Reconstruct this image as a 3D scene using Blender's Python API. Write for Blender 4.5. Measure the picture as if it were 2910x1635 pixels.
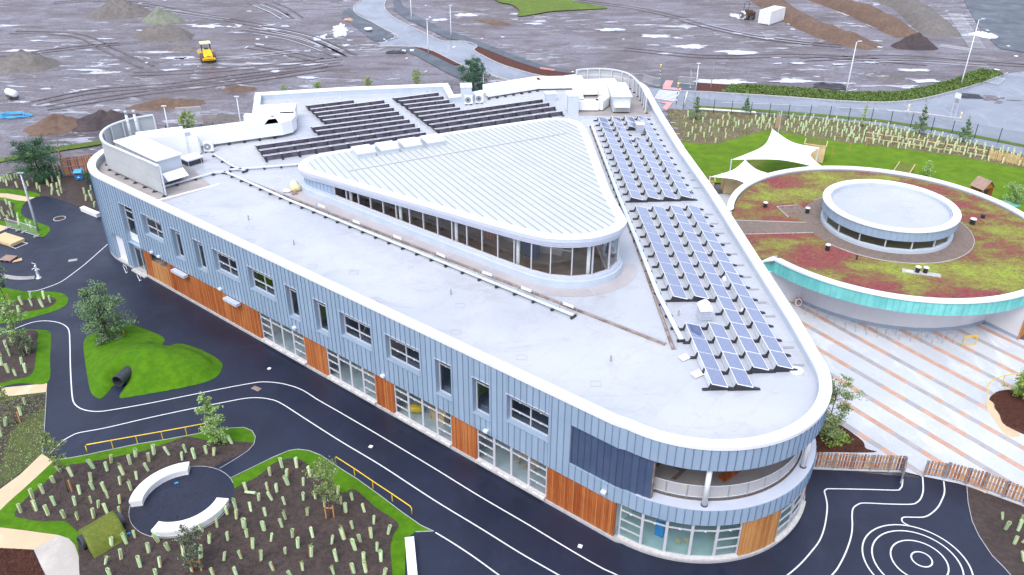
import bpy, bmesh, math, random
import numpy as np
from mathutils import Vector, Matrix, noise
from mathutils.geometry import tessellate_polygon
random.seed(7)
R2=math.radians
for o in list(bpy.data.objects): bpy.data.objects.remove(o)
scn=bpy.context.scene; COL=scn.collection
# ------------------------------------------------------------------ camera
cd=bpy.data.cameras.new('camera'); cam=bpy.data.objects.new('camera',cd); COL.objects.link(cam)
cd.sensor_width=36.0; cd.lens=29.122; cd.clip_start=0.5; cd.clip_end=6000
cam.matrix_world=Matrix(((0.99998152,-0.00607892,0.0,0.0),(0.00301987,0.49676844,-0.86787787,0.0),(0.00527576,0.86786183,0.49677762,36.5),(0,0,0,1)))
scn.camera=cam
# ------------------------------------------------------------------ sky, sun, exposure
SUN_EL,SUN_AZ=R2(55),R2(205)      # azimuth of the sun, clockwise from +Y
wd=bpy.data.worlds.new('World'); scn.world=wd; wd.use_nodes=True
nt=wd.node_tree; nt.nodes.clear()
sky=nt.nodes.new('ShaderNodeTexSky'); sky.sky_type='NISHITA'; sky.sun_disc=False
sky.sun_elevation=SUN_EL; sky.sun_rotation=SUN_AZ; sky.altitude=50; sky.air_density=1.0; sky.dust_density=6.0; sky.ozone_density=1.0
hs=nt.nodes.new('ShaderNodeHueSaturation'); hs.inputs['Saturation'].default_value=0.62
bg=nt.nodes.new('ShaderNodeBackground'); bg.inputs['Strength'].default_value=0.13
wo=nt.nodes.new('ShaderNodeOutputWorld')
nt.links.new(sky.outputs[0],hs.inputs['Color']); 
cloud=nt.nodes.new('ShaderNodeMix'); cloud.data_type='RGBA'; cloud.inputs[0].default_value=0.6      # even overcast veil over the clear sky
cloud.inputs[7].default_value=(5.0,5.65,7.2,1); nt.links.new(hs.outputs[0],cloud.inputs[6]); nt.links.new(cloud.outputs[2],bg.inputs[0]); nt.links.new(bg.outputs[0],wo.inputs[0])
sl=bpy.data.lights.new('sun','SUN'); sl.energy=0.9; sl.angle=R2(35); sl.color=(1.0,0.97,0.93)
so=bpy.data.objects.new('sun',sl); COL.objects.link(so)
sd=Vector((math.sin(SUN_AZ)*math.cos(SUN_EL),math.cos(SUN_AZ)*math.cos(SUN_EL),math.sin(SUN_EL)))
so.rotation_euler=sd.to_track_quat('Z','Y').to_euler(); so.location=(0,0,80)
vs=scn.view_settings; vs.view_transform='Standard'; vs.look='None'; vs.exposure=0.92; vs.gamma=1.0; vs.use_curve_mapping=False
scn.render.engine='CYCLES'
cy=scn.cycles; cy.max_bounces=8; cy.transparent_max_bounces=12; cy.caustics_reflective=False; cy.caustics_refractive=False

# ------------------------------------------------------------------ materials
MATS={}
def newmat(name):
    m=bpy.data.materials.new(name); m.use_nodes=True; nt=m.node_tree
    b=nt.nodes['Principled BSDF']; MATS[name]=m
    return m,nt,b
def N(nt,t,**k):
    n=nt.nodes.new(t)
    for a,v in k.items(): setattr(n,a,v)
    return n
def pos(nt,scale=(1,1,1),rot=(0,0,0),obj=False):
    if obj:
        g=N(nt,'ShaderNodeTexCoord'); o=g.outputs['Object']
    else:
        g=N(nt,'ShaderNodeNewGeometry'); o=g.outputs['Position']
    mp=N(nt,'ShaderNodeMapping'); mp.inputs['Scale'].default_value=scale; mp.inputs['Rotation'].default_value=rot
    nt.links.new(o,mp.inputs[0]); return mp.outputs[0]
def nz(nt,vec,scale,detail=4,rough=.55,dist=0.0):
    n=N(nt,'ShaderNodeTexNoise'); n.inputs['Scale'].default_value=scale; n.inputs['Detail'].default_value=detail
    n.inputs['Roughness'].default_value=rough; n.inputs['Distortion'].default_value=dist
    nt.links.new(vec,n.inputs['Vector']); return n.outputs['Fac']
def ramp(nt,fac,stops):
    r=N(nt,'ShaderNodeValToRGB'); e=r.color_ramp.elements
    while len(e)<len(stops): e.new(.5)
    for x,(p,c) in zip(e,stops):
        x.position=p; x.color=(c,c,c,1) if isinstance(c,(int,float)) else (*c,1)
    nt.links.new(fac,r.inputs[0]); return r.outputs[0]
def mix(nt,fac,a,b,mode='MIX'):
    m=N(nt,'ShaderNodeMix',data_type='RGBA',blend_type=mode)
    for s,v in ((0,fac),(6,a),(7,b)):
        if isinstance(v,(int,float)): m.inputs[s].default_value=v
        elif isinstance(v,tuple): m.inputs[s].default_value=(*v,1)
        else: nt.links.new(v,m.inputs[s])
    return m.outputs[2]
def bumpn(nt,b,h,strength=.3,dist=.02):
    n=N(nt,'ShaderNodeBump'); n.inputs['Strength'].default_value=strength; n.inputs['Distance'].default_value=dist
    nt.links.new(h,n.inputs['Height']); nt.links.new(n.outputs[0],b.inputs['Normal']); return n
def mk(name,c1,c2=None,scale=2.0,rough=.6,r2=None,bump=0,bscale=30,bdist=.02,metal=0,spec=.5,stretch=(1,1,1),rot=(0,0,0),lo=.35,hi=.65,obj=False,rand=0.0):
    m,nt,b=newmat(name); c2=c2 or c1
    v=pos(nt,stretch,rot,obj)
    f=nz(nt,v,scale,6)
    col=ramp(nt,f,[(lo,c1),(hi,c2)])
    if rand:
        oi=N(nt,'ShaderNodeObjectInfo'); rr=ramp(nt,oi.outputs['Random'],[(0,1-rand),(1,1+rand)])
        col=mix(nt,1.0,col,rr,'MULTIPLY')
    nt.links.new(col,b.inputs['Base Color'])
    if r2 is not None: nt.links.new(ramp(nt,nz(nt,v,scale*.7+.13,5),[(.38,rough),(.62,r2)]),b.inputs['Roughness'])
    else: b.inputs['Roughness'].default_value=rough
    b.inputs['Metallic'].default_value=metal; b.inputs['Specular IOR Level'].default_value=spec
    if bump: bumpn(nt,b,nz(nt,pos(nt),bscale,5,.6),bump,bdist)
    return m

mk('zinc_seam',(.16,.24,.36),None,2,.5)  # seam ribs: their shadow is put into a darker zinc colour
mk('zinc',(.29,.39,.515),(.315,.415,.535),.9,.42,.5,metal=0.0,spec=.6,rand=.05)
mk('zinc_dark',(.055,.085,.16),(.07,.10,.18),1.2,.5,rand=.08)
mk('zinc_pale',(.50,.54,.64),(.54,.58,.67),.8,.38,spec=.6)
mk('white_coat',(.80,.81,.83),(.84,.85,.86),.6,.4,.5)
mk('white_paint',(.80,.81,.82),(.76,.77,.79),3,.5)
mk('line_paint',(.78,.78,.78),(.66,.67,.69),5,.6)
mk('duct_white',(.86,.87,.88),(.82,.83,.85),.8,.35)
mk('unit_grey',(.50,.56,.62),(.55,.60,.66),1,.5)
mk('galv',(.34,.38,.42),(.44,.48,.52),6,.4,.55,metal=.45)
mk('galv_pale',(.62,.66,.70),(.70,.74,.78),5,.45,metal=.2)
mk('black_plastic',(.018,.018,.026),(.03,.03,.04),4,.5)
mk('frame_grey',(.52,.52,.57),(.56,.56,.60),3,.45)
mk('sill_conc',(.50,.48,.46),(.62,.60,.58),4,.7,bump=.2)
mk('plinth',(.40,.40,.42),(.52,.51,.51),3,.75,bump=.3)
def boards(name,c1,c2,c3):
    m,nt,b=newmat(name); g=N(nt,'ShaderNodeNewGeometry'); sx=N(nt,'ShaderNodeSeparateXYZ'); nt.links.new(g.outputs['Position'],sx.inputs[0])
    a=N(nt,'ShaderNodeMath',operation='MULTIPLY'); a.inputs[1].default_value=1/.0978; nt.links.new(sx.outputs[0],a.inputs[0])
    fl=N(nt,'ShaderNodeMath',operation='FLOOR'); nt.links.new(a.outputs[0],fl.inputs[0])
    w=N(nt,'ShaderNodeTexWhiteNoise',noise_dimensions='1D'); nt.links.new(fl.outputs[0],w.inputs['W'])
    c=ramp(nt,w.outputs['Value'],[(0.0,c1),(.5,c2),(1.0,c3)])
    gr=nz(nt,pos(nt,(14,14,.7)),2.0,5,.7); c=mix(nt,ramp(nt,gr,[(.40,.45),(.62,0.0)]),c,tuple(x*.45 for x in c1))
    dp=nz(nt,pos(nt),.25,3); c=mix(nt,ramp(nt,dp,[(.40,0.0),(.65,.35)]),c,c3)
    nt.links.new(c,b.inputs['Base Color']); b.inputs['Roughness'].default_value=.55; bumpn(nt,b,gr,.25,.01)
boards('cedar',(.33,.07,.015),(.47,.135,.032),(.60,.235,.075)); boards('cedar_pale',(.46,.17,.045),(.58,.26,.08),(.68,.37,.14))
for i,(a,c) in enumerate((((.34,.11,.04),(.44,.17,.06)),((.50,.26,.10),(.60,.33,.14)),((.23,.07,.035),(.31,.11,.05)),((.42,.17,.06),(.52,.24,.09)))):
    mk('slat%d'%i,a,c,3,.6,stretch=(6,6,.6))
mk('pine_wood',(.62,.44,.22),(.74,.56,.31),1.4,.6,stretch=(1,6,1))
mk('old_wood',(.30,.19,.15),(.42,.29,.23),2,.7,stretch=(1,7,1))
mk('trunk',(.10,.06,.04),(.19,.13,.09),6,.9,bump=.4)
mk('stake',(.45,.22,.07),(.55,.30,.12),6,.7)
mk('guard',(.52,.70,.38),(.64,.80,.48),3,.45,rand=.12)
mk('guard_far',(.55,.72,.42),(.66,.80,.50),1,.5)
mk('yellow',(.75,.50,.02),(.80,.56,.04),4,.4)
mk('machine_yellow',(.80,.46,.01),(.86,.52,.02),2,.35,.5)
mk('pale_yellow',(.84,.70,.35),(.88,.76,.42),2,.5)
mk('rubber',(.09,.065,.06),(.14,.11,.10),5,.85)
mk('dark_metal',(.03,.035,.045),(.05,.055,.065),5,.5)
mk('blue_plastic',(.02,.22,.62),(.03,.28,.70),3,.4)
mk('teal',(.15,.52,.50),(.21,.60,.57),1.4,.4,.5,rand=.10)
mk('render_wall',(.60,.60,.63),(.67,.67,.70),.5,.7)
mk('sand_fabric',(.84,.85,.87),(.88,.88,.90),.5,.6)
mk('red_mat',(.55,.05,.05),None,3,.5)
mk('beacon',(.85,.62,.01),None,3,.3)
mk('tactile',(.66,.28,.27),(.72,.36,.34),3,.6,bump=.3)
mk('slate_blue',(.30,.36,.46),None,2,.5)
mk('mould_green',(.17,.44,.34),(.20,.50,.40),2,.4)
mk('hose_blue',(.05,.38,.68),None,2,.4)
mk('tarp_black',(.022,.024,.03),(.04,.042,.05),3,.45,bump=.5,bscale=3)
mk('brown_edge',(.16,.105,.075),(.34,.27,.24),1.6,.7)
mk('grey_line',(.34,.34,.37),(.30,.30,.33),2,.6)
mk('kerb',(.42,.41,.42),(.52,.51,.52),2,.7)
mk('black_edge',(.035,.035,.045),None,2,.6)
mk('mesh_green',(.025,.05,.05),None,2,.6)
mk('carpet',(.09,.13,.22),(.10,.15,.25),3,.9)
mk('lino',(.40,.50,.56),(.44,.54,.60),2,.5)
mk('room_wall',(.66,.60,.54),(.70,.64,.58),2,.8)
mk('room_white',(.75,.76,.74),None,2,.8)
mk('room_green',(.24,.36,.05),(.28,.42,.06),2,.8)
mk('birch_ply',(.60,.42,.22),(.68,.50,.28),3,.5)
mk('hall_floor',(.30,.19,.12),(.44,.31,.21),.6,.5)
mk('hall_wall',(.74,.68,.69),(.78,.72,.72),.6,.8)
# foliage
def leafmat(name,c1,c2,tr=.25):
    m,nt,b=newmat(name)
    v=pos(nt); f=nz(nt,v,2.3,3); f2=nz(nt,v,14,2)
    c=mix(nt,ramp(nt,f2,[(.4,0.0),(.6,.45)]),ramp(nt,f,[(.36,c1),(.64,c2)]),tuple(min(1,x*1.9) for x in c2))
    nt.links.new(c,b.inputs['Base Color']); b.inputs['Roughness'].default_value=.6
    b.inputs['Transmission Weight'].default_value=0
    return m
leafmat('pine_leaf',(.07,.13,.06),(.17,.26,.13))
leafmat('pine_dark',(.02,.07,.035),(.05,.13,.06))
leafmat('birch_leaf',(.15,.26,.07),(.28,.40,.14))
leafmat('sap_leaf',(.11,.17,.055),(.22,.28,.10))
leafmat('dark_leaf',(.055,.07,.05),(.13,.15,.09))
leafmat('shrub_leaf',(.13,.22,.04),(.24,.33,.07))
leafmat('verge_leaf',(.055,.10,.02),(.11,.17,.035))
# asphalt
def asphalt(name,c1,c2,r1,r2,big=.16):
    m,nt,b=newmat(name); v=pos(nt)
    f=nz(nt,v,big,5,.6,.6); s=nz(nt,v,45,2); p=nz(nt,v,1.3,4)
    c=ramp(nt,f,[(.36,c1),(.66,c2)])
    d=nz(nt,pos(nt,(1,.35,1),(0,0,R2(-38))),.5,6,.65,.6); c=mix(nt,ramp(nt,d,[(.54,0.0),(.74,.5)]),c,tuple(x*1.7+.006 for x in c2))
    c=mix(nt,ramp(nt,s,[(.45,0.0),(.75,.55)]),c,tuple(x*1.8 for x in c2))
    c=mix(nt,ramp(nt,p,[(.60,0.0),(.78,.25)]),c,tuple(x*1.5+.01 for x in c2))
    nt.links.new(c,b.inputs['Base Color'])
    nt.links.new(ramp(nt,nz(nt,v,big*1.7,5,.6,.5),[(.35,r1),(.65,r2)]),b.inputs['Roughness'])
    bumpn(nt,b,s,.25,.006)
asphalt('asphalt',(.006,.009,.024),(.012,.017,.040),.36,.58)
asphalt('asphalt_new',(.05,.06,.075),(.075,.085,.105),.35,.6)
asphalt('road_wet',(.12,.13,.17),(.22,.24,.29),.10,.32,.09)
asphalt('concrete_path',(.36,.33,.30),(.46,.42,.38),.6,.8)
asphalt('path_beige',(.50,.37,.235),(.58,.44,.29),.7,.9,.5)
asphalt('plaza_conc',(.40,.42,.455),(.52,.535,.56),.40,.65,.13)
# lawns and soils
def ground(name,c1,c2,c3,sc,bump=.6,bs=18,rough=.9,fine=25):
    m,nt,b=newmat(name); v=pos(nt)
    f=nz(nt,v,sc,6,.65,.4); s=nz(nt,v,fine,3,.7); g=nz(nt,v,sc*6,4)
    c=ramp(nt,f,[(.34,c1),(.66,c2)])
    c=mix(nt,ramp(nt,s,[(.42,0.0),(.72,.6)]),c,c3)
    c=mix(nt,ramp(nt,g,[(.40,.35),(.60,0.0)]),c,tuple(x*.55 for x in c1))
    nt.links.new(c,b.inputs['Base Color']); b.inputs['Roughness'].default_value=rough; b.inputs['Specular IOR Level'].default_value=.25
    bumpn(nt,b,nz(nt,v,bs,5,.7),bump,.05)
ground('grass',(.052,.165,.001),(.085,.215,.002),(.12,.245,.008),.35)
ground('grass_dull',(.09,.15,.02),(.15,.22,.035),(.20,.23,.06),.5)
ground('grass_r',(.085,.18,.004),(.14,.245,.008),(.17,.27,.02),.12)
ground('grass_mat',(.10,.15,.02),(.17,.20,.035),(.22,.20,.05),1.2)
ground('verge',(.07,.09,.03),(.11,.14,.04),(.05,.05,.03),1.0)
ground('soil',(.045,.033,.032),(.085,.062,.056),(.12,.09,.08),.55,1.0,9,.8)
ground('soil_back',(.15,.10,.075),(.23,.165,.13),(.13,.16,.07),.35,1.0,9)
ground('soil_mixed',(.07,.055,.05),(.11,.14,.03),(.13,.16,.05),.45,1.0,9)
ground('mulch',(.06,.022,.016),(.12,.045,.032),(.19,.085,.06),3.0,1.0,30,.85,40)
ground('gravel',(.19,.14,.115),(.27,.21,.18),(.36,.31,.28),2.5,1.0,45,.8,60)
ground('mound_grey',(.14,.125,.12),(.20,.18,.17),(.24,.23,.21),.3,1.0,3,.95,6)
ground('mound_green',(.17,.19,.15),(.22,.235,.18),(.26,.27,.23),.25,1.0,3,.95,6)
ground('mound_brown',(.13,.085,.065),(.19,.125,.09),(.23,.17,.14),.3,1.0,3,.95,6)
ground('mound_black',(.05,.04,.045),(.09,.07,.075),(.12,.10,.10),.5,1.0,4,.9,8)
# mud of the building site: clods, wheel ruts and standing water
def mud():
    m,nt,b=newmat('mud'); v=pos(nt)
    vr=pos(nt,(.30,1.0,1),(0,0,R2(-10))); vr2=pos(nt,(.35,1.0,1),(0,0,R2(28)))
    f=nz(nt,v,.030,6,.62,.6); f1=nz(nt,v,.075,5,.6,.5); f2=nz(nt,vr,.30,7,.68,1.0); f3=nz(nt,v,1.7,6,.72); f4=nz(nt,vr2,.42,6,.62,.8); f5=nz(nt,v,.16,5,.6,.4)
    c=ramp(nt,f,[(.30,(.155,.115,.115)),(.43,(.17,.145,.16)),(.54,(.235,.215,.26)),(.66,(.205,.17,.185)),(.78,(.17,.115,.105))])
    c=mix(nt,ramp(nt,f1,[(.40,.65),(.52,0.0)]),c,(.125,.095,.10))
    c=mix(nt,ramp(nt,f5,[(.55,0.0),(.70,.55)]),c,(.30,.275,.32))
    c=mix(nt,ramp(nt,f2,[(.36,.75),(.52,0.0)]),c,(.085,.06,.062))
    c=mix(nt,ramp(nt,f4,[(.54,0.0),(.68,.55)]),c,(.34,.32,.37))
    c=mix(nt,ramp(nt,f3,[(.34,.55),(.56,0.0)]),c,(.065,.05,.055))
    zone=ramp(nt,nz(nt,v,.026,4,.55,.5),[(.46,0.0),(.60,1.0)])
    st=ramp(nt,nz(nt,vr,.42,7,.66,1.2),[(.54,0.0),(.585,1.0)])
    wet=N(nt,'ShaderNodeMath',operation='MULTIPLY'); nt.links.new(zone,wet.inputs[0]); nt.links.new(st,wet.inputs[1])
    st2=ramp(nt,nz(nt,vr,.19,7,.62,.8),[(.635,0.0),(.66,1.0)])
    mx=N(nt,'ShaderNodeMath',operation='MAXIMUM'); nt.links.new(wet.outputs[0],mx.inputs[0]); nt.links.new(st2,mx.inputs[1])
    c=mix(nt,mx.outputs[0],c,(.50,.50,.57))
    nt.links.new(c,b.inputs['Base Color'])
    nt.links.new(ramp(nt,mx.outputs[0],[(0.0,.55),(1.0,.07)]),b.inputs['Roughness'])
    b.inputs['Specular IOR Level'].default_value=.8
    inv=N(nt,'ShaderNodeMath',operation='SUBTRACT'); inv.inputs[0].default_value=1; nt.links.new(mx.outputs[0],inv.inputs[1])
    ad=N(nt,'ShaderNodeMath',operation='ADD'); nt.links.new(f2,ad.inputs[0]); nt.links.new(f3,ad.inputs[1])
    hm=N(nt,'ShaderNodeMath',operation='MULTIPLY'); nt.links.new(ad.outputs[0],hm.inputs[0]); nt.links.new(inv.outputs[0],hm.inputs[1])
    bumpn(nt,b,hm.outputs[0],1.0,.35)
mud()
m,nt_,b=newmat('water'); b.inputs['Base Color'].default_value=(.55,.55,.62,1); b.inputs['Roughness'].default_value=.06; b.inputs['IOR'].default_value=1.7
def membrane():
    m,nt,b=newmat('membrane'); v=pos(nt); vr=pos(nt,(.45,1,1),(0,0,R2(38)))
    f=nz(nt,v,.12,5,.6,.6); g=nz(nt,vr,.5,6,.65,1.0); h=nz(nt,v,3,5,.7)
    c=ramp(nt,f,[(.35,(.415,.44,.49)),(.65,(.485,.50,.535))])
    c=mix(nt,ramp(nt,g,[(.54,0.0),(.68,.5)]),c,(.34,.335,.36))
    c=mix(nt,ramp(nt,nz(nt,v,.5,6,.7,.8),[(.56,0.0),(.60,.22),(.64,0.0)]),c,(.33,.29,.28))
    c=mix(nt,ramp(nt,h,[(.62,0.0),(.78,.4)]),c,(.33,.27,.26))
    dt=N(nt,'ShaderNodeVectorMath',operation='DOT_PRODUCT'); dt.inputs[1].default_value=(.78208,-.62317,0); nt.links.new(v,dt.inputs[0])
    ml=N(nt,'ShaderNodeMath',operation='MULTIPLY'); ml.inputs[1].default_value=1/2.05; nt.links.new(dt.outputs['Value'],ml.inputs[0]); fr=N(nt,'ShaderNodeMath',operation='FRACT'); nt.links.new(ml.outputs[0],fr.inputs[0])
    lt=N(nt,'ShaderNodeMath',operation='LESS_THAN'); lt.inputs[1].default_value=.022; nt.links.new(fr.outputs[0],lt.inputs[0]); hf=N(nt,'ShaderNodeMath',operation='MULTIPLY'); hf.inputs[1].default_value=.35; nt.links.new(lt.outputs[0],hf.inputs[0])
    c=mix(nt,hf.outputs[0],c,(.36,.37,.40))
    nt.links.new(c,b.inputs['Base Color'])
    nt.links.new(ramp(nt,nz(nt,v,.2,5,.6,1.0),[(.42,.12),(.58,.42)]),b.inputs['Roughness'])
    bumpn(nt,b,nz(nt,v,1.2,3),.06,.02)
membrane()
mk('deck_pavers',(.30,.27,.26),(.40,.37,.36),.5,.6,.75,bump=.2)
mk('gutter_grey',(.40,.37,.38),(.46,.43,.44),.5,.35,.6)
mk('upstand',(.46,.53,.61),(.52,.58,.65),.8,.4)
mk('metal_roof',(.50,.52,.515),(.54,.56,.55),.4,.42,spec=.5,rand=.02)
mk('louvre',(.42,.44,.45),(.48,.50,.50),.6,.5,.6)
def sedum():
    m,nt,b=newmat('sedum'); v=pos(nt); vs=pos(nt,(.7,1.3,1))
    f=nz(nt,vs,.20,7,.68,.25); f2=nz(nt,v,1.1,6,.75); s=nz(nt,vs,3.6,6,.78); f3=nz(nt,v,.33,5,.6)
    c=ramp(nt,f,[(.37,(.29,.05,.08)),(.45,(.25,.075,.07)),(.49,(.22,.14,.065)),(.53,(.25,.25,.06)),(.62,(.29,.36,.06))])
    c=mix(nt,ramp(nt,f2,[(.42,.45),(.55,0.0)]),c,(.22,.11,.075))
    c=mix(nt,ramp(nt,f3,[(.55,0.0),(.68,.5)]),c,(.24,.19,.06))
    c=mix(nt,ramp(nt,s,[(.38,.6),(.52,0.0)]),c,(.11,.065,.04)); c=mix(nt,ramp(nt,s,[(.56,0.0),(.74,.5)]),c,(.42,.38,.14))
    nt.links.new(c,b.inputs['Base Color']); b.inputs['Roughness'].default_value=.9; b.inputs['Specular IOR Level'].default_value=.2
    bumpn(nt,b,s,1.0,.06)
sedum()
def solar():
    m,nt,b=newmat('solar_cell'); v=pos(nt,obj=True)
    sx=N(nt,'ShaderNodeSeparateXYZ'); nt.links.new(v,sx.inputs[0])
    def line(o,n,w):
        a=N(nt,'ShaderNodeMath',operation='MULTIPLY'); a.inputs[1].default_value=n; nt.links.new(o,a.inputs[0])
        fr=N(nt,'ShaderNodeMath',operation='FRACT'); nt.links.new(a.outputs[0],fr.inputs[0])
        c=N(nt,'ShaderNodeMath',operation='LESS_THAN'); c.inputs[1].default_value=w; nt.links.new(fr.outputs[0],c.inputs[0]); return c.outputs[0]
    g1=line(sx.outputs[0],1/.162,.05); g2=line(sx.outputs[1],1/.162,.05); g3=line(sx.outputs[1],3/.162,.07)
    mx=N(nt,'ShaderNodeMath',operation='MAXIMUM'); nt.links.new(g1,mx.inputs[0]); nt.links.new(g2,mx.inputs[1])
    c=ramp(nt,nz(nt,v,3,2),[(.4,(.02,.045,.17)),(.6,(.035,.07,.24))])
    c=mix(nt,g3,c,(.09,.12,.27)); c=mix(nt,mx.outputs[0],c,(.26,.30,.42))
    nt.links.new(c,b.inputs['Base Color']); b.inputs['Roughness'].default_value=.12; b.inputs['IOR'].default_value=2.3
    b.inputs['Coat Weight'].default_value=1.0; b.inputs['Coat Roughness'].default_value=.05; b.inputs['Coat IOR'].default_value=2.4
solar()
def glass(name,tint,refl=.05):
    m=bpy.data.materials.new(name); m.use_nodes=True; MATS[name]=m; nt=m.node_tree; nt.nodes.clear()
    o=N(nt,'ShaderNodeOutputMaterial'); t=N(nt,'ShaderNodeBsdfTransparent'); t.inputs[0].default_value=(*tint,1)
    g=N(nt,'ShaderNodeBsdfGlossy'); g.inputs['Roughness'].default_value=.02; g.inputs['Color'].default_value=(.9,.93,.97,1)
    lw=N(nt,'ShaderNodeLayerWeight'); pw=N(nt,'ShaderNodeMath',operation='POWER'); pw.inputs[1].default_value=4.0; nt.links.new(lw.outputs['Facing'],pw.inputs[0])
    fr=N(nt,'ShaderNodeMath',operation='MULTIPLY_ADD'); fr.inputs[1].default_value=.94; fr.inputs[2].default_value=.05; nt.links.new(pw.outputs[0],fr.inputs[0])
    mx=N(nt,'ShaderNodeMixShader'); nt.links.new(fr.outputs[0],mx.inputs[0]); nt.links.new(t.outputs[0],mx.inputs[1]); nt.links.new(g.outputs[0],mx.inputs[2]); nt.links.new(mx.outputs[0],o.inputs[0])
glass('glass',(.88,.91,.91)); glass('glass_green',(.80,.93,.88))
def perforated(name,col,k):
    m=bpy.data.materials.new(name); m.use_nodes=True; MATS[name]=m; nt=m.node_tree; nt.nodes.clear()
    o=N(nt,'ShaderNodeOutputMaterial'); t=N(nt,'ShaderNodeBsdfTransparent'); d=N(nt,'ShaderNodeBsdfDiffuse'); d.inputs[0].default_value=(*col,1)
    mx=N(nt,'ShaderNodeMixShader'); mx.inputs[0].default_value=k; nt.links.new(t.outputs[0],mx.inputs[1]); nt.links.new(d.outputs[0],mx.inputs[2]); nt.links.new(mx.outputs[0],o.inputs[0])
perforated('perf',(.60,.60,.62),.62); perforated('perf_fine',(.55,.58,.60),.22); perforated('weldmesh',(.03,.06,.055),.14)

# ------------------------------------------------------------------ geometry helpers
class MB:
    def __init__(s): s.v=[]; s.f=[]
    def add(s,vs,fs):
        o=len(s.v); s.v+= [tuple(p) for p in vs]; s.f+=[tuple(i+o for i in f) for f in fs]; return s
    def box(s,c,size,rz=0.0,tilt=None):
        x,y,z=(q/2 for q in size); m=Matrix.Rotation(rz,3,'Z')
        if tilt is not None: m=m@tilt
        vs=[Vector(c)+m@Vector((a*x,b_*y,d*z)) for d in(-1,1) for a,b_ in((-1,-1),(1,-1),(1,1),(-1,1))]
        return s.add(vs,[(3,2,1,0),(4,5,6,7),(0,1,5,4),(1,2,6,5),(2,3,7,6),(3,0,4,7)])
    def bar(s,p,q,w,h,up=(0,0,1)):
        p,q=Vector(p),Vector(q); d=(q-p)
        if d.length<1e-6: return s
        d.normalize(); u=Vector(up)
        if abs(d.dot(u))>.98: u=Vector((0,1,0))
        a=d.cross(u).normalized()*w/2; b_=a.cross(d).normalized()*h/2
        vs=[p-a-b_,p+a-b_,p+a+b_,p-a+b_,q-a-b_,q+a-b_,q+a+b_,q-a+b_]
        return s.add(vs,[(0,1,2,3),(7,6,5,4),(4,5,1,0),(5,6,2,1),(6,7,3,2),(7,4,0,3)])
    def prism(s,poly,z0,z1,cap=True):
        n=len(poly); vs=[(p[0],p[1],z0) for p in poly]+[(p[0],p[1],z1) for p in poly]
        fs=[(i,(i+1)%n,n+(i+1)%n,n+i) for i in range(n)]
        if cap:
            for t in tri2(poly): fs.append(tuple(n+i for i in t)); fs.append(tuple(reversed(t)))
        return s.add(vs,fs)
    def sheet(s,poly,z,holes=()):
        polys=[poly]+list(holes); vs=[(p[0],p[1],z) for q in polys for p in q]
        return s.add(vs,tri2(poly,holes))
    def tube(s,path,r,n=8,cap=True):
        path=[Vector(p) for p in path]; vs=[]; rr=r if isinstance(r,(list,tuple)) else [r]*len(path)
        for i,p in enumerate(path):
            d=(path[min(i+1,len(path)-1)]-path[max(i-1,0)]); d=d.normalized() if d.length>1e-9 else Vector((0,0,1))
            u=Vector((0,0,1)) if abs(d.z)<.9 else Vector((1,0,0)); a=d.cross(u).normalized(); b_=a.cross(d)
            for k in range(n):
                t=2*math.pi*k/n; vs.append(p+(a*math.cos(t)+b_*math.sin(t))*rr[i])
        fs=[]
        for i in range(len(path)-1):
            for k in range(n): fs.append((i*n+k,i*n+(k+1)%n,(i+1)*n+(k+1)%n,(i+1)*n+k))
        if cap: fs.append(tuple(reversed(range(n)))); fs.append(tuple(range(len(vs)-n,len(vs))))
        return s.add(vs,fs)
    def cyl(s,c,r,h,n=24,r2=None): return s.tube([c,(c[0],c[1],c[2]+h)],[r,r if r2 is None else r2],n)
    def lathe(s,c,prof,n=24,ax='Z',cap=False):
        vs=[];fs=[]
        for r,z in prof:
            for k in range(n):
                t=2*math.pi*k/n; q=(r*math.cos(t),r*math.sin(t),z)
                if ax=='X': q=(z,r*math.cos(t),r*math.sin(t))
                vs.append((c[0]+q[0],c[1]+q[1],c[2]+q[2]))
        for i in range(len(prof)-1):
            for k in range(n): fs.append((i*n+k,i*n+(k+1)%n,(i+1)*n+(k+1)%n,(i+1)*n+k))
        if cap: fs.append(tuple(reversed(range(n)))); fs.append(tuple(range(len(vs)-n,len(vs))))
        return s.add(vs,fs)
    def wall(s,path,z0,z1,t,closed=False):      # thick wall along a 2D path, thickness t to the left
        L=off(path,t,closed); n=len(path); vs=[]
        for a,b_ in zip(path,L): vs+=[(a[0],a[1],z0),(a[0],a[1],z1),(b_[0],b_[1],z1),(b_[0],b_[1],z0)]
        fs=[]; m=n if closed else n-1
        for i in range(m):
            j=(i+1)%n
            for k in range(4): fs.append((i*4+k,j*4+k,j*4+(k+1)%4,i*4+(k+1)%4))
        if not closed: fs+=[(0,1,2,3),(n*4-1,n*4-2,n*4-3,n*4-4)]
        return s.add(vs,fs)
    def ribbon(s,path,w,z,closed=False):
        A=off(path,-w/2,closed);B=off(path,w/2,closed); n=len(path)
        vs=[(p[0],p[1],z) for p in A]+[(p[0],p[1],z) for p in B]
        return s.add(vs,[(i,(i+1)%n,n+(i+1)%n,n+i) for i in range(n if closed else n-1)])
    def mesh(s,name,mat,smooth=False):
        me=bpy.data.meshes.new(name); me.from_pydata(s.v,[],s.f); me.update(); nf=getattr(s,'nf',None)
        bm=bmesh.new(); bm.from_mesh(me); bmesh.ops.recalc_face_normals(bm,faces=bm.faces); bm.to_mesh(me); bm.free()
        if mat: me.materials.append(MATS[mat])
        if nf is not None:
            me.materials.append(MATS[s.mat2])
            for p in me.polygons:
                if p.index>=nf: p.material_index=1
        if smooth: 
            for p in me.polygons: p.use_smooth=True
        return me
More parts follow.
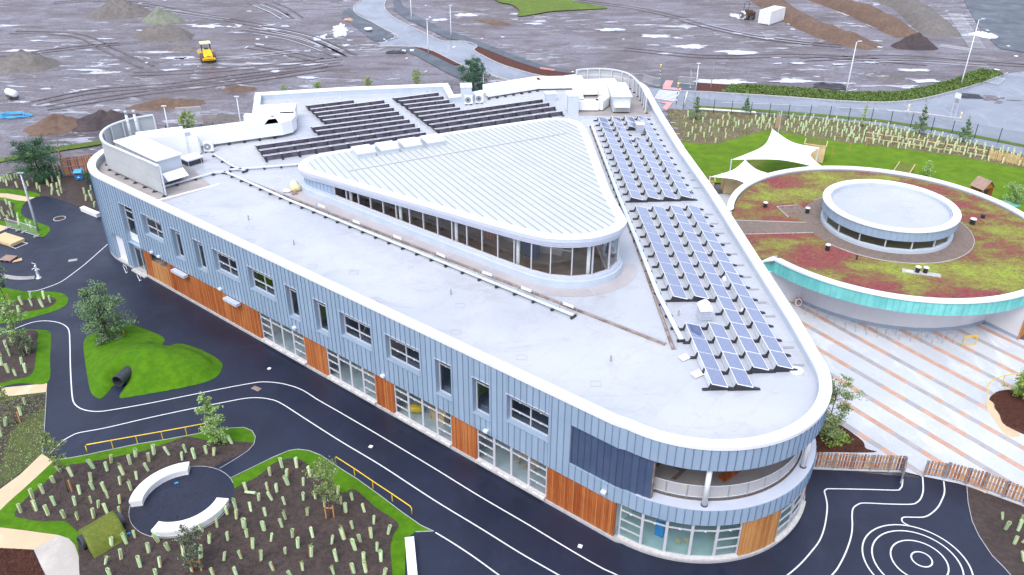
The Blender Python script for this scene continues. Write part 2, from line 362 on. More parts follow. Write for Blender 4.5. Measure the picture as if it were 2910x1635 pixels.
    def build(s,name,mat,parent=None,smooth=False):
        return link(name,s.mesh(name,mat,smooth),parent)
def tri2(poly,holes=()):
    return [tuple(t) for t in tessellate_polygon([[Vector((p[0],p[1],0)) for p in q] for q in [poly]+list(holes)])]
def link(name,me,parent=None):
    o=bpy.data.objects.new(name,me); COL.objects.link(o)
    if parent is not None: o.parent=parent
    return o
def off(path,t,closed=False):
    n=len(path); out=[]
    for i in range(n):
        a=path[(i-1)%n] if (closed or i>0) else path[i]; b=path[(i+1)%n] if (closed or i<n-1) else path[i]
        p=path[i]; d1=Vector((p[0]-a[0],p[1]-a[1])); d2=Vector((b[0]-p[0],b[1]-p[1]))
        if d1.length<1e-9: d1=d2
        if d2.length<1e-9: d2=d1
        d1=d1.normalized(); d2=d2.normalized(); n1=Vector((-d1.y,d1.x)); n2=Vector((-d2.y,d2.x)); m=(n1+n2)
        m=m.normalized() if m.length>1e-6 else n1
        k=t/max(.35,m.dot(n1)); out.append((p[0]+m.x*k,p[1]+m.y*k))
    return out
def smooth(path,closed=False,k=6):
    n=len(path); out=[]
    for i in range(n if closed else n-1):
        p0,p1,p2,p3=(path[(i+j)%n] if closed else path[min(max(i+j,0),n-1)] for j in(-1,0,1,2))
        for s in range(k):
            t=s/k; out.append(tuple(.5*((2*b)+(-a+c)*t+(2*a-5*b+4*c-d)*t*t+(-a+3*b-3*c+d)*t**3) for a,b,c,d in zip(p0,p1,p2,p3)))
    if not closed: out.append(path[-1])
    return out
def arc(c,r,a0,a1,n): return [(c[0]+r*math.cos(R2(a0+(a1-a0)*i/n)),c[1]+r*math.sin(R2(a0+(a1-a0)*i/n))) for i in range(n+1)]
def plen(path): return [0]+list(np.cumsum([math.dist(a,b) for a,b in zip(path,path[1:])]))
def inside(p,poly):
    c=False; j=len(poly)-1
    for i in range(len(poly)):
        a,b=poly[i],poly[j]
        if (a[1]>p[1])!=(b[1]>p[1]) and p[0]<(b[0]-a[0])*(p[1]-a[1])/(b[1]-a[1])+a[0]: c=not c
        j=i
    return c
def tag(o,label,cat,group=None):
    o['label']=label; o['category']=cat
    if group: o['group']=group
    return o
def thing(name,label,cat,loc=(0,0,0),rz=0.0,group=None):
    o=bpy.data.objects.new(name,None); COL.objects.link(o); o.location=loc; o.rotation_euler=(0,0,rz); o.empty_display_size=.2
    return tag(o,label,cat,group)
def struct(o): o['kind']='structure'; return o
def dup(root,loc,rz=None,label=None,group=None):
    r=root.copy(); COL.objects.link(r); r.location=loc
    if rz is not None: r.rotation_euler=(0,0,rz)
    if label: r['label']=label
    if group: r['group']=group
    for ch in list(root.children):
        c=ch.copy(); COL.objects.link(c); c.parent=r
        for g in ch.children:
            d=g.copy(); COL.objects.link(d); d.parent=c
    return r
def track(path,mat='mud_track',gauge=1.9,w=.5):
    P_=smooth(path,False,8)
    for s_ in(-1,1): struct(MB().ribbon(off(P_,s_*gauge/2),w,.03 if mat!='water' else .034).build('tyre_track',mat))
ground('mud_track',(.10,.075,.078),(.16,.125,.13),(.21,.19,.21),.4,1.0,4,.5,5)
def sheetobj(name,poly,z,mat,sm=False,holes=()):
    return struct(MB().sheet(smooth(poly,True,5) if sm else poly,z,holes).build(name,mat))
D={
 'g_upper':[(-58.8,85.86),(-56.99,85.23),(-56.07,85.15),(-54.58,84.8),(-53.31,84.46),(-52.3,84.02),(-51.55,83.4),(-51.52,83.04),(-51.9,82.95),(-52.8,83.02),(-53.83,83.36),(-55.4,83.88),(-56.3,83.96),(-57.84,84.11)],
 'path_upper':[(-57.79,84.02),(-56.28,83.9),(-55.38,83.84),(-53.81,83.33),(-52.75,82.93),(-51.87,82.89),(-52.14,82.15),(-52.34,81.71),(-53.5,82.04),(-54.83,82.55),(-55.68,82.8),(-57.19,82.95)],
 'g_lobe':[(-57.19,82.95),(-55.66,82.76),(-54.66,82.5),(-53.48,82.01),(-52.34,81.71),(-52.0,80.43),(-51.57,79.26),(-51.08,78.45),(-50.15,77.58),(-48.99,76.88),(-47.8,76.12),(-46.98,75.66),(-46.38,74.91),(-46.18,74.16),(-46.15,73.43),(-46.4,73.16),(-47.52,73.7),(-49.04,74.5),(-50.86,75.46),(-51.96,75.9),(-53.54,76.35)],
 's_lobe':[(-56.71,82.08),(-55.26,82.01),(-53.98,81.6),(-53.13,80.92),(-52.67,79.91),(-52.01,78.93),(-51.22,77.8),(-50.38,76.7),(-50.12,76.08),(-50.8,76.23),(-51.84,76.68),(-52.46,76.83),(-53.97,77.13)],
 'path_mid':[(-53.5,76.27),(-51.94,75.87),(-50.82,75.38),(-50.86,74.85),(-51.11,74.32),(-51.88,73.35)],
 's_upper':[(-61.14,88.72),(-58.89,88.75),(-57.86,90.38),(-56.47,91.43),(-53.9,92.52),(-52.06,89.46),(-51.4,88.87),(-47.95,81.69),(-49.49,82.54),(-50.85,83.14),(-51.42,83.13),(-52.3,84.02),(-53.31,84.46),(-54.58,84.8),(-56.07,85.15),(-56.99,85.23),(-58.8,85.86)],
 'asph_strip':[(-51.4,88.87),(-49.57,89.5),(-47.64,86.03),(-48.21,84.72),(-46.03,80.35),(-47.8,81.52)],
 's_upper_r':[(-48.21,84.72),(-47.64,86.03),(-46.33,84.56),(-43.56,79.55),(-46.01,80.52),(-46.03,80.35)],
 'verge_far':[(-65.11,91.59),(-61.85,94.23),(-59.59,96.07),(-57.15,98.43),(-52.5,100.69),(-51.97,99.48),(-56.0,97.05),(-58.9,94.73),(-61.26,93.15),(-64.39,90.35)],
 'g_mid':[(-46.37,63.39),(-45.13,63.23),(-44.14,63.01),(-42.9,62.62),(-42.15,62.5),(-41.03,62.57),(-39.96,62.49),(-39.06,62.16),(-38.37,61.55),(-38.06,60.99),(-37.92,60.23),(-38.17,59.58),(-38.69,59.05),(-39.52,58.41),(-40.38,57.74),(-41.21,57.47),(-41.91,57.26),(-42.86,57.05)],
 's_mid':[(-42.75,60.39),(-42.43,60.83),(-41.98,61.06),(-41.19,61.4),(-40.26,61.58),(-39.67,61.53),(-39.23,61.2),(-38.97,60.65),(-39.09,60.11),(-39.6,59.67),(-40.27,59.35),(-40.93,59.02),(-41.59,58.7),(-42.51,58.38),(-43.26,58.27),(-44.01,59.62),(-43.41,60.06)],
 'g_low':[(-42.29,55.04),(-40.92,55.44),(-40.23,56.13),(-39.29,56.4),(-38.22,56.39),(-37.51,56.26),(-36.91,55.58),(-35.49,52.52),(-34.09,49.29),(-36.07,49.15),(-38.86,48.91)],
 's_low':[(-42.24,54.95),(-40.87,55.35),(-40.15,56.0),(-38.92,56.31),(-38.16,56.02),(-37.44,54.34),(-36.19,51.63),(-35.81,50.27),(-36.54,49.67),(-39.08,49.32)],
 'path_w':[(-38.62,48.49),(-37.22,48.58),(-34.08,49.18),(-33.63,48.14),(-36.63,47.48),(-37.96,47.31)],
 'g_west':[(-37.96,47.31),(-36.63,47.48),(-33.62,48.12),(-32.35,45.35),(-30.91,42.17),(-30.64,41.52),(-30.92,40.38),(-31.3,39.15),(-31.69,38.32),(-32.22,37.07)],
 's_west':[(-37.66,46.78),(-36.34,46.95),(-34.7,47.42),(-33.62,47.82),(-32.95,46.37),(-33.43,45.48),(-33.77,44.19),(-33.58,42.81),(-33.02,41.11),(-32.79,40.36),(-33.51,39.37)],
 'path_sw':[(-30.66,41.52),(-29.58,40.76),(-29.85,39.59),(-30.19,38.28),(-30.54,37.08),(-30.66,36.42),(-31.12,34.42),(-32.31,36.51),(-31.63,38.21),(-31.07,39.52)],
 'g_big':[(-29.63,40.87),(-28.85,41.02),(-27.79,41.35),(-26.23,41.95),(-24.78,42.49),(-23.02,42.98),(-21.1,43.61),(-19.88,44.01),(-19.12,44.19),(-18.24,44.26),(-17.6,43.92),(-17.2,43.3),(-17.1,42.56),(-17.31,41.9),(-17.87,41.12),(-18.65,40.18),(-18.64,39.99),(-17.7,39.27),(-16.6,40.26),(-15.49,41.27),(-14.61,41.93),(-14.03,42.06),(-13.31,41.94),(-12.43,41.49),(-10.85,40.18),(-9.68,39.28),(-7.97,37.78),(-6.59,36.51),(-5.29,35.4),(-4.55,34.99),(-5.55,34.93),(-5.89,34.52),(-6.05,34.01),(-5.81,31.75),(-5.53,28.71),(-16.14,28.63),(-22.31,28.59),(-23.55,31.62),(-24.23,32.8),(-24.94,33.76),(-25.51,34.26),(-26.25,34.53),(-28.27,34.85),(-29.95,35.09),(-31.19,35.24),(-30.96,34.83),(-30.66,36.42),(-30.54,37.08),(-30.19,38.28),(-29.85,39.59)],
 's_big':[(-29.62,36.1),(-29.7,36.87),(-29.51,37.77),(-29.16,38.7),(-28.98,39.53),(-28.69,40.33),(-27.48,40.66),(-26.28,41.05),(-25.15,41.44),(-24.03,41.91),(-22.96,42.58),(-21.88,43.26),(-21.14,43.17),(-19.95,42.8),(-19.03,42.68),(-18.28,42.82),(-17.23,42.72),(-17.12,42.5),(-17.36,41.93),(-17.89,41.19),(-18.67,40.24),(-18.49,39.51),(-17.38,38.33),(-16.78,38.8),(-15.97,39.53),(-15.47,40.51),(-14.83,41.05),(-13.92,41.18),(-13.0,40.54),(-11.71,39.2),(-10.46,38.04),(-9.7,38.4),(-8.25,36.94),(-6.91,35.86),(-6.59,35.34),(-6.83,34.61),(-6.85,33.61),(-6.5,31.75),(-6.17,28.87),(-16.2,28.79),(-22.11,28.75),(-23.69,31.62),(-24.36,32.99),(-24.88,33.96),(-25.04,34.57),(-25.79,35.18),(-26.45,35.59),(-27.86,35.58),(-29.17,35.84)],
 'path_s':[(-31.18,35.22),(-29.94,35.07),(-28.26,34.83),(-26.24,34.51),(-27.11,33.4),(-29.09,33.51),(-30.23,33.53)],
 'conc_s':[(-26.24,34.51),(-25.5,34.24),(-24.93,33.75),(-24.23,32.78),(-23.55,31.62),(-22.04,28.59),(-23.0,28.58),(-25.58,31.6),(-27.11,33.4)],
 'mulch_s':[(-30.22,33.51),(-29.08,33.49),(-27.18,33.35),(-25.58,31.6),(-23.0,28.58),(-27.45,28.55)],
 'circle':(-20.01,37.34,3.03),
 'strip':[(-19.14,40.23),(-17.32,41.93),(-15.49,41.27),(-17.79,39.15),(-19.35,38.31)],
 'g_mound':[(-33.86,54.47),(-34.05,55.48),(-33.57,56.07),(-32.43,56.92),(-31.51,57.33),(-30.8,57.18),(-29.41,56.39),(-27.51,55.3),(-27.6,54.11),(-27.09,53.7),(-26.59,54.64),(-25.13,54.19),(-23.18,52.98),(-22.19,52.1),(-21.84,51.43),(-21.82,50.24),(-22.44,49.41),(-24.64,48.47),(-27.2,47.65),(-28.25,47.32),(-28.22,48.51),(-28.67,48.91),(-28.89,48.27),(-29.24,47.29),(-29.8,47.5),(-30.42,48.09),(-31.06,49.21),(-32.31,51.5)],
 'tree_ring':[(-32.22,54.39),(-32.42,55.15),(-32.23,55.69),(-31.63,55.78),(-31.18,55.26),(-31.2,54.5),(-31.67,54.12)],
 'lines':[[(-39.27,71.74),(-39.6,67.83),(-39.88,66.03),(-40.08,64.92),(-40.38,64.06),(-41.03,63.23),(-41.69,62.68),(-42.4,62.58)],[(-41.66,54.86),(-41.05,55.67),(-40.38,56.43),(-40.0,56.93),(-39.34,57.55),(-38.46,57.76),(-37.39,57.57),(-36.5,57.07),(-35.8,56.28),(-34.83,54.36),(-33.54,51.66),(-32.38,49.31),(-31.51,47.61),(-31.02,46.85),(-30.4,46.32),(-29.71,46.03),(-28.93,45.94),(-28.08,46.12),(-25.93,46.82),(-23.43,47.77),(-20.87,48.75),(-19.28,49.3),(-18.27,49.53),(-16.85,49.32),(-15.33,48.64),(-13.82,47.4),(-11.94,45.95),(-8.76,43.45),(-4.93,40.36),(-1.94,37.89),(0.97,35.61),(3.22,33.79),(5.0,32.41),(5.9,31.84),(7.36,30.75)],[(-30.19,41.4),(-30.06,42.11),(-29.88,42.85),(-29.57,43.33),(-29.18,43.65),(-27.62,44.18),(-25.3,45.2),(-22.88,46.17),(-20.37,47.1),(-19.08,47.53),(-18.24,47.62),(-17.35,47.47),(-16.38,46.99),(-14.31,45.3),(-11.39,42.92),(-8.36,40.58),(-4.69,37.52),(-1.68,35.17),(0.56,33.38),(2.68,31.82),(4.47,30.46)],[(-4.39,34.89),(-3.25,34.04),(-2.06,33.07),(-0.62,31.79),(0.9,30.44)],[(-48.08,72.27),(-47.08,71.83),(-47.69,70.73),(-48.72,71.31)],[(24.85,39.64),(24.57,39.04),(24.32,38.75),(24.02,38.62),(22.31,38.67),(20.0,38.71),(19.69,38.65),(19.51,38.47),(19.43,37.95),(19.29,37.28),(18.96,36.4),(18.46,35.33),(17.89,34.41),(17.18,33.61),(16.31,32.73),(15.33,31.91),(13.6,30.62)],[(26.2,39.84),(25.75,38.7),(25.33,38.0),(24.92,37.6),(24.43,37.41),(23.06,37.42),(21.63,37.49),(21.17,37.35),(20.77,37.01),(20.5,36.41),(20.29,35.77),(19.99,35.03),(19.55,34.22),(18.97,33.33),(18.31,32.46),(17.8,31.93),(16.44,30.55)],[(27.37,39.45),(26.98,38.48),(26.41,37.67),(25.92,37.11),(25.3,36.61),(24.79,36.36),(24.22,36.33),(23.59,36.33),(23.38,36.16),(23.37,35.9),(23.62,35.63)]],
 'rings':[[(20.11,31.95),(20.15,33.05),(20.28,33.92),(20.58,34.63),(21.0,35.14),(21.71,35.57),(22.48,35.73),(23.11,35.74),(23.7,35.64),(24.47,35.07),(25.16,34.36),(25.59,33.48),(25.83,32.71),(25.78,31.99)],[(20.7,31.95),(20.64,32.96),(20.8,33.83),(21.16,34.53),(21.74,35.05),(22.46,35.28),(23.24,35.29),(23.96,34.96),(24.69,34.16),(25.1,33.38),(25.31,32.71),(25.31,31.99)],[(21.95,31.96),(21.73,32.87),(21.77,33.64),(22.0,34.14),(22.43,34.44),(23.09,34.55),(23.7,34.35),(24.28,33.76),(24.54,32.99),(24.51,32.42),(24.35,31.98)],[(22.79,33.36),(23.08,33.6),(23.44,33.65),(23.7,33.46),(23.77,33.08),(23.65,32.74),(23.37,32.53),(23.08,32.55),(22.83,32.83),(22.73,33.12)]],
 's_right':[(28.62,39.08),(27.99,37.57),(27.5,36.04),(27.34,34.89),(27.37,33.39),(27.61,32.54),(27.7,32.01),(27.92,30.64),(30.8,30.66),(33.76,35.66),(31.31,37.32),(30.32,37.99)],
 'plaza':[(23.23,69.71),(24.14,66.59),(24.68,61.83),(28.45,58.22),(39.28,58.14),(40.55,56.15),(44.25,53.37),(33.76,35.66),(31.33,37.36),(30.33,38.02),(28.56,39.11),(26.26,39.87),(25.06,40.35),(19.34,40.57),(17.03,40.55)],
 'stripes':[[(22.83,45.29),(26.43,40.39)],[(24.17,47.16),(27.94,41.28)],[(24.65,49.78),(31.35,39.52)],[(26.92,49.8),(33.11,40.7)],[(29.51,49.66),(34.07,42.5)],[(23.9,58.27),(26.92,49.8)],[(23.73,60.93),(29.43,49.94)],[(25.53,59.44),(33.33,49.86)],[(29.06,57.21),(38.17,50.19)],[(31.98,56.64),(38.08,50.02)],[(37.99,57.51),(40.84,55.19)],[(24.13,54.63),(25.72,50.56)]],
 'mulch_tree':[(20.33,45.85),(22.32,45.15),(22.95,44.58),(23.34,43.89),(23.63,43.21),(23.55,42.54),(23.98,42.12),(19.95,42.11),(19.2,42.1)],
 'mulch_r':[(34.46,47.9),(34.76,48.3),(35.38,48.76),(35.97,49.03),(37.0,49.13),(38.35,49.02),(35.91,43.94),(34.14,44.94),(34.32,46.27),(34.34,46.9),(34.55,47.4)],
 'sand_r':[(33.76,46.84),(34.46,47.9),(34.58,47.45),(34.34,46.9),(34.36,46.27),(34.31,44.94),(34.6,43.93),(33.62,43.92),(33.67,45.98)],
 'lawn_r':[(20.87,102.24),(21.82,101.75),(23.41,101.19),(25.71,100.84),(27.91,102.36),(30.99,104.45),(33.93,106.34),(34.85,106.46),(35.56,105.84),(37.99,104.57),(42.38,102.12),(46.97,100.73),(51.26,98.89),(55.41,97.11),(61.13,93.23),(65.71,89.59),(52.6,67.46),(51.86,75.85),(36.79,85.79),(26.94,87.93),(21.18,89.42)],
 'bed_back':[(21.96,115.53),(24.14,114.96),(33.32,113.93),(42.0,111.75),(49.97,108.52),(56.85,103.89),(63.52,97.7),(67.43,92.49),(65.36,88.99),(61.02,93.02),(55.31,96.88),(51.16,98.65),(46.88,100.48),(42.3,101.87),(37.92,104.31),(35.51,105.68),(34.82,106.35),(33.9,106.23),(30.97,104.34),(27.89,102.26),(25.69,100.74),(23.39,101.09),(20.86,102.14)],
 'verge_strip':[(26.06,117.16),(35.55,115.3),(42.59,113.64),(50.98,111.18),(58.33,107.16),(65.51,101.44),(70.31,97.36),(69.64,96.22),(64.99,100.46),(57.8,105.98),(50.57,110.09),(42.22,112.45),(35.23,114.09),(25.82,115.91)],
 'road_r':[(19.96,126.05),(23.83,124.72),(25.74,124.06),(33.51,122.86),(41.06,121.33),(48.34,119.51),(53.98,118.98),(58.17,119.71),(61.84,121.42),(67.41,124.93),(73.62,129.36),(79.57,134.06),(80.84,135.27),(84.24,136.55),(93.66,136.76),(66.93,91.65),(63.03,96.78),(56.39,102.87),(49.54,107.43),(41.72,110.89),(33.1,113.04),(23.98,114.05),(18.46,114.85)],
 'kerb_r':[(25.33,124.06),(29.67,123.59),(33.51,122.86),(41.06,121.33),(48.34,119.51),(53.98,118.98),(58.17,119.71),(61.84,121.42),(67.41,124.93),(73.62,129.36),(79.57,134.06),(81.08,135.51)],
 'verge_r':[(31.53,123.84),(33.95,127.42),(38.62,127.16),(44.39,125.85),(48.04,124.53),(50.84,123.9),(57.94,124.05),(64.25,126.98),(70.45,131.54),(74.9,135.53),(77.88,137.63),(79.72,136.04),(79.57,134.06),(73.62,129.36),(67.47,125.07),(61.9,121.56),(58.25,119.91),(54.06,119.18),(48.4,119.71),(41.12,121.53),(33.54,122.99)],
 'kerb_r2':[(28.43,128.76),(34.0,127.64),(38.62,127.16),(44.39,125.85),(48.04,124.53),(50.84,123.9),(57.94,124.05),(64.25,126.98),(70.45,131.54),(74.9,135.53),(77.88,137.63)],
 'mulch_v':[(28.43,128.76),(34.0,127.64),(31.56,123.98),(27.79,124.25)],
 'footway_v':[(22.24,130.49),(24.65,129.79),(28.43,128.76),(27.79,124.25),(25.39,124.4),(21.6,126.08)],
 'road_top':[(106.98,207.43),(99.6,188.53),(96.14,178.89),(91.49,165.42),(89.48,157.77),(88.13,151.71),(91.43,148.92),(99.88,147.26),(136.08,208.37)],
 'road_b':[(-34.52,197.95),(-34.23,193.3),(-34.72,187.36),(-34.06,181.78),(-32.08,176.52),(-28.41,170.36),(-24.89,164.01),(-22.61,160.19),(-21.78,157.54),(-24.1,152.85),(-24.51,150.67),(-18.31,150.63),(-15.3,148.97),(-11.83,143.51),(-8.8,138.38),(-6.45,135.15),(-3.55,132.06),(0.69,127.94),(6.07,122.97),(18.37,119.23),(25.06,117.45),(26.24,124.07),(19.34,126.75),(12.6,129.53),(8.48,130.57),(4.31,132.0),(0.71,135.47),(-2.62,139.54),(-5.48,144.74),(-7.13,148.41),(-6.66,151.31),(-9.0,154.75),(-12.16,154.67),(-14.23,156.16),(-17.2,161.43),(-20.93,167.58),(-24.38,174.19),(-26.87,180.63),(-28.38,187.55),(-28.6,193.47),(-28.92,198.13)],
 'kerb_b1':[(-34.23,193.3),(-34.72,187.36),(-34.06,181.78),(-32.08,176.52),(-28.41,170.36),(-24.89,164.01),(-22.61,160.19),(-21.78,157.54),(-23.65,154.89)],
 'kerb_b2':[(-28.66,195.0),(-28.38,187.55),(-26.87,180.63),(-24.38,174.19),(-20.93,167.58),(-17.2,161.43),(-14.23,156.16),(-12.16,154.67),(-9.0,154.75),(-6.66,151.31),(-7.13,148.41),(-5.48,144.74),(-2.62,139.54),(0.71,135.47),(4.31,132.0),(8.48,130.57),(12.59,129.38)],
 'kerb_b3':[(-24.51,150.67),(-18.31,150.63),(-15.3,148.97),(-11.83,143.51),(-8.8,138.38),(-6.45,135.15),(-3.55,132.06),(0.69,127.94)],
 'mulch_b1':[(-17.92,150.35),(-16.57,149.9),(-13.96,147.11),(-10.58,141.94),(-8.81,138.55),(-9.9,138.36),(-13.2,143.48),(-16.43,148.46)],
 'mulch_b2':[(-7.02,148.6),(-6.28,150.83),(-3.45,146.62),(0.72,140.47),(4.42,136.21),(10.12,133.3),(9.88,131.13),(6.41,131.51),(4.31,132.23),(0.71,135.72),(-2.63,139.88),(-5.49,145.1)],
 'foot_b1':[(-26.31,196.63),(-23.89,186.25),(-20.32,176.86),(-15.18,167.74),(-10.02,159.98),(-4.79,152.84),(0.04,145.33),(4.5,139.11),(8.76,135.82),(12.91,133.36),(12.66,130.28),(10.12,133.3),(4.42,136.37),(0.72,140.64),(-3.45,146.81),(-6.3,151.12),(-9.01,155.06),(-12.33,157.04),(-16.77,165.03),(-21.51,172.77),(-25.37,182.03),(-27.12,193.52),(-27.21,196.61)],
 'foot_b2':[(-20.24,148.85),(-17.92,150.35),(-16.43,148.46),(-13.2,143.48),(-9.39,137.29),(-6.35,132.93),(-4.13,129.91),(-6.16,128.38),(-8.76,130.42),(-12.15,135.99),(-16.95,144.47)],
 'foot_b3':[(-36.02,181.72),(-35.38,184.5),(-29.58,172.79),(-24.81,163.45),(-22.47,159.11),(-23.65,154.89),(-25.6,154.84),(-29.22,162.21),(-32.91,170.24),(-35.16,173.88)],
 'grass_far':[(-3.99,198.92),(-3.26,191.24),(-0.59,188.39),(1.13,182.81),(0.83,176.82),(3.31,177.54),(8.44,181.66),(17.06,183.97),(20.34,185.46),(17.47,188.94),(13.36,193.25),(12.21,199.44)],
 'zebra':[(22.23,124.69),(25.35,123.9),(23.64,118.76),(20.84,120.31)],
 'tactile':[[(24.11,129.93),(25.26,129.67),(24.13,125.87),(23.09,126.64)],[(24.14,125.95),(25.84,125.55),(25.49,124.42),(22.89,125.05),(23.06,126.46)],[(21.08,118.48),(23.36,118.36),(21.81,114.64),(21.3,115.53),(22.21,117.71)]],
 'guards_e':[(-34.4,46.66),(-34.07,45.47),(-34.52,44.32),(-34.28,43.21),(-29.31,36.27),(-29.18,37.43),(-28.76,37.89),(-28.48,36.44),(-27.58,36.07),(-27.58,36.88),(-28.56,38.82),(-28.67,39.84),(-28.94,40.15),(-27.72,39.42),(-26.5,35.86),(-26.34,36.89),(-25.64,35.71),(-26.5,37.85),(-26.3,38.96),(-25.86,38.26),(-25.46,37.07),(-24.85,36.69),(-26.7,40.17),(-24.77,35.87),(-25.71,39.93),(-25.77,40.67),(-25.05,38.09),(-24.64,37.52),(-24.14,36.26),(-23.73,37.08),(-23.37,36.21),(-24.35,38.68),(-24.55,39.57),(-23.51,38.22),(-24.49,40.56),(-24.42,41.26),(-23.51,39.16),(-23.1,39.95),(-23.39,40.82),(-23.32,41.52),(-22.34,41.47),(-21.3,40.97),(-21.31,41.74),(-20.55,41.16),(-19.92,41.62),(-19.39,41.43),(-18.57,42.62)],
 'guards_f':[(-16.36,38.22),(-15.24,39.59),(-14.66,40.33),(-13.73,40.34),(-14.15,39.42),(-13.91,38.77),(-15.07,38.29),(-14.45,38.12),(-12.71,39.56),(-12.94,38.72),(-15.36,37.38),(-14.6,37.44),(-13.7,37.06),(-12.66,37.46),(-11.96,37.57),(-11.26,36.91),(-10.65,37.98),(-10.3,37.14),(-16.58,36.7),(-16.95,36.21),(-16.3,35.89),(-15.6,36.49),(-14.62,36.12),(-13.37,35.86),(-12.15,36.19),(-17.98,34.88),(-17.23,35.2),(-20.26,34.05),(-18.53,34.22),(-21.72,34.34),(-22.03,33.89),(-22.76,33.63),(-17.3,33.97),(-16.3,34.18),(-15.62,35.16),(-15.26,34.44),(-14.4,34.96),(-13.42,35.23),(-13.8,34.15),(-12.62,34.46),(-11.46,34.47),(-10.26,33.98),(-14.69,33.6),(-19.42,33.42),(-20.5,33.26),(-18.46,33.03),(-17.44,32.9),(-16.08,32.72),(-15.16,32.87),(-14.0,32.73),(-12.74,33.22),(-12.13,33.67),(-11.24,33.04),(-9.75,32.72),(-21.87,32.77),(-22.6,32.38),(-20.57,32.21),(-19.47,32.22),(-17.6,31.91),(-13.15,32.04),(-11.5,32.05),(-21.94,31.51),(-19.43,31.53),(-16.32,31.6),(-14.99,31.52),(-12.01,31.54),(-9.73,31.79),(-9.67,37.48),(-9.9,36.48),(-8.78,36.49),(-9.27,35.16),(-8.08,35.53),(-9.63,34.34),(-8.64,34.14),(-8.05,34.45),(-7.12,34.76),(-8.85,33.55),(-7.59,33.46),(-8.22,32.68),(-7.26,32.74),(-8.64,31.89),(-7.99,31.94),(-6.93,31.67)],
 'guards_up':[(-56.59,85.98),(-55.22,85.54),(-54.01,85.18),(-54.21,85.93),(-52.77,85.11),(-52.13,84.47),(-52.28,86.34),(-50.43,83.59),(-49.48,83.34),(-49.54,84.06),(-50.67,85.98),(-51.16,86.92),(-50.73,85.42),(-53.09,90.66),(-53.74,91.06),(-51.8,88.27),(-52.45,88.85),(-52.15,87.29),(-57.51,87.02),(-57.6,87.59),(-57.23,87.6),(-56.98,87.7),(-56.86,88.19),(-56.62,88.29),(-57.98,87.2),(-54.82,90.43),(-54.14,90.13),(-54.37,87.26),(-50.93,84.77),(-51.91,85.96),(-46.94,83.83),(-46.0,82.07),(-46.13,83.3),(-45.34,82.08),(-44.3,80.29),(-46.71,84.93)],
 'guards_lobe':[(-53.89,80.91),(-53.15,80.24),(-52.41,79.09),(-51.55,77.72),(-53.43,79.07),(-52.66,78.02),(-52.09,78.03),(-52.68,77.3),(-51.68,77.0),(-50.86,77.25),(-50.04,75.93),(-49.04,75.79),(-48.47,75.26)],
 'guards_mid':[(-41.64,60.3),(-41.47,61.4),(-40.27,61.3),(-40.73,60.14),(-39.71,59.94),(-39.44,60.7),(-41.31,59.07)],
 'guards_low':[(-39.42,54.5),(-39.34,53.57),(-38.01,54.61),(-38.66,52.67),(-37.52,53.13),(-39.32,52.66),(-38.61,51.43),(-37.2,51.62),(-37.61,50.5),(-36.85,50.09),(-36.33,50.51)],
 'guards_r':[(29.41,36.21),(29.2,35.42),(29.89,35.32),(30.44,36.06),(29.12,34.29),(29.67,34.4),(28.99,33.02),(30.53,34.91),(29.89,33.61)],
 'guards_bl':[(23.59,110.83),(24.35,111.99),(24.56,109.15),(24.51,106.96),(23.68,105.36),(22.82,103.53),(23.5,102.53),(24.87,105.64),(24.85,103.31),(26.02,105.66),(25.91,103.84),(25.9,101.33),(27.2,105.42),(28.25,107.85),(28.08,105.44),(27.6,103.11),(28.94,108.13),(29.26,105.98),(29.98,107.61),(30.47,108.16),(31.04,106.82),(31.23,108.72),(31.78,107.64),(32.89,107.12),(33.22,108.76),(34.2,107.68),(25.89,109.46),(26.86,108.92),(26.94,107.55),(27.8,108.66),(26.7,111.75),(28.92,110.93),(29.78,110.66),(23.18,107.48),(25.61,110.87),(30.31,109.82),(34.18,109.33),(35.64,109.36),(32.55,109.3),(30.01,112.1)],
}
# ------------------------------------------------------------------ the ground
def terrain():
    x0,x1,y0,y1,st=-190,190,70,262,.75; nx=int((x1-x0)/st); ny=int((y1-y0)/st)
    X,Y=np.meshgrid(np.linspace(x0,x1,nx),np.linspace(y0,y1,ny)); vs=[]
    for x,y in zip(X.ravel(),Y.ravel()):
        k=min(1.0,max(0.0,(y-104)/14)) if abs(x)<62 else min(1.0,max(0.0,(y-100)/14))
        k*=min(1,(x1-abs(x))/20,(y1-y)/20)
        h=noise.fractal(Vector((x*.05,y*.09,0)),1.0,2.0,4)*.05+noise.noise(Vector((x*.5,y*.9,3)))*.03
        vs.append((x,y,-.14+k*(.10+max(-.12,min(.05,h)))))
    fs=[(j*nx+i,j*nx+i+1,(j+1)*nx+i+1,(j+1)*nx+i) for j in range(ny-1) for i in range(nx-1)]
    B=3000; n=len(vs); z=-.14
    ring=[(x0,y0),(x1,y0),(x1,y1),(x0,y1)]; far=[(-B,-B),(B,-B),(B,B),(-B,B)]
    vs+=[(a,b,z) for a,b in ring]+[(a,b,z) for a,b in far]
    fs+=[(n+i,n+4+i,n+4+(i+1)%4,n+(i+1)%4) for i in range(4)]
    me=bpy.data.meshes.new('ground'); me.from_pydata(vs,[],fs); me.materials.append(MATS['mud'])
    for p in me.polygons: p.use_smooth=True
    return struct(link('ground',me))
terrain()
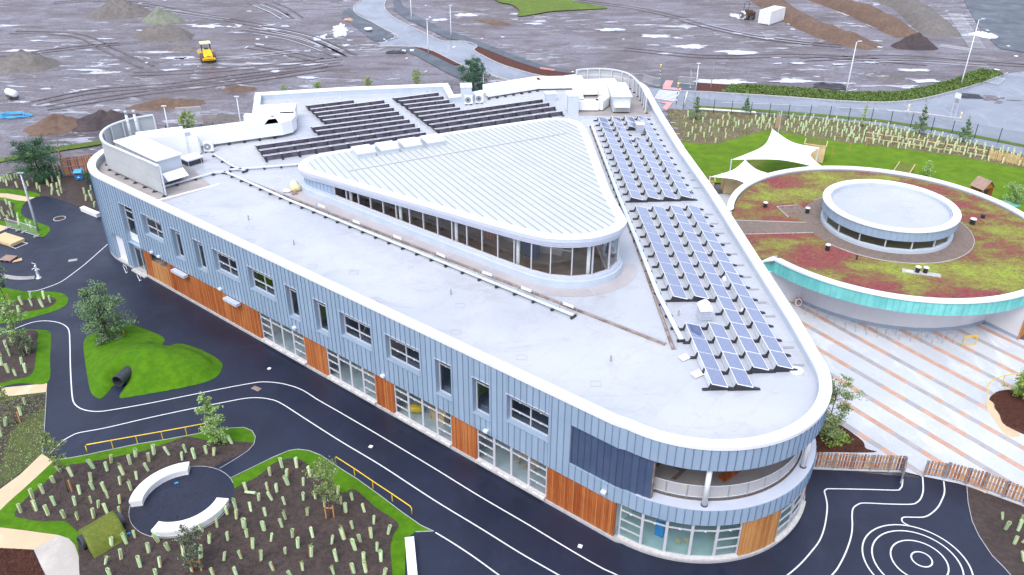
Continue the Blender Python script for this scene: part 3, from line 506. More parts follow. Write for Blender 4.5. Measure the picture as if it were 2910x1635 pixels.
# playground asphalt: one sheet under lawns and beds
sheetobj('playground',[(-95,20),(60,20),(60,37),(31.3,37.3),(27.5,39.6),(19,40.6),(18.5,60),(-36,83),(-45,88),(-52,88.5),(-62,85),(-95,88)],0.0,'asphalt')
Z=iter(np.arange(.008,.4,.004)); zz=lambda: float(next(Z))
sheetobj('upper_soil_bed',D['s_upper'],.010,'soil'); sheetobj('upper_lawn_strip',D['g_upper'],.022,'grass',True)
sheetobj('sand_path',D['path_upper'],.018,'path_beige'); sheetobj('lobe_lawn',D['g_lobe'],.026,'grass',True); sheetobj('lobe_soil_bed',D['s_lobe'],.034,'soil',True)
sheetobj('sand_path',D['path_mid'],.030,'path_beige'); sheetobj('bin_path',D['asph_strip'],.014,'soil'); sheetobj('corner_soil_bed',D['s_upper_r'],.020,'soil')
sheetobj('far_verge',D['verge_far'],.03,'grass_dull',True)
sheetobj('middle_lawn',D['g_mid'],.016,'grass',True); sheetobj('middle_soil_bed',D['s_mid'],.024,'soil',True)
sheetobj('lower_lawn',D['g_low'],.016,'grass',True); sheetobj('lower_soil_bed',D['s_low'],.024,'soil',True)
sheetobj('sand_path',D['path_w'],.012,'path_beige'); sheetobj('west_lawn',D['g_west'],.016,'soil_mixed'); sheetobj('west_soil_bed',D['s_west'],.024,'soil',True)
sheetobj('sand_path',D['path_sw'],.020,'path_beige'); sheetobj('south_lawn',D['g_big'],.016,'grass'); sheetobj('south_soil_bed',D['s_big'],.028,'soil',True)
sheetobj('sand_path',D['path_s'],.020,'path_beige'); sheetobj('concrete_path',D['conc_s'],.024,'concrete_path'); sheetobj('mulch_bed',D['mulch_s'],.028,'mulch')
cx,cy_,cr=D['circle']
sheetobj('seating_circle',arc((cx,cy_),cr,0,357,60),.036,'asphalt'); sheetobj('seating_path',D['strip'],.032,'asphalt')
# thin metal edging of the beds
for nm,pth,cl in (('circle_edging',arc((cx,cy_),cr+.02,-330,-5,70),False),('bed_edging',D['g_big'][:16],False),('bed_edging',D['g_big'][17:31],False),('bed_edging',D['s_right'][:8],False),('bed_edging',D['g_west'][2:6],False)):
    struct(MB().wall(pth,0,.05,.03).build(nm,'kerb'))
sheetobj('east_soil_bed',D['s_right'],.012,'soil')
# white playground lines
for l in D['lines']:
    cl=len(l)==4
    struct(MB().ribbon(l if cl else smooth(l,False,6),.085 if not cl else .07,.006,cl).build('playground_line','line_paint'))
for c0,r0 in (((22.88,32.84),2.88),((22.91,32.87),2.38),((23.09,33.0),1.51),((23.27,33.1),.55)):
    struct(MB().ribbon(arc(c0,r0,0,357,120),.085,.007,True).build('playground_line','line_paint'))
# grass mound with a tunnel under it
from mathutils.geometry import delaunay_2d_cdt
def chaikin(P_,k=2):
    for _ in range(k): P_=[q for a,b in zip(P_,P_[1:]+P_[:1]) for q in ((a[0]*.75+b[0]*.25,a[1]*.75+b[1]*.25),(a[0]*.25+b[0]*.75,a[1]*.25+b[1]*.75))]
    return P_
def mound(name,poly,h,mat,ctr):
    P_=chaikin(poly); xs=[p[0] for p in P_]; ys=[p[1] for p in P_]; n=len(P_); Pa=np.array(P_)
    pts=list(P_)
    for x in np.arange(min(xs),max(xs),.22):
        for y in np.arange(min(ys),max(ys),.22):
            if inside((x,y),P_) and np.min(np.hypot(Pa[:,0]-x,Pa[:,1]-y))>.12: pts.append((x,y))
    r=delaunay_2d_cdt([Vector(p) for p in pts],[(i,(i+1)%n) for i in range(n)],[],1,1e-4); vs=[]
    for v in r[0]:
        dmin=float(np.min(np.hypot(Pa[:,0]-v.x,Pa[:,1]-v.y))); e=min(1,dmin/1.1); e=e*e*(3-2*e)
        g=sum(a*math.exp(-(((v.x-c[0])*math.cos(t)+(v.y-c[1])*math.sin(t))/s1)**2-((-(v.x-c[0])*math.sin(t)+(v.y-c[1])*math.cos(t))/s2)**2) for c,s1,s2,t,a in ctr)
        vs.append((v.x,v.y,.012+.05*min(1,dmin/.1)+e*h*g*(1+.05*noise.noise(Vector((v.x*.8,v.y*.8,0))))))
    me=bpy.data.meshes.new(name); me.from_pydata(vs,[],[tuple(f) for f in r[2]]); me.materials.append(MATS[mat])
    bm=bmesh.new(); bm.from_mesh(me); bmesh.ops.recalc_face_normals(bm,faces=bm.faces); bm.to_mesh(me); bm.free()
    for p in me.polygons: p.use_smooth=True
    return link(name,me)
GM=[{(-28.22,48.51):(-28.15,49.25),(-28.67,48.91):(-28.7,49.7),(-28.89,48.27):(-29.1,49.2)}.get(tuple(p),p) for p in D['g_mound']]
struct(mound('grass_mound',GM,1.0,'grass',[((-28.05,51.2),2.8,2.5,R2(0),1.5),((-24.2,51.0),2.4,2.0,R2(-30),.6),((-31.5,54.0),2.2,2.6,0,.3)]))
sheetobj('tree_soil_ring',D['tree_ring'],.19,'soil',True)
# plaza with inlaid brick bands
pl=sheetobj('plaza',D['plaza'],.016,'plaza_conc')
def band(mb_l,p,q,w):
    d=Vector((q[0]-p[0],q[1]-p[1])); L=d.length; d.normalize(); n=Vector((-d.y,d.x)); s=0; k=0
    while s<L:
        e=min(L,s+random.choice((.62,.9,1.3)))
        pts=[(p[0]+d.x*a+n.x*b*w/2,p[1]+d.y*a+n.y*b*w/2) for a,b in((s,-1),(e-.015,-1),(e-.015,1),(s,1))]
        mb_l[random.choice((0,1,1,0,0))].prism(pts,.017,.021); s=e; k+=1
mk('brick_orange',(.47,.28,.20),(.55,.36,.28),1.2,.6); mk('brick_grey',(.33,.31,.315),(.41,.38,.385),1.2,.6)
dv=Vector((.545,-.839)); pv=Vector((.839,.545))
for k in range(-4,11):
    o=pv*(43.8+2.0*k)
    ts=np.arange(-45,25,.1); ins=[t for t in ts if inside((o.x+dv.x*t,o.y+dv.y*t),D['plaza'])]
    if len(ins)<8: continue
    l=[MB(),MB()]; band(l,(o.x+dv.x*ins[0],o.y+dv.y*ins[0]),(o.x+dv.x*ins[-1],o.y+dv.y*ins[-1]),.48)
    for m_,mt in zip(l,('brick_orange','brick_grey')):
        if m_.v: b_=m_.build('brick_band',mt,pl); b_['kind']='stuff'
sheetobj('mulch_bed',D['mulch_tree'],.024,'mulch',True); sheetobj('sand_margin',D['sand_r'],.022,'path_beige',True); sheetobj('mulch_bed',D['mulch_r'],.028,'mulch',True)
# lawns, beds and roads beyond
sheetobj('road',D['road_r'],-.008,'road_wet'); sheetobj('east_lawn',D['lawn_r'],.020,'grass_r',True)
sheetobj('planting_bed',D['bed_back'],.024,'soil_back'); sheetobj('verge_strip',D['verge_strip'],.016,'grass_dull')
v=sheetobj('road_verge',D['verge_r'],.05,'verge'); sheetobj('mulch_bed',D['mulch_v'],.045,'mulch'); sheetobj('footway',D['footway_v'],.03,'asphalt_new')
sheetobj('site_road',D['road_top'],.02,'asphalt_new'); sheetobj('access_road',D['road_b'],.0,'road_wet')
sheetobj('mulch_bed',D['mulch_b1'],.05,'mulch'); sheetobj('mulch_bed',D['mulch_b2'],.05,'mulch')
for k in ('foot_b1','foot_b2','foot_b3'): sheetobj('footway',D[k],.035,'asphalt_new')
sheetobj('far_grass',D['grass_far'],.16,'grass_dull',True)
for k in ('kerb_r','kerb_b1','kerb_b2','kerb_b3'): struct(MB().wall(smooth(D[k],False,3),-.05,.12,.16).build('kerb','kerb'))
struct(MB().wall(smooth(D['kerb_r2'],False,3),0,.08,.08).build('kerb','kerb'))
for t in D['tactile']: sheetobj('tactile_paving',t,.05,'tactile')
zb=[Vector(p) for p in D['zebra']]
for i in range(8):
    a,b=i/8+.01,i/8+.075
    pts=[zb[0].lerp(zb[3],a),zb[1].lerp(zb[2],a),zb[1].lerp(zb[2],b),zb[0].lerp(zb[3],b)]
    sheetobj('zebra_stripe',[tuple(p) for p in pts],.006,'line_paint')
for pth in ([(30.5,118.6),(37,118.0),(44,117.0)],[(46.5,116.6),(52.3,115.8)],[(53.5,115.3),(58.4,113.9)],[(53.4,115.6),(57.6,114.6)],[(26.5,124.2),(24.9,118.2)]):
    struct(MB().ribbon(pth,.14,.006).build('road_marking','line_paint'))
# standing water
def puddle(x,y,a,b,rot,sd):
    random.seed(sd); pts=[]
    for i in range(44):
        t=2*math.pi*i/44; r=1+.6*noise.noise(Vector((math.cos(t)*1.6+sd*3.1,math.sin(t)*1.6,sd)))+.4*noise.noise(Vector((math.cos(t)*4+sd*1.7,math.sin(t)*4,sd)))
        u,w=a*r*math.cos(t),b*r*math.sin(t); pts.append((x+u*math.cos(rot)-w*math.sin(rot),y+u*math.sin(rot)+w*math.cos(rot)))
    sheetobj('puddle',smooth(pts,True,2),.015,'water')
for i,a in enumerate([(-33.5,163,1.5,5.0,R2(8)),(-36,157,1.2,2.2,0),(-60,166,3.0,1.2,-.1),(-48,164,2.4,1.1,-.2),(-57,142,2.4,.8,.1),(33,129.5,4.2,1.7,.05),(44,130,3.2,.9,0),(40,148,3.6,1.3,-.1),(32,152,3.2,1.5,.1),(27,160,3,1.2,0),(66,137,3,.8,0),(19,165,2.8,1.2,0),(-10,178,2.4,1.6,0),(-15,173,1.8,1.0,.3),(70.5,180,4.2,.7,-1.2),(72,168,3.6,.6,-1.3),(4,170,1.8,.7,0),(47,178,1.4,2.6,.3),(-86,146,3,.9,0)]): puddle(*a,i+1)
random.seed(42)
for i in range(34):
    x,y=random.choice(((random.uniform(18,70),random.uniform(132,178)),(random.uniform(-60,-22),random.uniform(130,170)),(random.uniform(-100,-40),random.uniform(150,195)))); puddle(x,y,random.uniform(.5,1.7),random.uniform(.25,.7),random.uniform(-.5,.5),100+i)
# wheel tracks pressed into the mud
for p_ in ([(-51.9,163.9),(-44.5,159.6),(-37.4,153.5),(-29.6,143.3)],[(-50,166),(-42.5,161.5),(-35,154),(-28,144)],[(-60.9,131.7),(-50.9,133.5),(-41.1,137),(-29.4,142.4)],[(-87.1,141),(-80.8,146.6),(-71.3,151.7)],[(-68.9,116.2),(-63,122.2),(-52.4,125.9),(-41.9,132.1),(-28.8,138.9)],[(-66,114),(-56,121),(-44,127),(-30,136)],[(-57.7,189.6),(-52,182),(-47.2,176.1)],[(-54,189.6),(-49,183),(-44,174)],[(34.6,174.6),(40.7,165.2),(49,157.8),(59.8,153)],[(49.7,143.4),(66.5,145.6),(78.8,142.3),(92,139)],[(-100.9,188.2),(-87.2,190.1),(-65.2,176.9),(-48.7,166.2)],[(13.5,194.8),(25.9,186.3),(34.8,175.9)],[(20,150),(34,145),(52,146),(70,141)],[(-47,150),(-40,146),(-33,141)],[(-95,160),(-82,158),(-70,146),(-60,136)]): track(p_)
for p_ in ([(-49,161),(-41,156),(-33,147.5)],[(-46,163),(-38.5,157),(-31.5,148)],[(-55,140),(-46,143),(-38,147)],[(-56,187),(-50.5,180),(-46.5,173.5)],[(38,170),(45,161.5),(55,155)],[(55,141.5),(67,143),(80,140)],[(-90,186),(-75,181),(-58,172)]): track(p_,'water',1.7,.22)
# ------------------------------------------------------------------ main school building
A0=Vector((-32.1596,64.7200)); TT=Vector((.78208,-.62317)); NN=Vector((-.62317,-.78208))
ZP,ZR,ZC=8.45,7.75,8.33
CN=(10.87,40.33); RN=7.6                       # near corner
CL=(-32.33,73.81); RL=7.0                      # left end
CA=(9.6,96.3); RA=6.3                          # far apex
def FP(s,o=0.0): p=A0+TT*s+NN*o; return (p.x,p.y)
def outline():
    th0=math.degrees(math.atan2(NN.y,NN.x))    # -128.5
    bk=Vector((-.425,.905))
    l=[]
    l+=arc(CL,RL,-244.8,-360+(360+th0),22)[:0]
    l+=arc(CL,RL,115.2,360+th0,24)             # back tangent round to the facade
    l+=[FP(s) for s in np.arange(-3,48.9,3)]
    l+=arc(CN,RN,th0,-1.5,34)
    l+=[(18.40,45.2),(18.0,53.3),(17.42,65.8),(16.6,76.3),(16.0,89.7)]
    l+=arc(CA,RA,0,118,18)
    l+=[(-6.05,93.8),(-6.87,93.5),(-7.88,98.05),(-20.2,96.1),(-29.65,93.8),(-27.35,83.9)]
    return l
OUT=outline()
bld=thing('school_building','pale blue zinc clad triangular school with rounded corners and flat grey roof','building')
# floors and roof deck
inn=off(OUT,.14,True)
MB().prism(inn,-.1,.10).build('ground_slab','plinth',bld)
MB().prism(off(OUT,.32,True),3.02,3.86).build('floor_slab','room_white',bld)
# coping, inner upstand
oc=off(OUT,-.06,True); ic=off(OUT,.62,True)
n=len(OUT); step=3
for i in range(0,n,step):
    idx=[j%n for j in range(i,min(i+step,n)+1)]
    a=[oc[j] for j in idx]; b=[ic[j] for j in idx]
    mb=MB(); m=len(a); vs=[]
    for p,q in zip(a,b): vs+=[(p[0],p[1],ZC-.10),(p[0],p[1],ZP),(q[0],q[1],ZP-.03),(q[0],q[1],ZC-.10)]
    fs=[(k*4+e,(k+1)*4+e,(k+1)*4+(e+1)%4,k*4+(e+1)%4) for k in range(m-1) for e in range(4)]+[(0,1,2,3),(m*4-1,m*4-2,m*4-3,m*4-4)]
    mb.add(vs,fs).build('coping','white_coat',bld)
MB().wall(off(OUT,.50,True),ZR-.05,ZC-.101,.08,True).build('parapet_lining','upstand',bld)
# ---- zinc facade: upper wall split into standing seam panels round the window openings
WIN=[(.61,3.61),(10.99,14.05),(15.52,18.56),(25.95,29.0),(30.45,33.54),(40.78,43.85)]
SLOT=[(5.11,6.39),(8.33,9.58),(20.02,21.30),(23.20,24.48),(34.95,36.27),(38.07,39.4)]
ZB=2.88
OPEN=[(a,b,4.77,6.76) for a,b in WIN]+[(a,b,4.05,6.76) for a,b in SLOT]+[(-2.98,-.88,-1,6.74),(-6.05,-3.95,-1,2.86)]
PATH=arc(CL,RL,116,360+math.degrees(math.atan2(NN.y,NN.x)),40)          # left end, then facade, then near corner
SL=-5.8-plen(PATH)[-1]
def SP(s,o=0.0):
    """point on the wall line at facade station s (left arc, straight, near arc), o metres outwards"""
    if s<-5.8:
        t=math.degrees((s+5.8)/RL)+math.degrees(math.atan2(NN.y,NN.x)); return (CL[0]+(RL+o)*math.cos(R2(t)),CL[1]+(RL+o)*math.sin(R2(t)))
    if s>48.86:
        t=math.degrees((s-48.86)/RN)+math.degrees(math.atan2(NN.y,NN.x)); return (CN[0]+(RN+o)*math.cos(R2(t)),CN[1]+(RN+o)*math.sin(R2(t)))
    return FP(s,o)
def spanel(s0,s1,z0,z1,mat='zinc',name='zinc_panel',o=0.0,th=.10,rib=True,g=.010):
    mb=MB(); k=1 if (-5.8<=s0 and s1<=48.86) else max(1,int((s1-s0)/.5))
    ss=[s0+g+(s1-s0-2*g)*i/k for i in range(k+1)]
    out=[SP(s,o) for s in ss]; inn_=[SP(s,o-th) for s in ss]
    m=k+1; vs=[]
    for p,q in zip(out,inn_): vs+=[(p[0],p[1],z0),(p[0],p[1],z1),(q[0],q[1],z1),(q[0],q[1],z0)]
    fs=[(j*4+e,(j+1)*4+e,(j+1)*4+(e+1)%4,j*4+(e+1)%4) for j in range(k) for e in range(4)]+[(0,1,2,3),(m*4-1,m*4-2,m*4-3,m*4-4)]
    mb.add(vs,fs)
    if rib:
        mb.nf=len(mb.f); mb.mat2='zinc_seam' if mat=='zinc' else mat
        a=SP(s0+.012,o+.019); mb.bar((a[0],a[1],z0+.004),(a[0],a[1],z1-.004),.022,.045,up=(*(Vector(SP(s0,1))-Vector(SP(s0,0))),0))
    return mb.build(name,mat,bld)
PW=.4475
def panels(sa,sb,za,zb_,openings=(),mat='zinc',o=0.0):
    n_=max(1,round((sb-sa)/PW)); w=(sb-sa)/n_
    for i in range(n_):
        s0,s1=sa+i*w,sa+(i+1)*w; cuts=[(za,zb_)]
        segs=[(s0,s1)]
        # split in s at opening edges
        es=sorted({s0,s1,*[e for (a,b,_,_) in openings for e in (a,b) if s0+.02<e<s1-.02]})
        for a0,a1 in zip(es,es[1:]):
            mid=(a0+a1)/2; zs=[(za,zb_)]
            for (a,b,c,d) in openings:
                if a<mid<b:
                    nz_=[]
                    for (p,q) in zs:
                        if d<=p or c>=q: nz_.append((p,q)); continue
                        if c-p>.04: nz_.append((p,c))
                        if q-d>.04: nz_.append((d,q))
                    zs=nz_
            for p,q in zs: spanel(a0,a1,p,q,mat,rib=abs(a0-s0)<.01,o=o)
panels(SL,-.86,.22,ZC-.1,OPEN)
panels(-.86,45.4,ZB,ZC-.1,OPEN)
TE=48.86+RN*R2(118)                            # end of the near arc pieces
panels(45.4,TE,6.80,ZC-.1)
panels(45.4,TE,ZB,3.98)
# dry joints behind the panels: one dark backing sheet keeps daylight out of the seams
for a,b,z0,z1 in ((SL,-6.2,.2,8.2),(45.4,TE,6.85,8.2)):
    pts=[SP(s,-.125) for s in np.linspace(a,b,30)]
    MB().wall(pts,z0,z1,.05).build('wall_backing','slate_blue',bld)
# the walls the photograph does not face
plain=OUT[-6-19-5:]+OUT[:1]
i0=next(i for i,p in enumerate(OUT) if abs(p[0]-18.40)<1e-6)
plain=[OUT[i0-1]]+OUT[i0:]+[OUT[0]]
for a,b in zip(plain,plain[1:]):
    L=math.dist(a,b); k=max(1,round(L/1.3))
    for j in range(k):
        p=tuple(a[i]+(b[i]-a[i])*j/k for i in(0,1)); q=tuple(a[i]+(b[i]-a[i])*(j+1)/k for i in(0,1))
        MB().wall([p,q],0.0,ZC-.1,.12).build('zinc_panel','zinc',bld)
# plinth strip under the front
pp=[SP(s,.03) for s in list(np.linspace(SL,-5.8,30))+list(np.arange(-5,48.8,2))+list(np.linspace(48.86,TE,40))]
MB().wall(pp,-.05,.20,.36).build('plinth','plinth',bld)
# ---- windows
def frame_window(s0,s1,z0,z1,cols,rows,depth=.34,parent=bld,mat='frame_grey',gl='glass',reveal=True,o=0.0,fw=.08,slats=()):
    zv=[z0+(z1-z0)*r for r in rows]; sv=[s0+(s1-s0)*c for c in cols]
    fr=MB(); d=o-depth
    def bx(a,b,za,zb_,dd=d,t=.08):
        p,q=SP(a,dd),SP(b,dd); p2,q2=SP(a,dd-t),SP(b,dd-t)
        vs=[(p[0],p[1],za),(q[0],q[1],za),(q2[0],q2[1],za),(p2[0],p2[1],za),(p[0],p[1],zb_),(q[0],q[1],zb_),(q2[0],q2[1],zb_),(p2[0],p2[1],zb_)]
        fr.add(vs,[(3,2,1,0),(4,5,6,7),(0,1,5,4),(1,2,6,5),(2,3,7,6),(3,0,4,7)])
    for s in sv: bx(max(s0,s-fw/2) if s>s0+.01 else s0,min(s1,s+fw/2) if s<s1-.01 else s1,z0,z1) if s0+.01<s<s1-.01 else bx(s if s<=s0+.01 else s-fw,s+fw if s<=s0+.01 else s,z0,z1)
    for j in range(len(sv)-1):
        a=sv[j]+(fw if j==0 else fw/2)+.001; b=sv[j+1]-(fw if j==len(sv)-2 else fw/2)-.001
        for z in zv:
            zl=z if z<=z0+.01 else (z-fw if z>=z1-.01 else z-fw/2); zh=zl+fw
            bx(a,b,zl,zh,d-.003,.07)
    w=fr.build('window',mat,parent)
    for j in range(len(sv)-1):
        for i in range(len(zv)-1):
            a=sv[j]+fw*.4; b=sv[j+1]-fw*.4; p,q=SP(a,d-.04),SP(b,d-.04)
            MB().add([(p[0],p[1],zv[i]+.03),(q[0],q[1],zv[i]+.03),(q[0],q[1],zv[i+1]-.03),(p[0],p[1],zv[i+1]-.03)],[(0,1,2,3)]).build('pane',gl,w)
    for (c,r) in slats:      # white trickle vents / handles
        s=s0+(s1-s0)*c; z=z0+(z1-z0)*r; p=SP(s,d+.03); MB().box((p[0],p[1],z),(.12,.05,.05),math.atan2(TT.y,TT.x)).build('window_handle','white_paint',w)
    if reveal:
        rv=MB(); t=.02
        def rq(a,b,za,zb_):   # reveal faces from wall face to frame
            p,q=SP(a,o+.002),SP(b,o+.002); p2,q2=SP(a,d),SP(b,d)
            return p,q,p2,q2
        p,q,p2,q2=rq(s0,s1,z0,z1)
        for (u,u2) in ((p,p2),(q,q2)):
            rv.add([(u[0],u[1],z0),(u2[0],u2[1],z0),(u2[0],u2[1],z1),(u[0],u[1],z1)],[(0,1,2,3)])
        rv.add([(p[0],p[1],z1),(q[0],q[1],z1),(q2[0],q2[1],z1),(p2[0],p2[1],z1)],[(0,1,2,3)])
        rv.build('reveal','zinc',w)
        so_=[SP(s0-.05,o+.05),SP(s1+.05,o+.05),SP(s1+.05,d),SP(s0-.05,d)]
        MB().prism(so_,z0-.07,z0+.004).build('sill','zinc',w)
        hd=[SP(s0-.06,o+.03),SP(s1+.06,o+.03),SP(s1+.06,o-.05),SP(s0-.06,o-.05)]
        MB().prism(hd,z1-.002,z1+.05).build('head_flashing','zinc_pale',w)
    return w
for a,b in WIN: frame_window(a,b,4.79,6.76,(0,.5,1),(0,.36,.76,1),slats=((.25,.76),(.75,.76),(.25,.37),(.75,.37)))
for a,b in SLOT: frame_window(a,b,4.07,6.76,(0,1),(0,.80,1),slats=((.5,.81),))
# tall stair window and doors at the left end
frame_window(-2.98,-.90,2.95,6.72,(0,.62,1),(0,.60,.80,1),gl='glass_green')
frame_window(-2.98,-.90,.12,2.86,(0,.5,1),(0,.80,1))
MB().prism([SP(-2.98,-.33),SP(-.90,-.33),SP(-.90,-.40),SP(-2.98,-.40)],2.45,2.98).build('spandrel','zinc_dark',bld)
MB().prism([SP(-3.1,.35),SP(-.85,.35),SP(-.85,-.3),SP(-3.1,-.3)],.02,.14).build('doorstep','sill_conc',bld)
MB().add([(*SP(-6.02,-.30),.2),(*SP(-3.98,-.30),.2),(*SP(-3.98,-.30),2.84),(*SP(-6.02,-.30),2.84)],[(0,1,2,3)]).build('plant_door','white_coat',bld)
MB().add([(*SP(-6.05,0),.2),(*SP(-6.05,-.32),.2),(*SP(-6.05,-.32),2.86),(*SP(-6.05,0),2.86),(*SP(-3.95,0),.2),(*SP(-3.95,-.32),.2),(*SP(-3.95,-.32),2.86),(*SP(-3.95,0),2.86)],[(0,1,2,3),(4,5,6,7),(3,2,6,7)]).build('door_reveal','zinc',bld)
# ---- ground floor: timber cladding, glazed bays
def cladding(s0,s1,z0,z1,mat='cedar',o=-.06,bw=.125,name='timber_cladding'):
    mb=MB(); s=s0; 
    while s<s1-.02:
        e=min(s1,s+bw); dd=o+random.uniform(-.012,.006)
        p,q,q2,p2=SP(s+.006,dd),SP(e-.006,dd),SP(e-.006,o-.09),SP(s+.006,o-.09)
        mb.prism([p,q,q2,p2],z0,z1); s=e
    ob=mb.build(name,mat,bld); ob['kind']='stuff'
    MB().wall([SP(s0,o-.091),SP((s0+s1)/2,o-.091),SP(s1,o-.091)],z0,z1,.05).build('wall_backing','brown_edge',bld)
    return ob
ZG=.22
random.seed(5)
cladding(-.84,.30,ZG,2.87); cladding(.32,3.05,ZG,2.02,'cedar_pale'); cladding(3.07,15.9,ZG,2.87)
MB().prism([SP(.3,-.9),SP(3.06,-.9),SP(3.06,-1.0),SP(.3,-1.0)],1.2,2.87).build('store_back','brown_edge',bld)
MB().prism([SP(.3,-.1),SP(3.06,-.1),SP(3.06,-.9),SP(.3,-.9)],1.9,1.98).build('store_shelf','brown_edge',bld)
for a,b in ((4.55,6.45),(12.0,13.75)): MB().prism([SP(a,.5),SP(b,.5),SP(b,.05),SP(a,.05)],2.62,2.84).build('canopy_box','zinc_pale',bld)
for a,b in ((21.29,23.78),(28.93,30.78),(36.10,38.27),(43.82,48.66)): cladding(a,b,ZG,2.87)
def bay(s0,s1):
    w=None
    for k in range(4):
        a,b=s0+(s1-s0)*k/4,s0+(s1-s0)*(k+1)/4
        x=frame_window(a,b,.36,2.87,(0,1),(0,.27,.55,.80,1) if k in(0,3) else (0,.80,1),depth=.12,reveal=False,slats=((.5,.81),)+(((.5,.56),(.5,.28)) if k in(0,3) else ()),fw=.085)
        w=w or x
    MB().prism([SP(s0,.16),SP(s1,.16),SP(s1,-.2),SP(s0,-.2)],.20,.355).build('bay_sill','sill_conc',w)
    k=12
    for i in range(k):   # loose pale slabs set along the sill
        a=s0+(s1-s0)*(i+.08)/k; b=s0+(s1-s0)*(i+.86)/k
        MB().prism([SP(a,.15),SP(b,.15),SP(b,.02),SP(a,.02)],.357,.38).build('sill_slab','white_paint' if i%3 else 'sill_conc',w)
for a,b in ((15.92,21.27),(23.80,28.92),(30.80,36.08),(38.29,43.80)): bay(a,b)
# curved glazing of the near corner
TH=lambda deg: 48.86+RN*R2(deg+128.55)
edges=[TH(-128.4+i*(128.4-75.5)/5) for i in range(6)]
for i in range(5): frame_window(edges[i],edges[i+1],.34,2.87,(0,1),(0,.26,.52,.79,1) if i in(0,4) else (0,.79,1),depth=.10,reveal=False,gl='glass_green',slats=((.5,.80),))
cladding(TH(-75.4),TH(-55),ZG,2.87,'cedar_pale')
for i in range(3): frame_window(TH(-54.9+i*10.5),TH(-54.9+(i+1)*10.5),.34,2.87,(0,1),(0,.26,.52,.79,1),depth=.10,reveal=False,gl='glass_green')
cladding(TH(-23.2),TH(-10),ZG,2.87,'cedar')
for a,b in ((edges[0],edges[-1]),(TH(-54.9),TH(-23.4))):
    ss=np.linspace(a,b,14); MB().wall([SP(s,.10) for s in ss],.20,.335,.32).build('bay_sill','sill_conc',bld)
# small wall lights and cameras on the zinc
for s,z in ((1.1,3.2),(2.2,3.15),(11.2,3.2),(20.6,3.3),(30.0,3.2),(39.2,3.2),(47.9,3.35)):
    p=SP(s,.12); MB().box((p[0],p[1],z),(.30,.20,.16),math.atan2(TT.y,TT.x)).build('wall_light','white_paint',bld)
# ---- terrace in the near corner
ZT=3.87
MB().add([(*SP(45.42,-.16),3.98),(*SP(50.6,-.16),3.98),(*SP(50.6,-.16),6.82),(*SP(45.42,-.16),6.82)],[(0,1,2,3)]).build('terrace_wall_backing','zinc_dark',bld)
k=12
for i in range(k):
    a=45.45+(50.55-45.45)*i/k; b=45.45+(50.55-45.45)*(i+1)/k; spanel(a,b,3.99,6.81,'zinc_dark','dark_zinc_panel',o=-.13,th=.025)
MB().add([(*SP(45.40,0),3.98),(*SP(45.40,-.2),3.98),(*SP(45.40,-.2),6.80),(*SP(45.40,0),6.80)],[(0,1,2,3)]).build('reveal','zinc',bld)
e0=Vector(SP(50.6,-.16)); ret=[tuple(e0),(8.6,38.0)]
MB().wall(ret,3.86,7.2,.1).build('terrace_return','brown_edge',bld)
for i in range(16):
    p=e0.lerp(Vector((8.6,38.0)),(i+.5)/16); p=p+Vector((.02,-.03)); MB().box((p.x,p.y,5.4),(.05,.05,2.9),math.atan2(3.0,2.4)).build('terrace_batten','brown_edge',bld)
bw_=[(8.6,38.0),(18.1,43.5)]
MB().wall(bw_,3.86,7.3,.15).build('terrace_back_wall','frame_grey',bld)
for i in range(4):
    a=Vector(bw_[0]).lerp(Vector(bw_[1]),.08+i*.22); b=Vector(bw_[0]).lerp(Vector(bw_[1]),.26+i*.22); o_=Vector((.08,-.14))*.6
    MB().add([(a.x+o_.x,a.y+o_.y,3.95),(b.x+o_.x,b.y+o_.y,3.95),(b.x+o_.x,b.y+o_.y,6.4),(a.x+o_.x,a.y+o_.y,6.4)],[(0,1,2,3)]).build('terrace_door','glass_green',bld)
ring_in=arc(CN,RN-.75,-128,-3,40)
MB().sheet([tuple(e0),(8.6,38.0),(18.1,43.5),(18.2,40.5)]+list(reversed(arc(CN,RN-.13,-122,0,40))),ZT+.012).build('terrace_floor','deck_pavers',bld)
MB().prism([p for p in arc(CN,RN-.02,-122,-2,40)]+list(reversed(arc(CN,RN-.74,-122,-2,40))),3.90,4.0).build('terrace_ledge','zinc_pale',bld)
MB().prism(arc(CN,RN-.76,-118,-2,40)+list(reversed(arc(CN,RN-.95,-118,-2,40))),ZT,ZT+.04).build('terrace_gravel','gravel',bld)
MB().sheet([(7.3,36.0),(8.9,37.6),(10.3,36.3),(9.3,35.2)],ZT+.03).build('terrace_gravel','gravel',bld)
MB().prism([(8.0,35.9),(9.0,36.8),(9.6,35.9),(8.8,35.1)],ZT+.03,ZT+.07).build('terrace_slab','deck_pavers',bld)
# soffit above the terrace
MB().sheet(arc(CN,RN-.1,-125,-2,40)+[(18.1,43.5),(8.6,38.0),tuple(e0)],6.90).build('soffit','zinc_dark',bld)
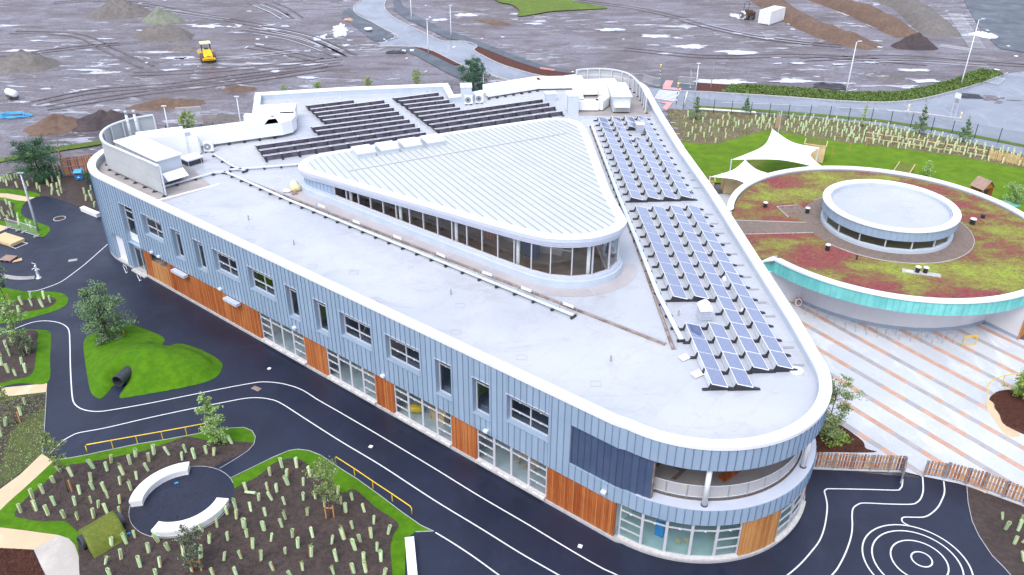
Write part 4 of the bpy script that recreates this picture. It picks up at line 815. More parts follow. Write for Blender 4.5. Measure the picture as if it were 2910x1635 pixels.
# balustrade
rl=bpy.data.objects.new('balustrade',None); COL.objects.link(rl); rl.parent=bld
ra=[(p[0],p[1],4.95) for p in arc(CN,RN-.86,-120,-4,48)]
MB().tube(ra,.025,8).build('top_rail','galv_pale',rl); MB().tube([(p[0],p[1],4.14) for p in ra],.02,8).build('bottom_rail','galv_pale',rl)
for i in range(0,49,4):
    p=ra[i]; MB().cyl((p[0],p[1],3.9),.022,1.04,8).build('baluster_post','galv',rl)
    if i<48:
        seg=arc(CN,RN-.86,-120+116*i/48+.3,-120+116*(i+4)/48-.3,4)
        MB().add([(q[0],q[1],z) for q in seg for z in(4.16,4.92)],[(2*j,2*j+2,2*j+3,2*j+1) for j in range(4)]).build('mesh_panel','perf',rl)
for t in (-93.0,-34.5):
    c=(CN[0]+(RN-.42)*math.cos(R2(t)),CN[1]+(RN-.42)*math.sin(R2(t))); MB().cyl((c[0],c[1],3.98),.15,2.85,20).build('terrace_column','white_paint',bld,True)
    MB().cyl((c[0],c[1],3.99),.19,.06,16).build('column_base','dark_metal',bld)
# ------------------------------------------------------------------ roof deck and clerestory
mk('seam_grey',(.36,.38,.39),None,2,.5)
UU=Vector((.43,-.90)).normalized()
def ZROOF(p): return 11.65+.07*(UU.x*p[0]+UU.y*p[1]+43.5)
CLO=[(-18.38,66.98),(-18.53,68.09),(-18.35,69.32),(-17.6,70.6),(-14.79,72.2),(-7.07,76.48),(2.74,81.01),(5.0,81.2),(6.45,79.65),(7.0,76.0),(7.25,68),(7.45,59.25),(7.92,53.63),(7.86,52.62),(7.45,51.78),(6.9,51.15),(5.46,50.3),(3.67,50.15),(1.9,50.66),(-0.84,52.6),(-4.79,55.75),(-9.15,59.2),(-15.69,64.5),(-17.5,65.9)]
CLO=list(reversed(CLO)); 
def resamp(path,n,closed=True):
    q=path+[path[0]] if closed else path; L=plen(q); out=[]; j=0
    for i in range(n if closed else n+1):
        t=L[-1]*i/n
        while j<len(L)-2 and L[j+1]<t: j+=1
        k=(t-L[j])/max(1e-9,L[j+1]-L[j]); out.append(tuple(q[j][a]+(q[j+1][a]-q[j][a])*k for a in(0,1)))
    return out
CLO=resamp(smooth(CLO,True,6),120)
area=sum(a[0]*b[1]-b[0]*a[1] for a,b in zip(CLO,CLO[1:]+CLO[:1]))
if area<0: CLO=list(reversed(CLO))
GLI=off(CLO,.30,True); VOID=off(CLO,.75,True)
deck_out=off(OUT,.52,True)
MB().sheet(deck_out,ZR,[VOID]).build('roof_membrane','membrane',bld)
MB().sheet(deck_out,ZR-.35,[VOID]).build('roof_soffit','room_white',bld)
MB().wall(VOID,3.87,ZR+.02,-.06,True).build('hall_lining','hall_wall',bld)
MB().wall(off(CLO,.80,True),6.4,6.9,-.03,True).build('hall_dado','cedar_pale',bld)
MB().sheet(VOID,6.4).build('hall_floor','hall_floor',bld)
core_=off(CLO,4.6,True); core_=[p for p in core_ if inside(p,VOID)]
HC=[(-6.5,66.0),(1.5,58.5),(3.8,57.6),(4.3,59.5),(3.6,74.5),(-3,71.5)]
MB().wall(HC,6.4,9.35,.2,True).build('hall_core','hall_wall',bld); MB().sheet(HC,9.36).build('hall_core_top','hall_wall',bld)
MB().tube([(*p,7.5) for p in off(HC,-1.0,True)]+[(*off(HC,-1.0,True)[0],7.5)],.06,6).build('hall_rail','white_paint',bld)
for e_ in range(0,3): MB().box(((-5+e_*3.2),(63.2-e_*2.9),7.2),(1.6,.5,1.2),R2(-43)).build('hall_cabinet','cedar_pale' if e_%2 else 'carpet',bld)
for z in (7.3,): MB().tube([(p[0],p[1],z) for p in off(CLO,.95,True)],.07,6).build('hall_rail','white_paint',bld)
cl=bpy.data.objects.new('clerestory',None); COL.objects.link(cl); cl.parent=bld
def loopband(outer,inner,zf0,zf1,name,mat,parent,rng=None):
    n=len(outer); vs=[]
    for p,q in zip(outer,inner): vs+=[(p[0],p[1],zf0(p)),(p[0],p[1],zf1(p)),(q[0],q[1],zf1(q)),(q[0],q[1],zf0(q))]
    fs=[(i*4+k,((i+1)%n)*4+k,((i+1)%n)*4+(k+1)%4,i*4+(k+1)%4) for i in range(n) for k in range(4)]
    return MB().add(vs,fs).build(name,mat,parent,False)
SILL=8.50
loopband(off(CLO,-.05,True),off(CLO,.25,True),lambda p:ZR,lambda p:8.30,'kerb_upstand','upstand',cl)
loopband(off(CLO,.10,True),off(CLO,.45,True),lambda p:8.28,lambda p:SILL,'sill','zinc_pale',cl)
for d0,d1,a,b,mt in ((-.10,.3,-.34,-.02,'zinc_pale'),(.0,.35,-.56,-.341,'zinc_pale'),(.10,.42,-.76,-.561,'zinc_pale')):
    loopband(off(CLO,d0,True),off(CLO,d1,True),lambda p,a=a:ZROOF(p)+a,lambda p,b=b:ZROOF(p)+b,'fascia_band',mt,cl)
# roof edge and standing seam roof panels
eo,ei=off(CLO,-.12,True),off(CLO,.55,True)
loopband(eo,ei,lambda p:ZROOF(p)-.06,lambda p:ZROOF(p)+.045,'roof_edge','white_coat',cl)
MB().add([(p[0],p[1],ZROOF(p)-.10) for p in off(CLO,.4,True)],[tuple(t) for t in tri2(off(CLO,.4,True))]).build('roof_deck','room_white',cl)
VV=Vector((-UU.y,UU.x)); core=off(CLO,.50,True)
def clip(poly,a,b):      # keep a<=VV.p<=b
    for s,lim in ((1,a),(-1,-b)):
        out=[]; n_=len(poly)
        for i in range(n_):
            p,q=Vector(poly[i]),Vector(poly[(i+1)%n_]); dp=s*VV.dot(p)-lim; dq=s*VV.dot(q)-lim
            if dp>=0: out.append(tuple(p))
            if (dp>=0)!=(dq>=0): t=dp/(dp-dq); out.append(tuple(p.lerp(q,t)))
        poly=out
        if len(poly)<3: return []
    return poly
vv=[VV.dot(Vector(p)) for p in core]; v0,v1=min(vv),max(vv); npan=46; sw=(v1-v0)/npan
# the joint that crosses the roof: up-slope bays sit a little higher
JA,JB=Vector((-13.93,65.6)),Vector((4.99,75.71)); jd=(JB-JA).normalized(); jn=Vector((-jd.y,jd.x))
for i in range(npan):
    a,b=v0+i*sw,v0+(i+1)*sw; pg=clip(core,a+.004,b-.004)
    if len(pg)<3: continue
    MB().add([(p[0],p[1],ZROOF(p)+.03) for p in pg]+[(p[0],p[1],ZROOF(p)-.01) for p in pg],[tuple(range(len(pg)))]+[(k,(k+1)%len(pg),len(pg)+(k+1)%len(pg),len(pg)+k) for k in range(len(pg))]).build('roof_panel','metal_roof',cl)
    ed=[Vector(p) for p in pg if abs(VV.dot(Vector(p))-(a+.004))<.01]
    if len(ed)>=2 and i>0:
        us=sorted(ed,key=lambda p:UU.dot(p)); p,q=us[0],us[-1]; e=(q-p).normalized()*.35; p=p+e; q=q-e
        if (q-p).dot(UU)>.3: MB().bar((p.x,p.y,ZROOF(p)+.055),(q.x,q.y,ZROOF(q)+.055),.05,.06).build('standing_seam','seam_grey',cl)
MB().bar((JA.x,JA.y,ZROOF(JA)+.09),(JB.x,JB.y,ZROOF(JB)+.09),.10,.05).build('roof_joint','frame_grey',cl)
# glazing: front bays clear, left tip clad
n=len(GLI); L=plen(GLI+[GLI[0]])
i_tip=min(range(n),key=lambda i:GLI[i][0]); 
def rot(l,i): return l[i:]+l[:i]
# start where glazing begins on the front (near the left tip) and run to the right side, anticlockwise
gs=min(range(n),key=lambda i:math.dist(GLI[i],(-14.9,64.2))); ge=min(range(n),key=lambda i:math.dist(GLI[i],(6.7,72)))
run=[GLI[(gs+k)%n] for k in range(((ge-gs)%n)+1)]
RL_=plen(run); nb=32; pts=resamp(run,nb,False)
for i in range(nb):
    p,q=pts[i],pts[i+1]; d=Vector((q[0]-p[0],q[1]-p[1])).normalized(); nn=Vector((-d.y,d.x))*.05
    zt0,zt1=ZROOF(p)-.74,ZROOF(q)-.74
    w=MB().bar((p[0],p[1],SILL),(p[0],p[1],zt0),.07,.12,up=(nn.x,nn.y,0)).build('mullion','frame_grey',cl)
    MB().bar((p[0],p[1],SILL+.05),(q[0],q[1],SILL+.05),.08,.09).build('bottom_frame','frame_grey',w)
    MB().add([(p[0],p[1],SILL),(q[0],q[1],SILL),(q[0],q[1],zt1),(p[0],p[1],zt0)],[(0,1,2,3)]).build('pane','glass_green' if i>18 else 'glass',w)
    if i%4==1:
        c=Vector(p)+Vector((-d.y,d.x))*.45; MB().cyl((c.x,c.y,6.4),.13,ZROOF(p)-7.0,14).build('hall_column','white_paint',cl,True)
rest=[GLI[(ge+k)%n] for k in range(((gs-ge)%n)+1)]; rp=resamp(rest,90,False)
for i in range(0,90):
    p,q=rp[i],rp[i+1]; d=(Vector(q)-Vector(p)); 
    MB().add([(p[0],p[1],8.3),(q[0],q[1],8.3),(q[0],q[1],ZROOF(q)-.5),(p[0],p[1],ZROOF(p)-.5)],[(0,1,2,3)]).build('zinc_panel','zinc',cl)
    o_=Vector((d.y,-d.x)).normalized()*.02; MB().bar((p[0]+o_.x,p[1]+o_.y,8.5),(p[0]+o_.x,p[1]+o_.y,ZROOF(p)-.75),.03,.04,up=(o_.x,o_.y,0)).build('standing_seam','zinc',cl)
# rooflights on the clerestory
for i in range(4):
    c=Vector((-13.35,70.3)).lerp(Vector((-7.45,73.25)),i/3); z=ZROOF(c)
    r=bpy.data.objects.new('rooflight',None); COL.objects.link(r); r.parent=cl
    MB().box((c.x,c.y,z+.20),(1.62,2.0,.46),math.atan2(-UU.x,-UU.y)*-1).build('rooflight_kerb','unit_grey',r)
    MB().box((c.x,c.y,z+.48),(1.72,2.10,.12),math.atan2(-UU.x,-UU.y)*-1).build('rooflight_frame','zinc_pale',r)
    for s in (-1,1): 
        m_=Matrix.Rotation(math.atan2(-UU.x,-UU.y)*-1,2); o_=m_@Vector((s*.42,0)); MB().box((c.x+o_.x,c.y+o_.y,z+.57),(.80,1.98,.06),math.atan2(-UU.x,-UU.y)*-1).build('rooflight_lid','white_coat',r)
# dirty gutter kerbs round the clerestory plinth
for p,q,w_ in (((-24.0,69.2),(9.55,43.1),.16),((8.15,84),(9.45,58),.14),((9.45,58),(9.98,42.6),.14)):
    MB().bar((*p,ZR+.05),(*q,ZR+.05),w_,.11).build('gutter_kerb','brown_edge',bld)
    d=(Vector(q)-Vector(p)).normalized(); s=Vector((-d.y,d.x))
    if s.y<0: s=-s
    MB().bar((p[0]+s.x*.17,p[1]+s.y*.17,ZR+.04),(q[0]+s.x*.17,q[1]+s.y*.17,ZR+.04),.10,.08).build('gutter_edge','grey_line',bld)
# grey walkway strip beside the glazing, in slabs
wk=off(CLO,-.05,True); wk2=off(CLO,-1.15,True)
k0=min(range(120),key=lambda i:math.dist(CLO[i],(-18.4,67.5))); k1=min(range(120),key=lambda i:math.dist(CLO[i],(7.6,54)))
k=k0
while k!=k1 and k!=(k1+1)%120:
    j=min(5,(k1-k)%120) or 1; ids=[(k+e)%120 for e in range(j+1)]
    a=[wk[i] for i in ids]; b=[wk2[i] for i in ids]
    MB().sheet(a+list(reversed(b)),ZR+.012).build('walkway_slab','gutter_grey',bld)
    MB().ribbon([a[0],b[0]],.05,ZR+.018).build('walkway_joint','zinc_pale',bld); k=(k+j)%120
# paving on the left end deck
lp=[p for p in off(OUT,.6,True)]
MB().sheet(arc(CL,RL-.62,140,225,24)+[FP(-3,-.62),FP(2.0,-.62),(-26.5,67.8),(-29.6,71.9),(-36,76.5)],ZR+.010).build('deck_paving','deck_pavers',bld)
random.seed(3)
for i in range(9): MB().bar((*FP(2.0+.1*i,-.7),ZR+.03),(*FP(2.0+.1*i,-.72),ZR+.03),.05,.03)
MB().bar((*FP(1.6,-.62),ZR+.06),(-26.0,68.3,ZR+.06),.14,.12).build('deck_kerb','white_coat',bld)
# dashed drain outlets and vent pipes on the deck
for s,o_ in ((7,-2.2),(14,-1.6),(21,-1.9),(28,-1.5),(35,-2.0),(12,-3.0),(24,-3.2),(40,-2.4),(33,-4.6),(45,-3.0)):
    p=FP(s,o_); mb=MB(); mb.ribbon([(p[0]-.3,p[1]-.25),(p[0]+.3,p[1]-.25),(p[0]+.3,p[1]+.25),(p[0]-.3,p[1]+.25)],.03,ZR+.012,True); mb.build('membrane_patch','gutter_grey',bld)
for x,y in ((-21.4,61.0),(-16.7,56.6),(-4.2,49.2),(6.0,41.3),(11.0,46.6),(13.8,76.5),(15.6,66.8)):
    MB().cyl((x,y,ZR),.055,.42,10).build('vent_pipe','galv',bld)
# ------------------------------------------------------------------ cable trays with black feet and sign hoops
def tray(label,path,w=.24,feet=1.45,mat='galv_pale'):
    t=thing('cable_tray',label,'cable tray',(path[0][0],path[0][1],ZR)); bx,by=path[0]
    rel=[(p[0]-bx,p[1]-by) for p in path]
    for a,b in zip(rel,rel[1:]):
        MB().bar((*a,.20),(*b,.20),w,.07).build('tray_run',mat,t)
        L=math.dist(a,b); d=(Vector(b)-Vector(a)).normalized(); k=max(1,int(L/feet))
        for i in range(k+1):
            p=Vector(a).lerp(Vector(b),i/k if k else 0); MB().box((p.x,p.y,.075),(.16,.52,.15),math.atan2(d.y,d.x)).build('foot','black_plastic',t)
    return t
tray('long white cable tray on black feet along the front of the clerestory',[(-26.4,71.0),(-18.66,64.36),(-4.74,53.30),(4.04,46.28)])
tray('white cable tray on the roof between the clerestory and the solar rows',[(8.35,84.4),(9.15,66),(9.62,57.4),(10.0,49.3),(10.63,43.5)],.30)
tray('cable tray crossing the left end deck towards the plant screen',[(-31.0,66.9),(-27.3,70.6),(-26.2,70.9)],.22)
tray('cable tray running back from the left air handling unit',[(-28.6,75.2),(-26.0,72.3),(-24.6,71.2)],.22)
tray('cable tray behind the clerestory in front of the left solar rows',[(-26.0,71.4),(-18.6,73.2)],.28)
hps=[((-16.31,63.05),(-15.18,62.16)),((-12.9,59.97),(-11.88,59.21)),((-9.34,57.3),(-8.25,56.47)),((-5.8,54.49),(-4.7,53.56)),((-2.32,51.59),(-1.21,50.84)),((.41,49.46),(1.52,48.63)),((3.18,47.38),(4.28,46.55))]
ordn=['first','second','third','fourth','fifth','sixth','seventh']
for i,(p,q) in enumerate(hps):
    m_=Vector(p).lerp(Vector(q),.5); t=thing('sign_hoop','%s hoop with a white sign along the front cable tray, counted from the left'%ordn[i],'sign hoop',(m_.x,m_.y,ZR),0,'sign hoops along the cable tray')
    a=Vector((p[0]-m_.x,p[1]-m_.y)); b=-a; d=(b-a).normalized()
    MB().tube([(a.x,a.y,.0),(a.x,a.y,.52),(a.x+d.x*.06,a.y+d.y*.06,.60),(b.x-d.x*.06,b.y-d.y*.06,.60),(b.x,b.y,.52),(b.x,b.y,0)],.022,8).build('hoop','galv',t)
    MB().bar((a.x*.62,a.y*.62,.56),(b.x*.62,b.y*.62,.56),.03,.20).build('sign_plate','white_paint',t)
# ------------------------------------------------------------------ solar rows
mk('deflector_shade',(.05,.045,.065),(.11,.10,.125),1.5,.4)  # dark tone carries the shadow beneath the high edges of the back rows
cellmesh=MB().box((0,0,0),(1.63,.97,.03)).mesh('solar_panel','solar_cell')
frmesh=MB()
for a,b in(((-.825,-.495),(.825,-.495)),((-.825,.495),(.825,.495)),((-.825,-.495),(-.825,.495)),((.825,-.495),(.825,.495))): frmesh.bar((*a,.004),(*b,.004),.03,.045)
frmesh=frmesh.mesh('panel_frame','white_coat')
brk=MB().add([(-.09,-.98,.0),(.09,-.98,.0),(.09,.92,.0),(-.09,.92,.0),(-.09,-.98,.08),(.09,-.98,.08),(.09,-.62,.10),(-.09,-.62,.10),(.09,-.50,.44),(-.09,-.50,.44),(.09,.5,.16),(-.09,.5,.16),(.09,.92,.05),(-.09,.92,.05)],[(3,2,1,0),(0,1,5,4),(4,5,6,7),(7,6,8,9),(9,8,10,11),(11,10,12,13),(13,12,2,3),(1,2,12,10,8,6,5),(0,4,7,9,11,13,3)]).mesh('mount_foot','black_plastic')
bkm=MB().add([(-.82,-.56,.03),(.82,-.56,.03),(.82,-.49,.44),(-.82,-.49,.44)],[(0,1,2,3)]).mesh('wind_deflector','deflector_shade')
bkp=bkm.copy(); bkp.materials.clear(); bkp.materials.append(MATS['galv_pale'])
def solar_row(label,hi0,hi1,group,side=1,pitch=1.69):
    """row along hi0->hi1 (high edge); panels fall away to the left of that direction (side=1) or right"""
    a,b=Vector(hi0),Vector(hi1); d=(b-a); L=d.length; n_=max(1,round(L/pitch)); d.normalize(); rz=math.atan2(d.y,d.x)
    if side<0: a,b=b,a; d=-d; rz+=math.pi
    t=thing('solar_row',label,'solar panels',(a.x,a.y,ZR),rz,group)
    tl=R2(15); p_=L/n_
    for i in range(n_):
        x=(i+.5)*p_; s=bpy.data.objects.new('solar_panel',cellmesh); COL.objects.link(s); s.parent=t; s.location=(x,.02+.48*math.cos(tl),.47-.48*math.sin(tl)); s.rotation_euler=(-tl,0,0)
        f_=bpy.data.objects.new('panel_frame',frmesh); COL.objects.link(f_); f_.parent=s; f_.location=(0,0,.012)
    for i in range(n_+1):
        o=bpy.data.objects.new('mount_foot',brk); COL.objects.link(o); o.parent=t; o.location=(min(max(i*p_,.1),L-.1),.5,.012)
    for i in range(n_):
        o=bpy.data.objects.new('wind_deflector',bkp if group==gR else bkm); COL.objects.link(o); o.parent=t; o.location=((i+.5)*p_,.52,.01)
    return t
# rows on the right, sloping down towards the right hand parapet
gR='solar rows beside the right parapet'
up=[((9.16,86.57),(10.12,64.91)),((10.59,86.76),(11.59,65.07)),((12.35,80.17),(13.03,65.16)),((13.46,87.03),(14.46,65.32))]
for i,(p,q) in enumerate(up): solar_row('%s solar row from the clerestory in the far right block'%ordn[i],p,q,gR,1)
solar_row('short pair of solar panels behind the white vent in the far right block',(12.05,86.96),(12.17,83.4),gR,1)
lo=[((10.23,63.2),(10.93,48.34)),((11.69,63.29),(12.39,48.4)),((13.14,63.44),(14.27,40.11)),((14.58,63.53),(15.75,40.26))]
for i,(p,q) in enumerate(lo): solar_row('%s solar row from the clerestory in the near right block'%ordn[i],p,q,gR,1)
solar_row('short solar row nearest the rounded corner, left one of two',(11.11,44.97),(11.46,38.4),gR,1)
solar_row('short solar row nearest the rounded corner, right one of two',(12.60,45.07),(12.92,38.4),gR,1)
rows=[((-22.83,89.76),(-18.05,91.92)),((-22.08,88.49),(-14.6,91.99)),((-21.39,87.24),(-13.87,90.66)),((-20.65,85.91),(-13.17,89.25)),((-19.96,84.72),(-12.47,87.98)),((-20.7,82.49),(-11.77,86.52)),((-19.98,81.28),(-10.99,85.22)),((-24.98,76.96),(-10.32,83.94)),((-24.27,75.61),(-9.63,82.59)),((-23.5,74.13),(-8.89,81.18))]
rowq=[((-13.42,92.81),(-8.69,95.04)),((-12.72,91.66),(-8.01,93.63)),((-11.98,90.34),(-7.27,92.26)),((-11.27,88.93),(-6.55,90.93)),((-10.55,87.56),(-5.88,89.51)),((-9.85,86.23),(3.38,92.73)),((-9.16,84.82),(4.08,91.38)),((-8.42,83.55),(4.72,90.07)),((-7.76,82.12),(5.44,88.42))]
od=['first','second','third','fourth','fifth','sixth','seventh','eighth','ninth','tenth']
for i,(p,q) in enumerate(rows): solar_row('%s dark solar row from the back in the left block behind the clerestory'%od[i],p,q,'solar rows behind the clerestory',1)
for i,(p,q) in enumerate(rowq): solar_row('%s dark solar row from the back in the middle block behind the clerestory'%od[i],p,q,'solar rows behind the clerestory',1)
# ------------------------------------------------------------------ roof plant
def part_box(name,mat,t,c,size,rz=0): return MB().box(c,size,rz).build(name,mat,t)
def screen(label,path,z0,h,posts_inside=True,bays=1.55,fade='louvre'):
    t=thing('plant_screen',label,'plant screen',(path[0][0],path[0][1],z0)); b=Vector(path[0]); rel=[tuple(Vector(p)-b) for p in path]
    L=plen(rel)[-1]; k=max(2,round(L/bays)); pts=resamp(rel,k,False); fine=resamp(rel,k*4,False)
    o=off(pts,.16)
    for i,(p,q) in enumerate(zip(pts,o)):
        MB().box((q[0],q[1],h/2-.08),(.12,.12,h+.02)).build('post','galv_pale',t); MB().box((p[0],p[1],-.12),(.30,.30,.10)).build('post_foot','black_plastic',t)
    MB().wall([(p[0],p[1]) for p in off(fine,-.06)],h-.06,h+.06,.24).build('top_rail','galv_pale',t)
    for i in range(k):
        seg=fine[i*4:i*4+5]
        for r in range(2):
            z_a=.10+(h-.2)*r/2; z_b=.10+(h-.2)*(r+1)/2-.02
            mb=MB().wall(seg,z_a,z_b,.03)
            mb.build('louvre_panel',fade,t)
    return t
# left screen, horseshoe open to the right
ls=[(-29.92,65.6),(-31.6,66.95),(-33.25,68.25),(-34.9,69.6),(-36.6,70.95),(-37.6,72.2),(-38.3,73.8),(-38.45,75.6),(-37.9,77.2),(-36.9,78.4),(-35.55,79.3)]
screen('tall grey louvred plant screen curving round the left end of the roof',list(reversed(smooth(ls,False,4))),ZR+.15,2.6)
sc=[(14.75,89.2),(14.75,93),(14.45,96.2),(13.8,99.0),(12.4,100.6),(10.6,101.2),(8.7,100.9),(7.6,100.4)]
screen('low grey plant screen curving round the far apex of the roof',smooth(sc,False,4),ZR+.15,1.6,fade='perf')
t=thing('air_handling_unit','long white air handling unit inside the left plant screen','plant unit',(-33.0,71.0,ZR))
a=math.atan2(67.97-72.96,-30.71+36.56)
part_box('casing','unit_grey',t,(0,0,1.30),(7.4,2.2,2.15),a); part_box('roof_sheet','duct_white',t,(0,0,2.42),(7.7,2.45,.10),a)
d=Vector((math.cos(a),math.sin(a))); nrm=Vector((-d.y,d.x))
for i in range(7):
    p=d*(-3.2+i*1.05)-nrm*1.11; part_box('door_joint','galv',t,(p.x,p.y,1.3),(.05,.03,2.0),a)
p=d*3.95; MB().add([(p.x-nrm.x*1,p.y-nrm.y*1,1.25),(p.x+nrm.x*1,p.y+nrm.y*1,1.25),(p.x+nrm.x*1+d.x*.8,p.y+nrm.y*1+d.y*.8,.72),(p.x-nrm.x*1+d.x*.8,p.y-nrm.y*1+d.y*.8,.72)],[(0,1,2,3)]).build('intake_hood','duct_white',t)
for s in(-3,0,3): part_box('skid','dark_metal',t,(d.x*s,d.y*s,.11),(.15,2.2,.22),a)
t=thing('supply_duct','wide white duct box behind the left air handling unit','duct',(-33.6,74.6,ZR))
part_box('duct_box','duct_white',t,(0.2,.6,1.25),(4.2,2.2,2.2),R2(25)); part_box('duct_end','duct_white',t,(2.4,1.5,.75),(1.6,1.6,1.4),R2(25))
t=thing('long_duct','long white insulated duct along the back edge of the left roof','duct',(-31.5,77.6,ZR))
MB().bar((0,0,.95),(7.6,3.6,.95),1.5,1.30).build('duct_run','duct_white',t)
MB().prism([(6.6,2.3),(8.2,3.0),(9.0,3.8),(9.1,5.0),(8.75,6.6),(7.2,6.3),(7.3,5.3),(6.6,4.4)],.3,1.6).build('duct_bend','duct_white',t)
MB().bar((7.9,6.0,.95),(7.4,9.4,.95),1.6,1.30).build('duct_run','duct_white',t); MB().bar((7.3,8.6,1.1),(3.9,8.3,1.1),1.0,.95).build('duct_branch','duct_white',t)
MB().bar((5.0,7.2,.6),(3.2,7.0,.6),1.0,.9).build('duct_branch','duct_white',t)
for i in range(5): MB().bar((1+i*1.5,.47+i*.71-.78,.2),(1+i*1.5,.47+i*.71-.78,1.55),.03,.02).build('duct_strap','galv',t)
for i in range(6): MB().box((.6+i*1.35,-.45+i*.64,.06),(.2,.3,.28),R2(25)).build('foot','black_plastic',t)
t=thing('stair_duct','stepped white duct bend at the left side of the back wing','duct',(-26.2,85.6,ZR))
part_box('duct_step','duct_white',t,(0,-1.2,.55),(1.5,1.4,1.1),R2(12)); part_box('duct_step','upstand',t,(-.2,.6,.45),(1.6,1.2,.9),R2(12))
flu=None
for i,(x,y) in enumerate(((-37.15,77.15),(-36.45,77.35))):
    t=thing('flue','%s of two silver boiler flues beside the left plant screen'%('left' if i==0 else 'right'),'flue',(x,y,ZR),0,'boiler flues')
    MB().tube([(0,0,0),(0,0,2.0),(-.02,0,3.7)],.13,14).build('flue_pipe','galv_pale',t,True); MB().tube([(0,0,3.5),(0,0,3.85)],.17,14).build('flue_cowl','galv',t,True)
    for z in (.9,1.8,2.7): MB().cyl((0,0,z),.14,.05,14).build('flue_band','galv',t)
def condenser(label,x,y,rz,h=.95,w=.9):
    t=thing('condenser','%s'%label,'condenser',(x,y,ZR),rz,'condenser units'); part_box('casing','white_paint',t,(0,0,.12+h/2),(w,.36,h))
    MB().lathe((0,-.185,.12+h*.5),[(.0,0),(.09,0)],20).v
    fan=MB(); 
    for r0,r1 in ((.30,.33),(.20,.22),(.11,.13)):
        fan.add([(r*math.cos(2*math.pi*k/24)-.08,-.186,.12+h*.5+r*math.sin(2*math.pi*k/24)) for r in(r0,r1) for k in range(24)],[(k,(k+1)%24,24+(k+1)%24,24+k) for k in range(24)])
    fan.build('fan_guard','dark_metal',t)
    MB().add([(.10*math.cos(2*math.pi*k/16)-.08,-.187,.12+h*.5+.10*math.sin(2*math.pi*k/16)) for k in range(16)],[tuple(range(16))]).build('fan_hub','dark_metal' if 'middle' in label else 'white_paint',t)
    MB().add([(.29*math.cos(2*math.pi*k/20)-.08,-.1835,.12+h*.5+.29*math.sin(2*math.pi*k/20)) for k in range(20)],[tuple(range(20))]).build('fan_disc','galv',t)
    for s in(-1,1): part_box('foot','black_plastic',t,(s*.3,0,.06),(.12,.5,.12))
    return t
condenser('left white condenser with a round fan beside the long duct',-30.55,75.9,R2(6)); condenser('right white condenser with a round fan beside the long duct',-29.5,76.4,R2(6))
condenser('left white condenser by the grey cabinet in the middle of the roof',-5.05,92.0,R2(6)); condenser('right white condenser by the grey cabinet in the middle of the roof',-3.85,92.5,R2(6))
t=thing('roof_hatch','white roof access hatch on a black kerb by the left plant','roof hatch',(-30.2,73.5,ZR),R2(-40)); part_box('kerb','dark_metal',t,(0,0,.25),(1.3,1.5,.5)); part_box('lid','duct_white',t,(0,0,.57),(1.45,1.65,.14)); 
MB().tube([(.8,-.8,0),(.8,-.8,.9),(.8,.5,.9),(.8,.5,0)],.025,8).build('grab_rail','galv_pale',t)
t=thing('roof_cabinet','tall pale blue roof cabinet beside the middle condensers','cabinet',(-5.4,93.7,ZR),R2(5)); part_box('casing','unit_grey',t,(0,0,.85),(1.25,1.6,1.7)); part_box('lid','duct_white',t,(0,0,1.73),(1.35,1.7,.08))
t=thing('long_duct','long white insulated duct along the back edge up to the far apex','duct',(-3.2,94.9,ZR)); 
MB().bar((0,0,.75),(6.2,3.6,.75),1.5,1.1).build('duct_run','duct_white',t); MB().bar((6.0,3.5,.75),(11.5,4.0,.75),1.5,1.1).build('duct_run','duct_white',t)
for i in range(7): MB().box((.4+i*.95,-.9+i*.55,.06),(.3,.2,.14),R2(30)).build('foot','black_plastic',t)
t=thing('roof_box','small pale blue box at the end of the middle solar rows','cabinet',(4.3,93.9,ZR),R2(10)); part_box('casing','unit_grey',t,(0,0,.42),(1.2,1.0,.84)); part_box('lid','duct_white',t,(0,0,.87),(1.3,1.1,.07))
t=thing('air_handling_unit','white air handling unit inside the far apex screen','plant unit',(11.9,92.4,ZR),R2(1)); part_box('casing','unit_grey',t,(0,-.6,1.0),(1.9,5.2,1.7)); part_box('roof_sheet','duct_white',t,(0,-.6,1.9),(2.2,5.5,.1)); part_box('hood','duct_white',t,(0,-3.5,.95),(1.7,.7,.25)); part_box('louvre','louvre',t,(0,-3.24,.5),(1.6,.06,.6)); part_box('plinth','dark_metal',t,(0,-.6,.08),(1.7,5,.14))
t=thing('duct_ring','white duct loop on the deck left of the far air handling unit','duct',(8.5,92.4,ZR))
MB().bar((-1.3,-2.2,.65),(1.0,-2.2,.65),1.0,1.0).build('duct_run','duct_white',t); MB().bar((1.0,-2.4,.65),(1.9,-.6,.65),1.0,1.0).build('duct_run','duct_white',t); MB().bar((-1.1,-2.0,.65),(-1.1,3,.65),1.0,1.0).build('duct_run','duct_white',t)
MB().bar((1.9,-.6,.65),(1.9,2.8,.65),1.0,1.0).build('duct_run','duct_white',t); MB().bar((-1.4,3.6,.9),(3.6,4.2,.9),2.0,1.3).build('duct_run','duct_white',t)
for x_,y_ in((-1.2,-2.2),(.9,-2.2),(1.8,-.4),(1.9,2.4),(-1.1,1)): MB().box((x_,y_,.07),(.3,.3,.13)).build('foot','black_plastic',t)
t=thing('roof_cabinet','tall pale blue cabinet left of the far duct loop','cabinet',(6.6,89.4,ZR),R2(3)); part_box('casing','unit_grey',t,(0,0,.98),(1.2,1.0,1.96)); part_box('lid','duct_white',t,(0,0,1.99),(1.28,1.08,.06)); part_box('cap_box','duct_white',t,(-.1,1.2,1.0),(1.1,1.0,1.9))
t=thing('deck_paving','grey brown deck under the far apex plant','deck',(0,0,ZR)); MB().sheet([(7.2,87.7),(15.2,87.4),(15.0,95),(13.6,99.5),(10,101),(7.4,99)],.012).build('deck_sheet','deck_pavers',t)
MB().wall([(7.2,87.6),(15.3,87.3)],0,.14,.1).build('deck_kerb','upstand',t)
